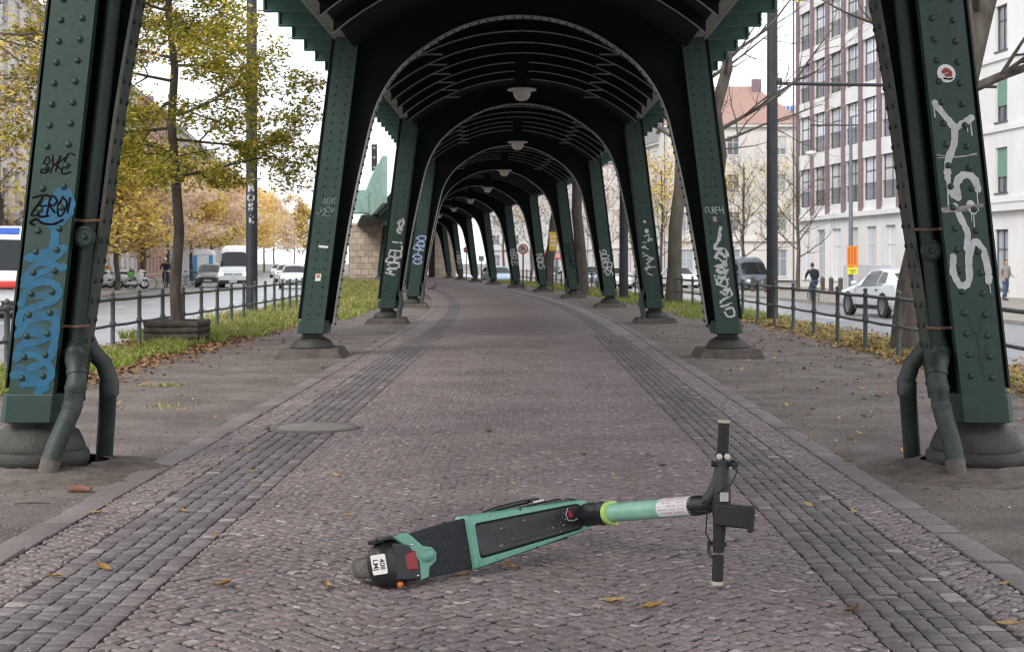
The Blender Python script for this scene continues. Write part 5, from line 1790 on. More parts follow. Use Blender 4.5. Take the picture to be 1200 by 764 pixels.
def round_sign(px, py, d, r_px, label, kind_):
    p = V(xpx(px, d), d, RZR)
    t = thing('road_sign', label, 'sign', p)
    z = zpx(py, d); r = r_px * d / 1760.0
    b = MB(); b.tube([p, V(p.x, p.y, z + r)], 0.04, 8); b.build('post', RAIL, t, smooth=50)
    b = MB(); b.lathe([(r, 0), (r, 0.02), (0, 0.021)], (p.x, p.y - 0.05, z), 28, ax=(0, -1, 0)); b.build('red_disc', mat('sign red', (0.6, 0.03, 0.03), 0.5), t)
    b = MB()
    if kind_ == 'bar':
        b.box((p.x, p.y - 0.075, z), (r * 1.4, 0.006, r * 0.34)); b.build('white_bar', PAINT_W, t)
    else:
        b.lathe([(r * 0.76, 0), (r * 0.76, 0.004), (0, 0.005)], (p.x, p.y - 0.072, z), 28, ax=(0, -1, 0)); b.build('white_disc', PAINT_W, t)
        b = MB(); b.tube([V(p.x - r * .3, p.y - .08, z - r * .4), V(p.x - r * .3, p.y - .08, z + r * .15), V(p.x - r * .15, p.y - .08, z + r * .38), V(p.x + r * .1, p.y - .08, z + r * .38), V(p.x + r * .25, p.y - .08, z + r * .15), V(p.x + r * .25, p.y - .08, z - r * .2)], r * .1, 6)
        b.build('turn_arrow', BLACK_PL, t)
        b = MB(); b.box((p.x, p.y - 0.083, z), (r * 1.5, 0.008, r * 0.16), Matrix.Rotation(rad(45), 3, 'Y')); b.build('red_bar', mat('sign red', (0.6, 0.03, 0.03), 0.5), t)
round_sign(613, 292, 74, 6.0, 'round no U turn sign seen between the far right legs', 'turn')
round_sign(546.5, 293, 104, 3.6, 'small round no entry sign near the end of the arches', 'bar')
for px, py, d, w, h, col, lab in ((648, 283, 72, 9, 22, (0.8, 0.5, 0.03), 'yellow banner board seen between the right legs'), (652, 300, 96, 30, 8, (0.55, 0.04, 0.04), 'long red shop awning seen between the right legs'), (564, 303, 100, 6, 6, (0.05, 0.35, 0.2), 'small green street sign between the far right legs')):
    p = V(xpx(px, d), d, RZR)
    t = thing('notice_board', lab, 'sign', p)
    z = zpx(py, d)
    b = MB(); b.box((p.x, p.y, z), (w * d / 1760, 0.08, h * d / 1760)); b.build('board', mat('board ' + lab[:12], col, 0.5, var=0.15), t, bevel=0.02)
    b = MB(); b.tube([p, V(p.x, p.y + 0.08, z)], 0.04, 8); b.build('post', RAIL, t)
    b = MB()
    for q in (-0.25, 0.05, 0.3): b.box((p.x, p.y - 0.042, z + q * h * d / 1760 * 0.8), (w * d / 1760 * 0.7, 0.006, h * d / 1760 * 0.1))
    b.build('lettering', mat('board print', (0.8, 0.78, 0.7), 0.6), t)

# ------------------------------------------------------------------ trees
def make_tree(name, label, loc, height, tr, seed, leafm=None, nleaf=3000, lsize=0.07, first=0.35, spread=0.45, lean=(0, 0), barkm=BARK, group=None, up=0.25, levels=3, nb=10, droop=0.0, gap=0.0, keep=None, trunk_taper=0.35, wander=0.05, cat='tree', clump_r=0.25):
    r = random.Random(seed)
    t = thing(name, label, cat, loc, group=group)
    wood = MB()
    tips = []
    L0 = Vector(loc)
    def limb(p, d, ln, ra, lev):
        if keep and not keep(p):
            return
        n = 5 if lev == 1 else 4
        pts, rs = [p.copy()], [ra]
        q = p.copy()
        dv = d.normalized()
        for i in range(n):
            dv = (dv + V(r.gauss(0, 0.16), r.gauss(0, 0.16), r.gauss(0, 0.10) + up * 0.18 - droop * 0.12 * lev)).normalized()
            q = q + dv * ln / n
            if keep and not keep(q):
                break
            pts.append(q.copy())
            rs.append(ra * (1 - 0.8 * (i + 1) / n))
            if lev >= 2 or i >= 2:
                tips.append((q.copy(), dv.copy(), lev))
        if len(pts) < 2:
            return
        wood.tube(pts, rs, 6 if lev == 1 else (4 if lev == 2 else 3), cap=False)
        if lev < levels:
            for i in range(1, len(pts)):
                for _ in range(2 if lev == 1 else r.choice((1, 2))):
                    if r.random() < 0.85:
                        base = (pts[i] - pts[i - 1]).normalized()
                        side = V(r.gauss(0, 1), r.gauss(0, 1), r.gauss(0, 0.5) + up * 0.4)
                        side = (side - base * side.dot(base)).normalized()
                        limb(pts[i], base * 0.65 + side * 0.75, ln * r.uniform(0.35, 0.6), max(0.004, rs[i] * 0.62), lev + 1)
    n = 9
    pts, rs = [], []
    for i in range(n + 1):
        q = i / n
        pts.append(L0 + V(lean[0] * q ** 1.3 + r.gauss(0, wander) * (q > 0), lean[1] * q ** 1.3 + r.gauss(0, wander) * (q > 0), height * q - (0.2 if i == 0 else 0)))
        rs.append(tr * (1.35 if i == 0 else 1.0) * (1 - (1 - trunk_taper) * q))
    # flared foot
    pts.insert(1, pts[0] + (pts[1] - pts[0]) * 0.25); rs.insert(1, tr * 1.08)
    wood.tube(pts, rs, 12, cap=True)
    for i in range(nb):
        q = first + (1 - first) * (i + r.random() * 0.6) / nb
        k = min(n - 1, int(q * n))
        f = q * n - k
        pp = pts[k + 1] + (pts[min(n + 1, k + 2)] - pts[k + 1]) * f
        a = i * 2.4 + r.uniform(-0.4, 0.4)
        ln = spread * height * (1 - 0.55 * ((q - first) / (1 - first)) ** 1.3) * r.uniform(0.8, 1.15)
        limb(pp, V(math.cos(a), math.sin(a), up + 0.1 + 0.5 * (q - first)), ln, tr * 0.36 * (1.1 - 0.6 * q), 1)
    wood.build('trunk', barkm, t, smooth=60)
    if leafm:
        mats = leafm if isinstance(leafm, (list, tuple)) else [leafm]
        lf = MB()
        tips2 = [x for x in tips if r.random() > gap]
        for i in range(nleaf):
            p, dv, lev = r.choice(tips2)
            c = p + V(r.gauss(0, clump_r), r.gauss(0, clump_r), r.gauss(0, clump_r * 0.45) - droop * 0.1)
            if keep and not keep(c):
                continue
            s = lsize * r.uniform(0.6, 1.25)
            u = V(r.gauss(0, 1), r.gauss(0, 1), r.gauss(0, 0.5)).normalized()
            w = u.cross(V(r.gauss(0, 0.5), r.gauss(0, 0.5), 1)).normalized()
            lf.m = r.randrange(len(mats))
            lf.add([c - u * s, c + w * s * 0.55, c + u * s, c - w * s * 0.55], [(0, 1, 2), (0, 2, 3)])
        lf.build('crown', mats, t)
    return t
# near left tree in front of the road
make_tree('street_tree', 'young tree with layered olive yellow leaves standing in the log planter', (-5.66, 24.4, 0), 8.0, 0.10, 21, [LEAF_OLIVE, LEAF_OLIVE, LEAF_OLIVE, LEAF_YELLOW], 64000, 0.045, first=0.32, spread=0.27, up=-0.02, levels=3, nb=24, droop=0.22, gap=0.3, clump_r=0.11, lean=(-0.25, 0), barkm=BARK, keep=lambda q: q.x < -3.45 and q.z > 2.5)
make_tree('street_tree', 'sparse tree with brown leaves reaching in at the left edge', (-8.4, 20.5, -0.3), 7.5, 0.14, 5, [LEAF_BROWN, LEAF_BROWN, LEAF_YELLOW], 12000, 0.05, first=0.38, spread=0.36, up=0.05, nb=14, gap=0.3, keep=lambda q: q.x < -3.7 and q.z > 2.8)
# street trees along the far side of the left road
TL = [(58, -18.6, 1, 6.0), (70, -18.4, 0, 6.2), (83, -18.2, 0, 6.4), (96, -18.4, 2, 7.8), (110, -18.4, 2, 8.4), (126, -18.3, 0, 8.2), (144, -18.2, 2, 9.5), (165, -18.3, 2, 10), (188, -18.2, 3, 10), (212, -18, 3, 11), (240, -18, 2, 11), (275, -18, 2, 12), (315, -15.5, 1, 13), (350, -13.5, 1, 13)]
TN = [900, 5000, 7000, 8000, 8000, 8000, 7500, 7000, 6500, 6000, 5000, 4500, 3000, 3000]
LFM = [[LEAF_YELLOW, LEAF_YELLOW, LEAF_BROWN], [LEAF_BROWN, LEAF_YELLOW], [LEAF_RUST, LEAF_ORANGE, LEAF_RUST], [LEAF_ORANGE, LEAF_YELLOW, LEAF_ORANGE]]
LLAB = ['thin grey street tree with few yellow leaves at the left edge', 'yellow street tree mostly behind the near left leg', 'yellow street tree just right of the near left leg, above the mopeds', 'pinkish brown street tree above the cyclist with the helmet',
        'pinkish brown street tree right behind the trunk of the olive tree', 'bright yellow street tree above the white cabin', 'pinkish brown street tree above the black car', 'pinkish brown street tree behind the white van', 'golden street tree behind the dark mast with white letters', 'golden street tree just right of the dark mast with white letters', 'hazy pinkish street tree far down the left road', 'farther hazy pinkish street tree far down the left road', 'faint bare tree far off where the left road bends', 'faintest bare tree just left of the second left leg']
for i, (d, lat, k, h) in enumerate(TL):
    p = at(lat, d, RZL + 0.12)
    n = TN[i]
    make_tree('street_tree', LLAB[i], p, h, 0.16, 100 + i, LFM[k], n, 0.085 + 0.0007 * d, first=0.28, spread=0.40, up=0.3, nb=13, levels=2 if i > 1 else 3, gap=0.1, group='street trees along the left road', clump_r=0.5 if i > 0 else 0.25)
# second row nearer the houses, seen between
for i, (d, lat, k, lab) in enumerate(((88, -21.5, 3, 'golden tree close to the houses behind the mopeds'), (120, -21.5, 2, 'brownish tree close to the houses right of the mopeds'))):
    make_tree('street_tree', lab, at(lat, d, RZL + 0.14), 6.4, 0.17, 140 + i, LFM[k], 6000, 0.13, first=0.25, spread=0.4, up=0.3, nb=12, levels=2, clump_r=0.5)
# promenade trees on the right
def zx(px, d): return (px - 618) * d / 1760.0
make_tree('street_tree', 'thick leaning trunk behind the near right leg', (zx(1066, 22.5), 22.5, -0.03), 8.5, 0.30, 31, [LEAF_YELLOW, LEAF_OLIVE], 260, 0.05, first=0.45, spread=0.42, lean=(2.3, 1.0), up=0.3, nb=9, gap=0.6, barkm=BARK, wander=0.02, trunk_taper=0.6)
make_tree('street_tree', 'tall mossy trunk with bare branches behind the second right leg', (zx(788, 47), 47, -0.05), 11, 0.24, 33, LEAF_YELLOW, 120, 0.06, first=0.42, spread=0.44, lean=(0.9, 0), up=0.3, nb=16, barkm=BARK_PALE, wander=0.04, trunk_taper=0.45)
make_tree('street_tree', 'grey trunk seen between the third and fourth right legs', (zx(683, 60.5), 60.5, -0.05), 10, 0.25, 35, LEAF_YELLOW, 160, 0.08, first=0.5, spread=0.36, lean=(-0.7, 0), up=0.4, nb=10, barkm=BARK, trunk_taper=0.5)
make_tree('street_tree', 'leaning trunk seen between the fourth and fifth right legs', (zx(641, 74), 74, -0.05), 10, 0.27, 37, LEAF_YELLOW, 200, 0.09, first=0.5, spread=0.36, lean=(1.6, 0), up=0.4, nb=10, barkm=BARK, trunk_taper=0.5)
make_tree('street_tree', 'dark bare tree reaching its boughs between the second right leg and the mast', (zx(838, 30.5), 30.5, -0.03), 8.0, 0.17, 77, None, 0, 0.05, first=0.5, spread=0.42, lean=(0.3, 0.6), up=0.35, nb=9, gap=0.0, barkm=BARK, trunk_taper=0.5, keep=lambda q: q.x > 3.75)
p = V(zx(731, 52), 52, -0.05)
t = thing('mast', 'plain dark mast seen between the second and third right legs', 'mast', p)
b = MB(); b.tube([p, p + V(0, 0, 9)], [0.16, 0.13], 16); b.build('pole', POLE, t, smooth=50)
b = MB(); b.tube([p, p + V(0, 0, 0.2)], 0.22, 16); b.build('foot', POLE, t, smooth=50)
# bare trees on the right pavement
TR = [(935, 84, 7.2, None, 0, 'bare grey tree left of the orange sign'), (872, 92, 7.5, None, 0, 'bare slender tree right of the second right leg'), (852, 112, 8, [LEAF_YELLOW, LEAF_BROWN], 1300, 'thin tree with a haze of yellow leaves behind the bare ones'), (905, 118, 8.5, [LEAF_YELLOW, LEAF_BROWN], 1400, 'yellow leaved tree behind the right mast'),
      (775, 105, 8, [LEAF_YELLOW, LEAF_YELLOW, LEAF_BROWN], 3000, 'golden tree between the second right leg and the mossy trunk'), (745, 125, 9, [LEAF_RUST, LEAF_BROWN], 2200, 'brownish tree between the second and third right legs'), (700, 118, 9, [LEAF_RUST, LEAF_BROWN], 1800, 'brownish thin tree right of the fourth right leg'), (660, 130, 10, [LEAF_RUST, LEAF_BROWN], 2200, 'dull tree beyond the yellow banner'), (622, 138, 10, [LEAF_RUST, LEAF_BROWN], 2200, 'dull tree beyond the no U turn sign'), (590, 150, 10, [LEAF_YELLOW, LEAF_BROWN], 2400, 'yellowish tree behind the parked blue car')]
for i, (px, d, h, lm, n, lab) in enumerate(TR):
    make_tree('street_tree', lab, (zx(px, d), d, RZR + 0.13), h, 0.13, 200 + i, lm, n, 0.11, first=0.25, spread=0.46, up=0.55, nb=13, levels=3, gap=0.2, barkm=BARK, group='trees along the right pavement', clump_r=0.35)

GLASS_SKY = mat('window glass with sky reflection', (0.58, 0.61, 0.65), 0.08, spec=0.8, objrand=0.35)  # reflected sky is put into the panes' pale base colour
CURTAIN = mat('pale curtain', (0.5, 0.49, 0.47), 0.9, var=0.15, vscale=9, stretch=(8, 8, 0.2))
# ------------------------------------------------------------------ houses
def facade_block(name, label, o, tdir, length, depth, ground_h, floors, fl_h, bay, wall_m, win=(1.2, 1.7), sill=0.8, style='plain', gw=None, roof_m=None, win_m=WIN_FRAME, gwin_m=None, base_m=None, seed=0, group=None, blinds=0.35, blind_m=None, pane_m=None):
    """o: ground corner at one end of the front; tdir: along the front; the front faces to the left of tdir turned... normal n"""
    o = Vector(o)
    td = Vector(tdir).normalized()
    nd = V(-td.y, td.x, 0)                      # out of the front
    r = random.Random(seed)
    t = thing(name, label, 'building', o, group=group)
    def Pt(u, out, z): return o + td * u + nd * out + V(0, 0, z)
    H = ground_h + floors * fl_h
    nb = max(1, int(round(length / bay)))
    bw = length / nb
    wall = MB()
    gwall = MB()
    cells = []
    for f in range(-1, floors):
        z0 = 0 if f < 0 else ground_h + f * fl_h
        h = ground_h if f < 0 else fl_h
        w_, h_, s_ = (win[0], win[1], sill) if f >= 0 else (gw or (win[0] * 1.15, ground_h * 0.68, 0.35))
        for i in range(nb):
            u0 = i * bw
            a0, a1 = u0 + (bw - w_) / 2, u0 + (bw + w_) / 2
            b0, b1 = z0 + s_, z0 + s_ + h_
            tgt = gwall if f < 0 else wall
            def q(ua, ub, za, zb):
                tgt.add([Pt(ua, 0, za), Pt(ub, 0, za), Pt(ub, 0, zb), Pt(ua, 0, zb)], [(0, 1, 2, 3)])
            q(u0, a0, z0, z0 + h); q(a1, u0 + bw, z0, z0 + h); q(a0, a1, z0, b0); q(a0, a1, b1, z0 + h)
            dp = -0.22
            for (ua, za, ub, zb) in ((a0, b0, a0, b1), (a1, b0, a1, b1), (a0, b0, a1, b0), (a0, b1, a1, b1)):
                tgt.add([Pt(ua, 0, za), Pt(ub, 0, zb), Pt(ub, dp, zb), Pt(ua, dp, za)], [(0, 1, 2, 3)])
            cells.append((f, a0, b0, w_, h_))
    for (ua, ub) in ((0, 0), (length, length)):
        wall.add([Pt(ua, 0, 0), Pt(ua, -depth, 0), Pt(ua, -depth, H), Pt(ua, 0, H)], [(0, 1, 2, 3)])
    wall.add([Pt(0, -depth, 0), Pt(length, -depth, 0), Pt(length, -depth, H), Pt(0, -depth, H)], [(0, 1, 2, 3)])
    wall.build('wall', wall_m, t)
    gwall.build('ground_floor_wall', base_m or wall_m, t)
    meshes = {}
    for (f, a0, b0, w_, h_) in cells:
        key = (round(w_, 2), round(h_, 2), f < 0)
        if key not in meshes:
            fr = MB()
            tk = 0.07
            def fb(u0, u1, z0, z1, o0=-0.20, o1=-0.13):
                fr.hexa([td * u0 + nd * o0 + V(0, 0, z0), td * u1 + nd * o0 + V(0, 0, z0), td * u1 + nd * o1 + V(0, 0, z0), td * u0 + nd * o1 + V(0, 0, z0),
                         td * u0 + nd * o0 + V(0, 0, z1), td * u1 + nd * o0 + V(0, 0, z1), td * u1 + nd * o1 + V(0, 0, z1), td * u0 + nd * o1 + V(0, 0, z1)])
            fb(0, tk, 0, h_); fb(w_ - tk, w_, 0, h_); fb(tk, w_ - tk, 0, tk); fb(tk, w_ - tk, h_ - tk, h_)
            fb(w_ / 2 - 0.03, w_ / 2 + 0.03, tk, h_ - tk, -0.195, -0.135)
            fb(tk, w_ - tk, h_ * 0.66, h_ * 0.66 + 0.05, -0.19, -0.14)
            if not (style == 'piers' and f >= 0):
                fb(-0.08, w_ + 0.08, -0.07, -0.003, -0.19, 0.06)
            if style == 'piers' and f >= 0:
                for kx in range(int(w_ / 0.14)):
                    fb(0.07 + kx * 0.14, 0.09 + kx * 0.14, 0.05, 0.95, -0.05, -0.03)
                fb(0, w_, 0.95, 1.0, -0.06, -0.02)
            fo = fr.build('window', (gwin_m or win_m) if f < 0 else win_m, None, org=(0, 0, 0))
            pn = MB()
            pn.add([td * 0 + nd * -0.175, td * w_ + nd * -0.175, td * w_ + nd * -0.175 + V(0, 0, h_), nd * -0.175 + V(0, 0, h_)], [(0, 1, 2, 3)])
            po = pn.build('pane', pane_m or WIN_GLASS, None, org=(0, 0, 0))
            bl = MB()
            bl.hexa([td * 0.02 + nd * -0.12 + V(0, 0, h_ * 0.35), td * (w_ - 0.02) + nd * -0.12 + V(0, 0, h_ * 0.35), td * (w_ - 0.02) + nd * -0.10 + V(0, 0, h_ * 0.35), td * 0.02 + nd * -0.10 + V(0, 0, h_ * 0.35),
                     td * 0.02 + nd * -0.12 + V(0, 0, h_), td * (w_ - 0.02) + nd * -0.12 + V(0, 0, h_), td * (w_ - 0.02) + nd * -0.10 + V(0, 0, h_), td * 0.02 + nd * -0.10 + V(0, 0, h_)])
            bo = bl.build('blind', blind_m or CURTAIN, None, org=(0, 0, 0))
            meshes[key] = (fo.data, po.data, bo.data)
            for x in (fo, po, bo):
                bpy.data.objects.remove(x)
        fm, pm, bm_ = meshes[key]
        wo = bpy.data.objects.new('window', fm); COL.objects.link(wo); wo.parent = t
        wo.location = td * a0 + V(0, 0, b0)
        po = bpy.data.objects.new('pane', pm); COL.objects.link(po); po.parent = wo
        if f >= 0 and r.random() < blinds:
            bo = bpy.data.objects.new('blind', bm_); COL.objects.link(bo); bo.parent = wo
    def bandbox(name_, m, u0, u1, z0, z1, out0, out1):
        bb = MB()
        bb.hexa([Pt(u0, out0, z0), Pt(u1, out0, z0), Pt(u1, out1, z0), Pt(u0, out1, z0), Pt(u0, out0, z1), Pt(u1, out0, z1), Pt(u1, out1, z1), Pt(u0, out1, z1)])
        return bb.build(name_, m, t)
    bandbox('cornice', base_m or wall_m, -0.1, length + 0.1, ground_h - 0.12, ground_h + 0.16, 0.005, 0.28)
    bandbox('eaves', base_m or wall_m, -0.2, length + 0.2, H - 0.1, H + 0.25, -0.4, 0.4)
    for u in (0.12, length - 0.12):
        bb = MB(); bb.tube([Pt(u, 0.42 if style == 'piers' else 0.36, 0.1), Pt(u, 0.42 if style == 'piers' else 0.36, H - 0.12)], 0.06, 8); bb.build('downpipe', ROOF_GREY, t, smooth=50)
    if style == 'piers':
        for i in range(nb + 1):
            u = i * bw
            w2 = bw - win[0]
            bandbox('brick_pier', BRICK_P, u - w2 * 0.5 + 0.04, u + w2 * 0.5 - 0.04, ground_h + 0.16, H - 0.1, 0.002, 0.16)
        for f in range(floors):
            z0 = ground_h + f * fl_h
            for i in range(nb):
                u = i * bw
                bandbox('spandrel', STUCCO_W, u + (bw - win[0]) / 2 - 0.02, u + (bw + win[0]) / 2 + 0.02, z0 + (0.17 if f == 0 else -0.18), z0 + sill - 0.02 if f else z0 + 0.3, 0.003, 0.07)
    elif style == 'bands':
        for f in range(floors):
            z0 = ground_h + f * fl_h
            bandbox('string_course', wall_m, -0.05, length + 0.05, z0 + 0.30, z0 + 0.52, 0.004, 0.10)
    if roof_m:
        rf = MB()
        rh = depth * 0.42
        a, b_, c_, d_ = Pt(-0.4, 0.5, H + 0.2), Pt(length + 0.4, 0.5, H + 0.2), Pt(length + 0.4, -depth - 0.4, H + 0.2), Pt(-0.4, -depth - 0.4, H + 0.2)
        r1, r2 = Pt(depth * 0.4, -depth / 2, H + rh), Pt(length - depth * 0.4, -depth / 2, H + rh)
        rf.add([a, b_, c_, d_, r1, r2], [(0, 1, 5, 4), (1, 2, 5), (2, 3, 4, 5), (3, 0, 4), (0, 3, 2, 1)])
        ro = rf.build('roof', roof_m, t)
        bb = MB(); bb.box(Pt(length * 0.3, -depth * 0.45, H + rh * 0.9), (0.9, 0.9, 2.2)); bb.build('chimney', BRICK_P, ro)
    else:
        bandbox('roof', ROOF_GREY, -0.1, length + 0.1, H + 0.25, H + 0.4, -depth, 0.3)
    return t
def fx(d): return 30.75 - 0.125 * d
tdir = V(-0.125, 1, 0)
# right side: the fronts face the road (left), so run them away from the camera
facade_block('apartment_house', 'white stuccoed house with green blinds at the right edge', (fx(44), 44, RZR + 0.16), tdir, 32, 12, 4.1, 5, 3.3, 4.0, STUCCO_W, win=(1.25, 2.1), sill=0.75, style='bands', win_m=WIN_DARK, seed=3, blinds=0.75, blind_m=BLIND, pane_m=None)
facade_block('office_building', 'building with purple brown brick piers over a white ground floor', (fx(76.3), 76.3, RZR + 0.16), tdir, 24.4, 14, 4.45, 7, 3.45, 3.05, STUCCO_W, win=(2.45, 2.55), sill=0.78, style='piers', win_m=WIN_DARK, seed=4, gw=(1.6, 3.2, 0.5), gwin_m=WIN_FRAME, blinds=0.0, pane_m=GLASS_SKY)
# corner house with the red roof behind it, and pale fronts farther along the bend
facade_block('apartment_house', 'cream house with a steep red tiled roof beyond the bare trees', (27.6, 150, RZR), V(-1, 0.05, 0), 14, 11, 4, 3, 3.8, 4.6, STUCCO_C, win=(1.2, 1.9), sill=0.9, roof_m=ROOF_RED, seed=5)
facade_block('apartment_house', 'pale grey house seen between the second and third right legs', (zx(840, 172), 172, RZR), V(-0.2, 1, 0), 30, 12, 4, 4, 3.3, 3.2, STUCCO_G, seed=6, roof_m=ROOF_GREY)
facade_block('apartment_house', 'pale cream house at the far end of the right road', (zx(772, 206), 206, RZR), V(-0.2, 1, 0), 40, 12, 4, 4, 3.3, 3.4, STUCCO_C, seed=7, roof_m=ROOF_GREY)
facade_block('apartment_house', 'pale house closing the view between the farthest right legs', (34, 254, RZR), V(-1, 0.2, 0), 42, 12, 4, 5, 3.4, 3.6, STUCCO_G, seed=8, roof_m=ROOF_RED)
t = thing('tower_block', 'blue and white clad tower block far behind the red roofs', 'building', (zx(921, 240), 240, RZR))
b = MB(); b.box((zx(923, 240), 244, 13), (4.6, 8, 27)); b.build('wall', STUCCO_W, t)
for i in range(4):
    b = MB(); b.box((zx(914 + 4.6 * i, 240), 239.9, 24.3), (0.36, 0.2, 4.0)); b.build('blue_panel', BLUE_CLAD, t)
# left side: fronts face right, so run them towards the camera
def lx_(d): return line_x(d) - 25.2
LH = [(72, 40, 6, STUCCO_W, 'white house front behind the vehicle at the left edge'), (96, 23, 4, STUCCO_C, 'cream house behind the yellow trees'), (117, 20, 3, STUCCO_B, 'brown brick house behind the parked mopeds'), (141, 23, 4, STUCCO_C, 'pale house behind the cyclist and the young tree'), (166, 24, 4, STUCCO_B, 'red brown house behind the white cabin'), (200, 33, 4, STUCCO_G, 'grey house behind the white van'), (245, 44, 4, STUCCO_C, 'distant cream house on the left road'), (300, 54, 4, STUCCO_G, 'farthest pale house on the left road')]
for i, (d, ln, fl, wm, lab) in enumerate(LH):
    t0_ = V(lx_(d - ln) - lx_(d), -ln, 0)
    facade_block('apartment_house', lab, (lx_(d), d, RZL + 0.14), t0_, ln - 0.4, 11, 4.0, fl, 3.3, 3.1, wm, win=(1.3, 2.0), seed=20 + i, style='bands', roof_m=ROOF_GREY, group='houses along the left pavement')
# ------------------------------------------------------------------ vehicles (built facing -y, towards the camera)
def car(name, label, cat, spec, body_m, loc, rz, group=None, stripe=None, lit=False):
    """spec: length, width, stations of (y along from the front, z bottom, z belt, z top, top half width share)"""
    t = thing(name, label, cat, (0, 0, 0), group=group)
    Wd = spec['w'] / 2
    st = spec['st']
    def ring(y):
        for i in range(len(st) - 1):
            if st[i][0] <= y <= st[i + 1][0]:
                q = (y - st[i][0]) / max(1e-6, st[i + 1][0] - st[i][0])
                zb, zl, zt, tw, wf = [st[i][k] + (st[i + 1][k] - st[i][k]) * q for k in range(1, 6)]
                break
        w = Wd * wf
        h = [(w * 0.86, zb), (w * 0.97, zb + (zl - zb) * 0.22), (w, zb + (zl - zb) * 0.55), (w * 0.975, zl), (w * (0.96 + tw) / 2, zl + (zt - zl) * 0.55), (w * tw, zt - (zt - zl) * 0.10), (w * tw * 0.72, zt), (0, zt + 0.012)]
        return h
    def pt(y, v, off=0.0):          # v runs 0..14 round the ring, left to right
        h = ring(y)
        full = [(-x, z) for x, z in h] + [(x, z) for x, z in reversed(h[:-1])]
        i = min(13, int(v)); f = v - i
        x = full[i][0] + (full[i + 1][0] - full[i][0]) * f
        z = full[i][1] + (full[i + 1][1] - full[i][1]) * f
        return V(x, y, z)
    b = MB()
    ys = []
    for i in range(len(st) - 1):
        n = max(1, int((st[i + 1][0] - st[i][0]) / 0.35))
        ys += [st[i][0] + (st[i + 1][0] - st[i][0]) * k / n for k in range(n)]
    ys.append(st[-1][0])
    rows = [[pt(y, v) for v in range(15)] for y in ys]
    b.grid(rows)
    b.add(rows[0], [tuple(range(14, -1, -1))]); b.add(rows[-1], [tuple(range(15))])
    b.build('body', body_m, t, smooth=38)
    C_ = V(0, spec['len'] / 2, 0.8)
    def patch(nm, m, y0, y1, v0, v1, ny=4, nv=5, off=0.012, par=None, taper=None):
        bb = MB()
        rws = []
        for i in range(ny + 1):
            y = y0 + (y1 - y0) * i / ny
            row = []
            for j in range(nv + 1):
                v = v0 + (v1 - v0) * j / nv
                yy = y
                if taper:            # slanted ends: taper = (front shift, rear shift) at the top edge
                    qz = abs(j / nv)
                    yy = y + (taper[0] * (1 - i / ny) + taper[1] * (i / ny)) * qz
                p = pt(min(max(yy, 0.01), spec['len'] - 0.01), v)
                e = 0.01
                a = pt(min(yy + e, spec['len'] - 0.001), v) - pt(max(yy - e, 0.001), v)
                c = pt(yy, min(14, v + 0.05)) - pt(yy, max(0, v - 0.05))
                n = a.cross(c)
                n = n.normalized() if n.length > 1e-9 else V(0, 0, 1)
                if n.dot(p - C_) < 0:
                    n = -n
                row.append(p + n * off)
            rws.append(row)
        bb.grid(rws)
        return bb.build(nm, m, par or t, smooth=40)
    for nm, y0, y1, v0, v1, tp in spec['glass']:
        patch(nm, GLASS_CAR, y0, y1, v0, v1, 4, 6, 0.010, None, tp)
        if nm == 'side_window':
            patch(nm, GLASS_CAR, y0, y1, 14 - v0, 14 - v1, 4, 6, 0.010, None, tp)
    a0, a1 = spec['axles']
    for sgn in (0, 1):
        def sv(a, b_): return (a, b_) if not sgn else (14 - a, 14 - b_)
        patch('sill', BLACK_PL, a0 + spec['wr'] + .08, a1 - spec['wr'] - .08, *sv(0.15, 0.95), ny=8, nv=2, off=0.006)
        for ys_ in spec.get('doors', ((a0 + .62), (a0 + 1.62))):
            patch('door_seam', BLACK_PL, ys_, ys_ + .014, *sv(1.0, 3.0), ny=1, nv=4, off=0.004)
        for ys_ in spec.get('handles', ((a0 + 1.38), (a0 + 2.3))):
            patch('door_handle', BLACK_PL, ys_, ys_ + .2, *sv(2.55, 2.68), ny=2, nv=1, off=0.02)
        patch('window_trim', BLACK_PL, a0 + .75, a1 - .05, *sv(3.02, 3.14), ny=8, nv=1, off=0.008)
    wr = spec['wr']
    for y in spec['axles']:
        for s in (-1, 1):
            bb = MB()
            bb.lathe([(wr + 0.045, 0), (wr + 0.045, 0.025), (0.0, 0.025)], (s * (Wd - 0.02), y, wr + 0.02), 24, ax=(s, 0, 0)); bb.build('wheel_arch', TYRE, t)
            bb = wheel_tyre((s * (Wd - 0.098), y, wr), (1, 0, 0), wr, 0.21, None); w_ = bb.build('wheel', TYRE, t, smooth=40)
            bb = MB()
            bb.lathe([(wr * 0.66, 0), (wr * 0.66, 0.015), (wr * 0.58, 0.0), (wr * 0.2, 0.02), (0, 0.025)], (s * (Wd + 0.002), y, wr), 20, ax=(s, 0, 0), cap=False); bb.build('rim', RIM, w_, smooth=30)
    f = spec['face']
    for s in (-1, 1):
        bb = MB(); bb.ellipsoid((s * f['hl'][0], f['hl'][1], f['hl'][2]), (V(f['hl'][3], 0, 0), V(0, 0.16, 0), V(0, 0, f['hl'][4])), 12, 8, 0.7); bb.build('headlight', HEADLIT if lit else HEADLIGHT, t, smooth=60)
        bb = MB(); bb.ellipsoid((s * f['tl'][0], f['tl'][1], f['tl'][2]), (V(f['tl'][3], 0, 0), V(0, 0.1, 0), V(0, 0, f['tl'][4])), 12, 8, 0.7); bb.build('tail_light', TAIL, t, smooth=60)
        bb = MB(); bb.ellipsoid((s * (Wd + 0.09), f['mir'][0], f['mir'][1]), (V(0.11, 0, 0), V(0, 0.06, 0), V(0, 0, 0.08)), 10, 6, 0.7); bb.build('mirror', body_m if body_m is not CAR_WHITE or True else BLACK_PL, t, smooth=60)
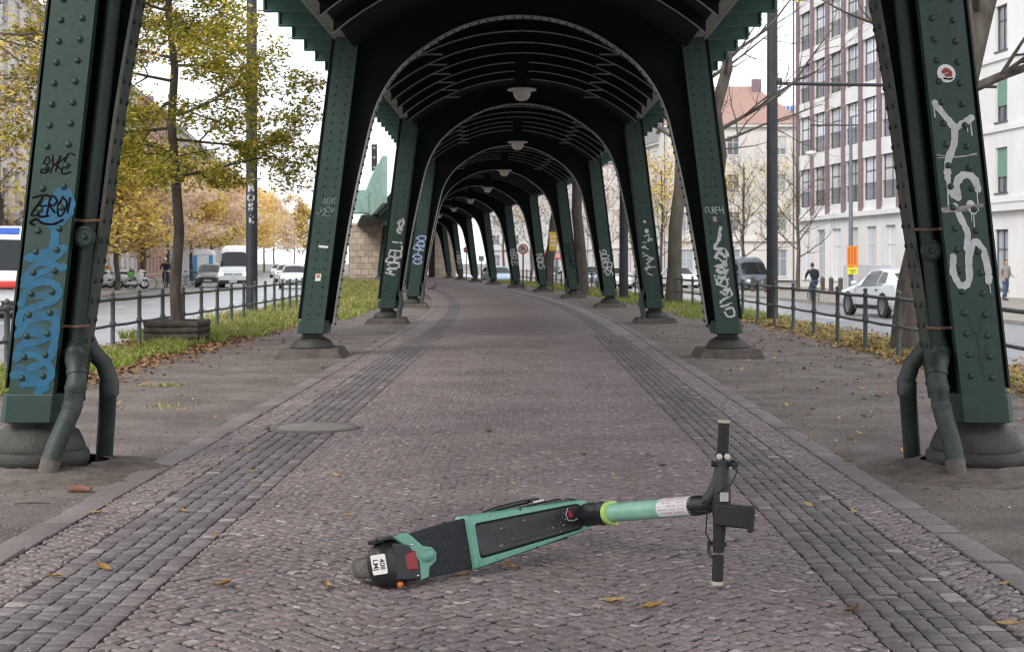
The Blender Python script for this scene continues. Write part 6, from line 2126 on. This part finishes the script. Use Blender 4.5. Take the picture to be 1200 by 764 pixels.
    for (w, h, y, z, nm, m) in f['boxes']:
        bb = MB(); bb.box((0, y, z), (w, 0.06, h)); bb.build(nm, m, t, bevel=0.012)
    t.location = loc
    t.rotation_euler.z = rz
    return t
# stations: y, z bottom, z belt, z top, roof width share, width factor
SEDAN = dict(len=4.5, w=1.8, wr=0.32, axles=(0.85, 3.55), st=[(0.0, .30, .50, .58, .86, .80), (0.15, .22, .62, .70, .88, .94), (0.7, .20, .72, .82, .88, 1.0), (1.35, .20, .84, .93, .86, 1.0), (1.45, .20, .85, .97, .84, 1.0), (2.15, .20, .90, 1.43, .70, 1.0), (3.0, .20, .92, 1.46, .70, 1.0), (3.75, .20, .93, 1.12, .74, 1.0), (3.9, .22, .92, 1.04, .84, .99), (4.4, .28, .80, .98, .84, .93), (4.5, .34, .70, .88, .82, .85)],
             glass=[('windscreen', 1.48, 2.10, 4.6, 9.4, None), ('rear_window', 3.08, 3.72, 4.7, 9.3, None), ('side_window', 1.95, 3.15, 3.25, 4.85, (0.25, -0.1))],
             face=dict(hl=(.66, .10, .62, .17, .075), tl=(.68, 4.42, .76, .16, .09), mir=(1.72, .98), boxes=[(1.0, .16, .03, .45, 'grille', BLACK_PL), (.5, .11, -.012, .42, 'number_plate', PLATE), (.5, .11, 4.51, .62, 'number_plate', PLATE), (1.5, .10, .05, .27, 'bumper_trim', BLACK_PL)]))
SUV = dict(len=4.85, w=1.93, wr=0.37, axles=(0.95, 3.85), st=[(0.0, .35, .60, .70, .86, .82), (0.2, .26, .74, .84, .88, .95), (0.9, .24, .84, .97, .88, 1.0), (1.35, .24, .92, 1.04, .86, 1.0), (2.15, .24, .97, 1.52, .70, 1.0), (3.0, .24, 1.0, 1.58, .69, 1.0), (3.9, .24, 1.04, 1.47, .68, 1.0), (4.55, .30, 1.06, 1.16, .74, .97), (4.75, .34, .95, 1.08, .82, .93), (4.85, .42, .80, .98, .80, .88)],
           glass=[('windscreen', 1.42, 2.12, 4.6, 9.4, None), ('rear_window', 3.98, 4.5, 4.6, 9.4, None), ('side_window', 2.0, 3.25, 3.2, 4.9, (0.3, 0.0)), ('side_window', 3.32, 3.95, 3.25, 4.85, (0.0, -0.25))],
           face=dict(hl=(.68, .14, .76, .18, .09), tl=(.66, 4.74, .93, .20, .055), mir=(1.72, 1.08), boxes=[(1.1, .2, .03, .55, 'grille', BLACK_PL), (.52, .11, -.012, .5, 'number_plate', PLATE), (.52, .11, 4.86, .66, 'number_plate', PLATE), (1.62, .24, 4.80, .42, 'rear_diffuser', BLACK_PL), (1.5, .03, 4.80, .93, 'light_bar', TAIL)]))
VAN = dict(len=5.9, w=2.0, wr=0.36, axles=(1.0, 4.6), st=[(0.0, .35, .62, .80, .88, .86), (0.15, .26, .80, 1.05, .9, .96), (0.75, .24, 1.08, 1.25, .88, 1.0), (0.85, .24, 1.12, 1.32, .86, 1.0), (1.55, .24, 1.18, 2.38, .80, 1.0), (1.9, .24, 1.2, 2.66, .80, 1.0), (2.4, .24, 1.2, 2.70, .82, 1.0), (5.75, .26, 1.2, 2.68, .82, 1.0), (5.9, .34, 1.2, 2.60, .82, .97)],
           glass=[('windscreen', 0.88, 1.48, 4.2, 9.8, None), ('side_window', 1.35, 2.1, 3.1, 4.35, (0.25, 0.0))],
           face=dict(hl=(.76, .14, .86, .16, .13), tl=(.9, 5.85, 1.1, .06, .2), mir=(1.2, 1.5), boxes=[(1.15, .26, .05, .78, 'grille', BLACK_PL), (.5, .11, .0, .42, 'number_plate', PLATE), (1.75, .22, .02, .40, 'front_bumper', BLACK_PL), (.16, .16, .012, .80, 'badge', CHROME)]))
HATCH = dict(len=3.9, w=1.72, wr=0.31, axles=(0.75, 3.2), st=[(0.0, .32, .55, .64, .86, .82), (0.15, .24, .68, .77, .88, .95), (0.65, .22, .80, .90, .88, 1.0), (1.05, .22, .88, .98, .86, 1.0), (1.75, .22, .93, 1.45, .72, 1.0), (2.6, .22, .95, 1.50, .72, 1.0), (3.4, .22, .97, 1.42, .72, 1.0), (3.8, .28, .95, 1.05, .78, .96), (3.9, .36, .75, .92, .8, .9)],
             glass=[('windscreen', 1.1, 1.72, 4.6, 9.4, None), ('rear_window', 3.45, 3.75, 4.7, 9.3, None), ('side_window', 1.6, 3.2, 3.2, 4.85, (0.25, -0.15))],
             face=dict(hl=(.62, .12, .68, .16, .10), tl=(.7, 3.82, .85, .1, .12), mir=(1.35, 1.0), boxes=[(1.0, .12, .03, .56, 'grille', BLACK_PL), (.5, .11, -.012, .46, 'number_plate', PLATE), (.5, .11, 3.91, .6, 'number_plate', PLATE)]))
def on_road(px, d, z):
    return V(zx(px, d), d, z)
# left road, oncoming
hd = heading(95)
car('van', 'tall white panel van coming up the left road with headlights lit', 'van', VAN, CAR_WHITE, on_road(273, 94, RZL), heading(94), lit=True)
w1 = car('parked_car', 'white saloon driving in the lane nearest the left verge', 'car', SEDAN, CAR_WHITE, on_road(344, 92, RZL), heading(92), group='cars coming up the left road')
car('hatchback', 'small black car stopped left of the white van', 'car', HATCH, CAR_BLACK, on_road(243.5, 97, RZL), heading(97))
w1.name = 'car'
for px, d, lab in ((334, 122, 'white car right behind the leading white saloon'), (352, 138, 'white car farther back in the near left lane'), (326, 160, 'pale car in the distant queue on the left road'), (344, 176, 'last pale car in the distant queue on the left road')):
    dup(w1, on_road(px, d, RZL), heading(d), lab)
# emergency van at the left edge
p = on_road(-9, 43, RZL)
amb = car('ambulance', 'white van with red band and blue stripe cut off by the left edge', 'van', VAN, CAR_WHITE, p, heading(43) + rad(8))
RED_BAND = mat('red vehicle band', (0.62, 0.05, 0.04), 0.4)
for z0, z1, m, nm, y0, y1 in ((0.62, 1.0, RED_BAND, 'red_band', -0.02, 5.6),):
    for s in (-1, 1):
        b = MB(); xx = 1.006 if z0 < 1.5 else 0.90
        b.hexa([V(s * xx, max(0.25, y0), z0), V(s * (xx + .004), max(.25, y0), z0), V(s * (xx + .004), y1, z0), V(s * xx, y1, z0), V(s * xx * .985, max(.25, y0), z1), V(s * (xx * .985 + .004), max(.25, y0), z1), V(s * (xx * .985 + .004), y1, z1), V(s * xx * .985, y1, z1)])
        b.build(nm, m, amb, local=True)
b = MB(); b.box((0, 0.03, 0.98), (1.66, 0.5, 0.2)); b.build('red_band', RED_BAND, amb, local=True, bevel=0.05)
b = MB()
b.hexa([V(-.72, 1.62, 2.44), V(.5, 1.62, 2.44), V(.5, 1.80, 2.60), V(-.3, 1.80, 2.60), V(-.72, 1.60, 2.47), V(.5, 1.60, 2.47), V(.5, 1.78, 2.64), V(-.3, 1.78, 2.64)])
b.build('blue_panel', mat('blue vehicle stripe', (0.03, 0.10, 0.5), 0.4), amb, local=True)
# right road
suv = car('sport_utility_car', 'silver white sport utility car driving away on the right road', 'car', SUV, CAR_SILVER, on_road(1046, 49.0, RZR), heading(49) + rad(180) + rad(6))
sd_ = (Matrix.Rotation(suv.rotation_euler.z, 3, 'Z') @ V(0, 2.4, 0))
suv.location = suv.location - sd_
c1 = car('parked_car', 'dark grey van parked along the right pavement behind the bare tree', 'van', dict(VAN, w=1.95), CAR_GREY, on_road(893, 88, RZR), heading(88) + rad(8), group='cars parked on the right road')
c1.scale = (1, 1, 0.78)
c2 = car('parked_car', 'light blue car parked between the fifth and sixth right legs', 'car', SEDAN, CAR_BLUE, on_road(592, 108, RZR), heading(108) + rad(4), group='cars parked on the right road')
PK = [(806, 96, CAR_WHITE, 'white parked car right of the mossy trunk'), (768, 104, CAR_SILVER, 'silver parked car left of the mossy trunk'), (728, 100, CAR_WHITE, 'white parked car at the plain dark mast'), (700, 112, CAR_GREY, 'grey parked car right of the fourth right leg'), (660, 104, CAR_WHITE, 'white parked car under the yellow banner'), (845, 108, CAR_SILVER, 'silver parked car right of the second right leg'), (862, 122, CAR_BLACK, 'black parked car behind the bare slender tree'), (585, 112, CAR_SILVER, 'pale parked car behind the light blue one'), (640, 118, CAR_BLACK, 'black parked car left of the yellow banner')]
for px, d, m, lab in PK:
    car('parked_car', lab, 'car', RND.choice([SEDAN, HATCH]), m, on_road(px, d, RZR), heading(d) + RND.choice([0, rad(180)]) + rad(3), group='cars parked on the right road')

# ------------------------------------------------------------------ two-wheelers
def bicycle(name, label, loc, rz, frame_m, basket=None, group=None, lean=0.0):
    t = thing(name, label, 'bicycle', (0, 0, 0), group=group)
    for y in (0.0, 1.05):
        b = MB()
        b.tube([V(0, y + 0.33 * math.cos(a), 0.34 + 0.33 * math.sin(a)) for a in [2 * math.pi * i / 24 for i in range(24)]], 0.02, 6, closed=True)
        w = b.build('wheel', TYRE, t, smooth=60)
        b = MB()
        for i in range(8):
            a = math.pi * i / 8
            b.tube([V(0, y - 0.31 * math.cos(a), 0.34 - 0.31 * math.sin(a)), V(0, y + 0.31 * math.cos(a), 0.34 + 0.31 * math.sin(a))], 0.003, 3)
        b.build('spokes', CHROME, w)
    b = MB()
    for p, q in (((0, 0, .34), (0, .17, .88)), ((0, .16, .80), (0, .62, .72)), ((0, .19, .72), (0, .52, .30)), ((0, .52, .30), (0, .68, .86)), ((0, .52, .30), (0, 1.05, .34)), ((0, .66, .72), (0, 1.05, .34))):
        b.tube([p, q], 0.018, 6)
    b.build('frame', frame_m, t, smooth=60)
    b = MB(); b.tube([(-.28, .24, 1.02), (-.1, .17, 1.0), (.1, .17, 1.0), (.28, .24, 1.02)], 0.014, 6); b.tube([(0, .17, .86), (0, .17, 1.0)], .016, 6); b.build('handlebar', CHROME, t, smooth=60)
    b = MB(); b.ellipsoid((0, .72, .93), (V(.08, 0, 0), V(0, .14, 0), V(0, 0, .04)), 10, 6); b.build('saddle', BLACK_PL, t, smooth=60)
    if basket:
        b = MB(); b.box((0, -0.05, .82), (.36, .28, .26)); b.build('basket', basket, t, bevel=0.03)
    t.location = loc
    t.rotation_euler = (0, lean, rz)
    return t
def moped(name, label, loc, rz, m, box_m, group=None):
    t = thing(name, label, 'moped', (0, 0, 0), group=group)
    for y in (0.0, 1.25):
        b = wheel_tyre(V(0, y, .25), V(1, 0, 0), .25, .12, None)
        w = b.build('wheel', TYRE, t, smooth=50)
        b = MB(); b.lathe([(.14, -.065), (.14, .065)], (0, y, .25), 16, ax=(1, 0, 0)); b.build('rim', RIM, w)
    b = MB()
    b.tube([(0, .10, .95), (0, .16, .75), (0, .24, .45), (0, .34, .30)], [.10, .17, .17, .12], 12)
    b.ellipsoid((0, .62, .28), (V(.16, 0, 0), V(0, .42, 0), V(0, 0, .07)), 12, 6)
    b.ellipsoid((0, 1.12, .56), (V(.17, 0, 0), V(0, .42, 0), V(0, 0, .20)), 14, 8, .8)
    b.ellipsoid((0, -.02, .50), (V(.08, 0, 0), V(0, .26, 0), V(0, 0, .07)), 10, 6)
    b.build('body', m, t, smooth=60)
    b = MB(); b.ellipsoid((0, 1.0, .79), (V(.14, 0, 0), V(0, .38, 0), V(0, 0, .06)), 12, 6, .8); b.build('seat', BLACK_PL, t, smooth=60)
    b = MB(); b.tube([(-.33, .2, 1.03), (0, .12, 1.0), (.33, .2, 1.03)], .016, 6); b.build('handlebar', BLACK_PL, t)
    b = MB(); b.ellipsoid((0, -.03, .86), (V(.07, 0, 0), V(0, .04, 0), V(0, 0, .07)), 10, 6); b.build('headlight', HEADLIGHT, t, smooth=60)
    b = MB(); b.box((0, 1.42, .98), (.38, .34, .32)); b.build('top_box', box_m, t, bevel=0.04)
    t.location = loc
    t.rotation_euler = (0, rad(6), rz)
    return t
LIME = mat('lime green plastic', (0.16, 0.55, 0.08), 0.4)
zl = RZL + 0.12
mpl = [(139, 85, 75, CAR_WHITE, ORANGE, 'white moped with orange box parked behind the left railing'), (169, 84.5, 115, CAR_WHITE, CAR_WHITE, 'white moped with white box right of the green basket bicycle'), (129, 87, 100, CAR_WHITE, ORANGE, 'white moped with orange box half hidden by the near left leg'), (148, 88, 80, CAR_WHITE, LIME, 'white moped with lime green box among the parked mopeds'), (157, 89, 95, CAR_BLACK, ORANGE, 'dark moped with orange box behind the others')]
for px, d, a_, m, bm2, lab in mpl:
    o = moped('moped', lab, on_road(px, d, zl), rad(a_), m, bm2, 'mopeds parked on the left pavement')
    o.scale = (1.15, 1.15, 1.15)
bicycle('bicycle', 'hire bicycle with lime green basket among the mopeds', on_road(154, 83, zl), rad(-70), CAR_WHITE, LIME, 'bicycles on the left pavement')
bicycle('bicycle', 'dark bicycle parked left of the black car', on_road(222, 92, zl), rad(60), CAR_BLUE, None, 'bicycles on the left pavement')
bicycle('bicycle', 'second dark bicycle parked left of the black car', on_road(230, 93, zl), rad(75), CAR_GREY, None, 'bicycles on the left pavement')
# white cabin with blue sides
p = on_road(240, 118, zl)
t = thing('portable_toilet', 'white round roofed portable cabin with blue sides behind the black car', 'portable toilet', p)
b = MB(); b.box(p + V(0, 0, 1.05), (1.5, 1.3, 2.1)); b.build('cabin', CAR_WHITE, t, bevel=0.05)
b = MB()
b.grid([[p + V(math.cos(math.pi * j / 10) * .78, y, 2.1 + math.sin(math.pi * j / 10) * .45) for j in range(11)] for y in (-.68, .68)])
b.add([p + V(math.cos(math.pi * j / 10) * .78, -.68, 2.1 + math.sin(math.pi * j / 10) * .45) for j in range(11)], [tuple(range(11))])
b.build('roof', CAR_WHITE, t)
for s in (-1, 1):
    b = MB(); b.box(p + V(s * .62, -.67, 1.1), (.3, .06, 1.9)); b.build('blue_panel', mat('blue cabin', (.06, .28, .6), .5), t)

# ------------------------------------------------------------------ people
def person(label, loc, rz, J, cloth, group=None, hair=(0.05, 0.035, 0.025), helmet=None, bag=None):
    """J: joint positions; one continuous skinned body, clothes as fuller skins over it"""
    t = thing('person', label, 'person', (0, 0, 0), group=group)
    def skin(nm, chains, m, sub=1, root=None):
        vs, es, rs, idx = [], [], [], {}
        def vi(p, r):
            k = tuple(round(x, 4) for x in p)
            if k not in idx:
                idx[k] = len(vs); vs.append(k); rs.append(r)
            return idx[k]
        for ch in chains:
            prev = None
            for p, r in ch:
                i = vi(p, r)
                if prev is not None and prev != i:
                    es.append((prev, i))
                prev = i
        me = bpy.data.meshes.new(nm)
        me.from_pydata(vs, es, [])
        ob = bpy.data.objects.new(nm, me)
        COL.objects.link(ob)
        ob.parent = t
        md = ob.modifiers.new('skin', 'SKIN')
        md.use_smooth_shade = True
        for i, r in enumerate(rs):
            me.skin_vertices[0].data[i].radius = (r, r)
        me.skin_vertices[0].data[0].use_root = True
        if sub:
            ob.modifiers.new('sub', 'SUBSURF').levels = sub
            ob.modifiers['sub'].render_levels = sub
        me.materials.append(m)
        return ob
    j = {k: Vector(v) for k, v in J.items()}
    pel, chest, neck = j['pelvis'], j['chest'], j['neck']
    body = [[(pel, .13), ((pel + chest) / 2, .12), (chest, .14), (neck, .055)]]
    top = [[(pel + V(0, 0, -.06), .165), (pel * .8 + chest * .2, .165), ((pel + chest) / 2, .15), (chest, .17), ((chest + neck) / 2 + (neck - chest) * .15, .10)]]
    legs = [[(pel + V(0, 0, 0.06), .14), (pel, .145)]]
    for s in ('l', 'r'):
        sh, el, wr, hp, kn, an, to = [j[s + k] for k in ('sho', 'elb', 'wri', 'hip', 'kne', 'ank', 'toe')]
        body.append([(chest, .14), (sh, .062), (el, .045), (wr, .03)])
        hd_ = (wr - el).normalized()
        side = hd_.cross(V(0, 0, 1)); side = side.normalized() if side.length > .1 else V(1, 0, 0)
        palm = wr + hd_ * .06
        body.append([(wr, .03), (palm, .034)])
        for q in range(4):
            k = (q - 1.5) * .019
            body.append([(palm, .034), (palm + hd_ * .045 + side * k, .010), (palm + hd_ * (.07 + .01 * (q in (1, 2))) + side * k + V(0, 0, -.02), .008)])
        body.append([(wr, .03), (wr + hd_ * .03 + side * .035, .011), (wr + hd_ * .07 + side * .05, .009)])
        body.append([(pel, .13), (hp, .085), (kn, .055), (an, .038)])
        top.append([(chest, .17), (sh, .085), (el, .062), ((el * .08 + wr * .92), .045)])
        legs.append([(pel, .145), (hp, .105), (kn, .075), ((kn * .06 + an * .94), .062)])
        sb = MB(); sb.ellipsoid((an + to) / 2 + V(0, 0, -.02), ((to - an) * .75, V(0, 0, 1).cross(to - an).normalized() * .05, V(0, 0, .05)), 10, 6, .8); sb.build('shoe', cloth.get('shoe', BLACK_PL), t, local=True, smooth=60)
    skin('body', body, SKIN)
    skin('jacket', top, cloth['top'])
    skin('trousers', legs, cloth['legs'])
    hc = j['head']; fwd = Vector(J.get('face', (0, -1, 0))).normalized(); sd2 = fwd.cross(V(0, 0, 1)).normalized(); up_ = sd2.cross(fwd)
    b = MB()
    b.ellipsoid(hc, (sd2 * .075, fwd * .092, up_ * .115), 16, 12)
    b.ellipsoid(hc + fwd * .093 - up_ * .01, (sd2 * .012, fwd * .02, up_ * .025), 8, 6)
    for s in (-1, 1): b.ellipsoid(hc + sd2 * .076 * s - up_ * .01, (sd2 * .012, fwd * .02, up_ * .03), 8, 6)
    b.tube([hc - up_ * .08, neck], .05, 10)
    b.build('head', SKIN, t, local=True, smooth=60)
    b = MB()
    for s in (-1, 1): b.ellipsoid(hc + fwd * .083 + sd2 * .03 * s + up_ * .012, (sd2 * .013, fwd * .012, up_ * .008), 8, 6)
    b.ellipsoid(hc + fwd * .083 - up_ * .055, (sd2 * .025, fwd * .01, up_ * .006), 8, 6)
    b.build('face_features', mat('dark features', (.06, .03, .03), .5), t, local=True)
    b = MB(); b.ellipsoid(hc + up_ * .02 - fwd * .012, (sd2 * .084, fwd * .095, up_ * .112), 16, 10)
    b.v = [tuple(Vector(q) - fwd * (0.03 if (Vector(q) - hc).dot(up_) < 0.03 and (Vector(q) - hc).dot(fwd) > 0 else 0) * 2.2) for q in b.v]
    b.build('hair', mat('hair %.2f' % hair[0], hair, .7), t, local=True, smooth=60)
    if helmet:
        b = MB(); b.ellipsoid(hc + up_ * .045, (sd2 * .098, fwd * .125, up_ * .10), 16, 8, half=True); b.build('helmet', helmet, t, local=True, smooth=60)
    if bag:
        b = MB(); b.ellipsoid(Vector(bag[0]), (V(bag[1][0], 0, 0), V(0, bag[1][1], 0), V(0, 0, bag[1][2])), 14, 10, .75); b.build('bag', bag[2], t, local=True, smooth=60)
    t.location = loc
    t.rotation_euler.z = rz
    return t
NAVY = mat('dark navy cloth', (0.016, 0.018, 0.03), .9, var=.3, vscale=20)
JEANS = mat('blue jeans', (0.05, 0.085, 0.16), .9, var=.3, vscale=20)
GREYC = mat('grey beige jacket', (0.30, 0.27, 0.26), .9, var=.2, vscale=15)
DARKT = mat('dark trousers', (0.025, 0.025, 0.03), .9)
# poses: riding (bicycle built round y 0..1.05, facing -y), walking
RIDE = dict(pelvis=(0, .72, .98), chest=(0, .50, 1.35), neck=(0, .44, 1.50), head=(0, .38, 1.63), lsho=(-.19, .48, 1.40), lelb=(-.27, .36, 1.18), lwri=(-.27, .27, 1.06), rsho=(.19, .48, 1.40), relb=(.27, .36, 1.18), rwri=(.27, .27, 1.06),
            lhip=(-.10, .68, .93), lkne=(-.12, .34, .72), lank=(-.11, .50, .34), ltoe=(-.11, .36, .30), rhip=(.10, .68, .93), rkne=(.12, .44, .56), rank=(.11, .56, .16), rtoe=(.11, .42, .12))
pc = on_road(193, 88, zl - .0)
bicycle('bicycle', 'bicycle ridden by the helmeted cyclist on the left', pc, heading(88), CAR_GREY)
person('cyclist with orange and white helmet and dark jacket riding towards us', pc, heading(88), RIDE, dict(top=NAVY, legs=DARKT), helmet=mat('orange white helmet', (.85, .55, .42), .4))
pr = on_road(949, 66, RZR)
bicycle('bicycle', 'bicycle ridden away on the right road by the person in navy', pr + V(0, 0, 0), heading(66) + math.pi, CAR_GREY)
person('cyclist in dark navy jacket and jeans seen from behind on the right road', pr, heading(66) + math.pi, RIDE, dict(top=NAVY, legs=JEANS), bag=((0, .72, 1.26), (.16, .12, .23), NAVY))
b = MB()
WALK = dict(pelvis=(0, 0, .95), chest=(0, -.02, 1.33), neck=(0, -.02, 1.50), head=(0, -.04, 1.63), lsho=(-.19, 0, 1.42), lelb=(-.25, .04, 1.14), lwri=(-.22, -.10, .93), rsho=(.19, 0, 1.42), relb=(.26, .02, 1.15), rwri=(.24, -.18, 1.04),
            lhip=(-.10, 0, .90), lkne=(-.10, -.14, .50), lank=(-.10, -.12, .09), ltoe=(-.10, -.27, .05), rhip=(.10, 0, .90), rkne=(.10, .02, .49), rank=(.10, .26, .12), rtoe=(.10, .14, .04))
person('pedestrian in grey jacket and jeans with a black shoulder bag at the right edge', on_road(1178, 64, RZR + .14), rad(25), WALK, dict(top=GREYC, legs=JEANS), bag=((.22, .12, 1.05), (.10, .10, .17), BLACK_PL))
# shop cabinet and bollards on the right pavement
p = on_road(1016, 80, RZR + .14)
t = thing('utility_cabinet', 'pale utility cabinet on the pavement behind the silver car', 'cabinet', p)
b = MB(); b.box(p + V(0, 0, .75), (2.4, .5, 1.5)); b.build('cabinet', mat('pale cabinet', (.5, .5, .54), .5), t, bevel=.03)
b = MB(); b.box(p + V(-.6, -.26, .75), (1.0, .02, 1.2)); b.box(p + V(.6, -.26, .75), (1.0, .02, 1.2)); b.build('door', mat('pale cabinet door', (.55, .55, .6), .5), t)
bol = None
for px, d in ((882, 84), (898, 82), (964, 79), (974, 77), (985, 76)):
    q = on_road(px, d, RZR + .13)
    if bol is None:
        bol = thing('bollard', 'grey stone bollard in front of the parked grey van', 'bollard', (0, 0, 0), group='bollards on the right pavement')
        b = MB(); b.lathe([(.12, 0), (.12, .7), (.13, .72), (.13, .8), (.06, .88), (0, .9)], (0, 0, 0), 12); b.build('post', CONCRETE, bol, smooth=40)
        bol.location = q
    else:
        dup(bol, q, 0, {898: 'grey stone bollard right of the parked grey van', 964: 'stone bollard nearest the cyclist, left of the orange sign', 974: 'middle stone bollard of the three left of the orange sign', 985: 'stone bollard closest to the orange sign'}[px])
# a pigeon on the left edge of the path
q = px_ground(507, 341)
t = thing('pigeon', 'small grey pigeon standing at the left edge of the distant path', 'bird', q)
b = MB()
b.ellipsoid(q + V(0, 0, .16), (V(.13, 0, .05), V(0, .07, 0), V(-.02, 0, .075)), 14, 8)
b.tube([q + V(.08, 0, .19), q + V(.13, 0, .25), q + V(.14, 0, .29)], [.055, .04, .035], 10)
b.ellipsoid(q + V(.15, 0, .30), (V(.04, 0, 0), V(0, .033, 0), V(0, 0, .035)), 10, 6)
b.tube([q + V(-.1, 0, .13), q + V(-.24, 0, .08)], [.045, .03], 8)
b.build('body', mat('pigeon grey', (.10, .10, .12), .8), t, smooth=60)
b = MB(); b.tube([q + V(.18, 0, .30), q + V(.215, 0, .285)], [.01, .004], 6); b.build('beak', BLACK_PL, t)
for s in (-1, 1):
    b = MB(); b.tube([q + V(.01, s * .03, .1), q + V(.02, s * .03, .01), q + V(.06, s * .03, .005)], .008, 6); b.build('leg', mat('pink leg', (.4, .15, .12), .7), t)
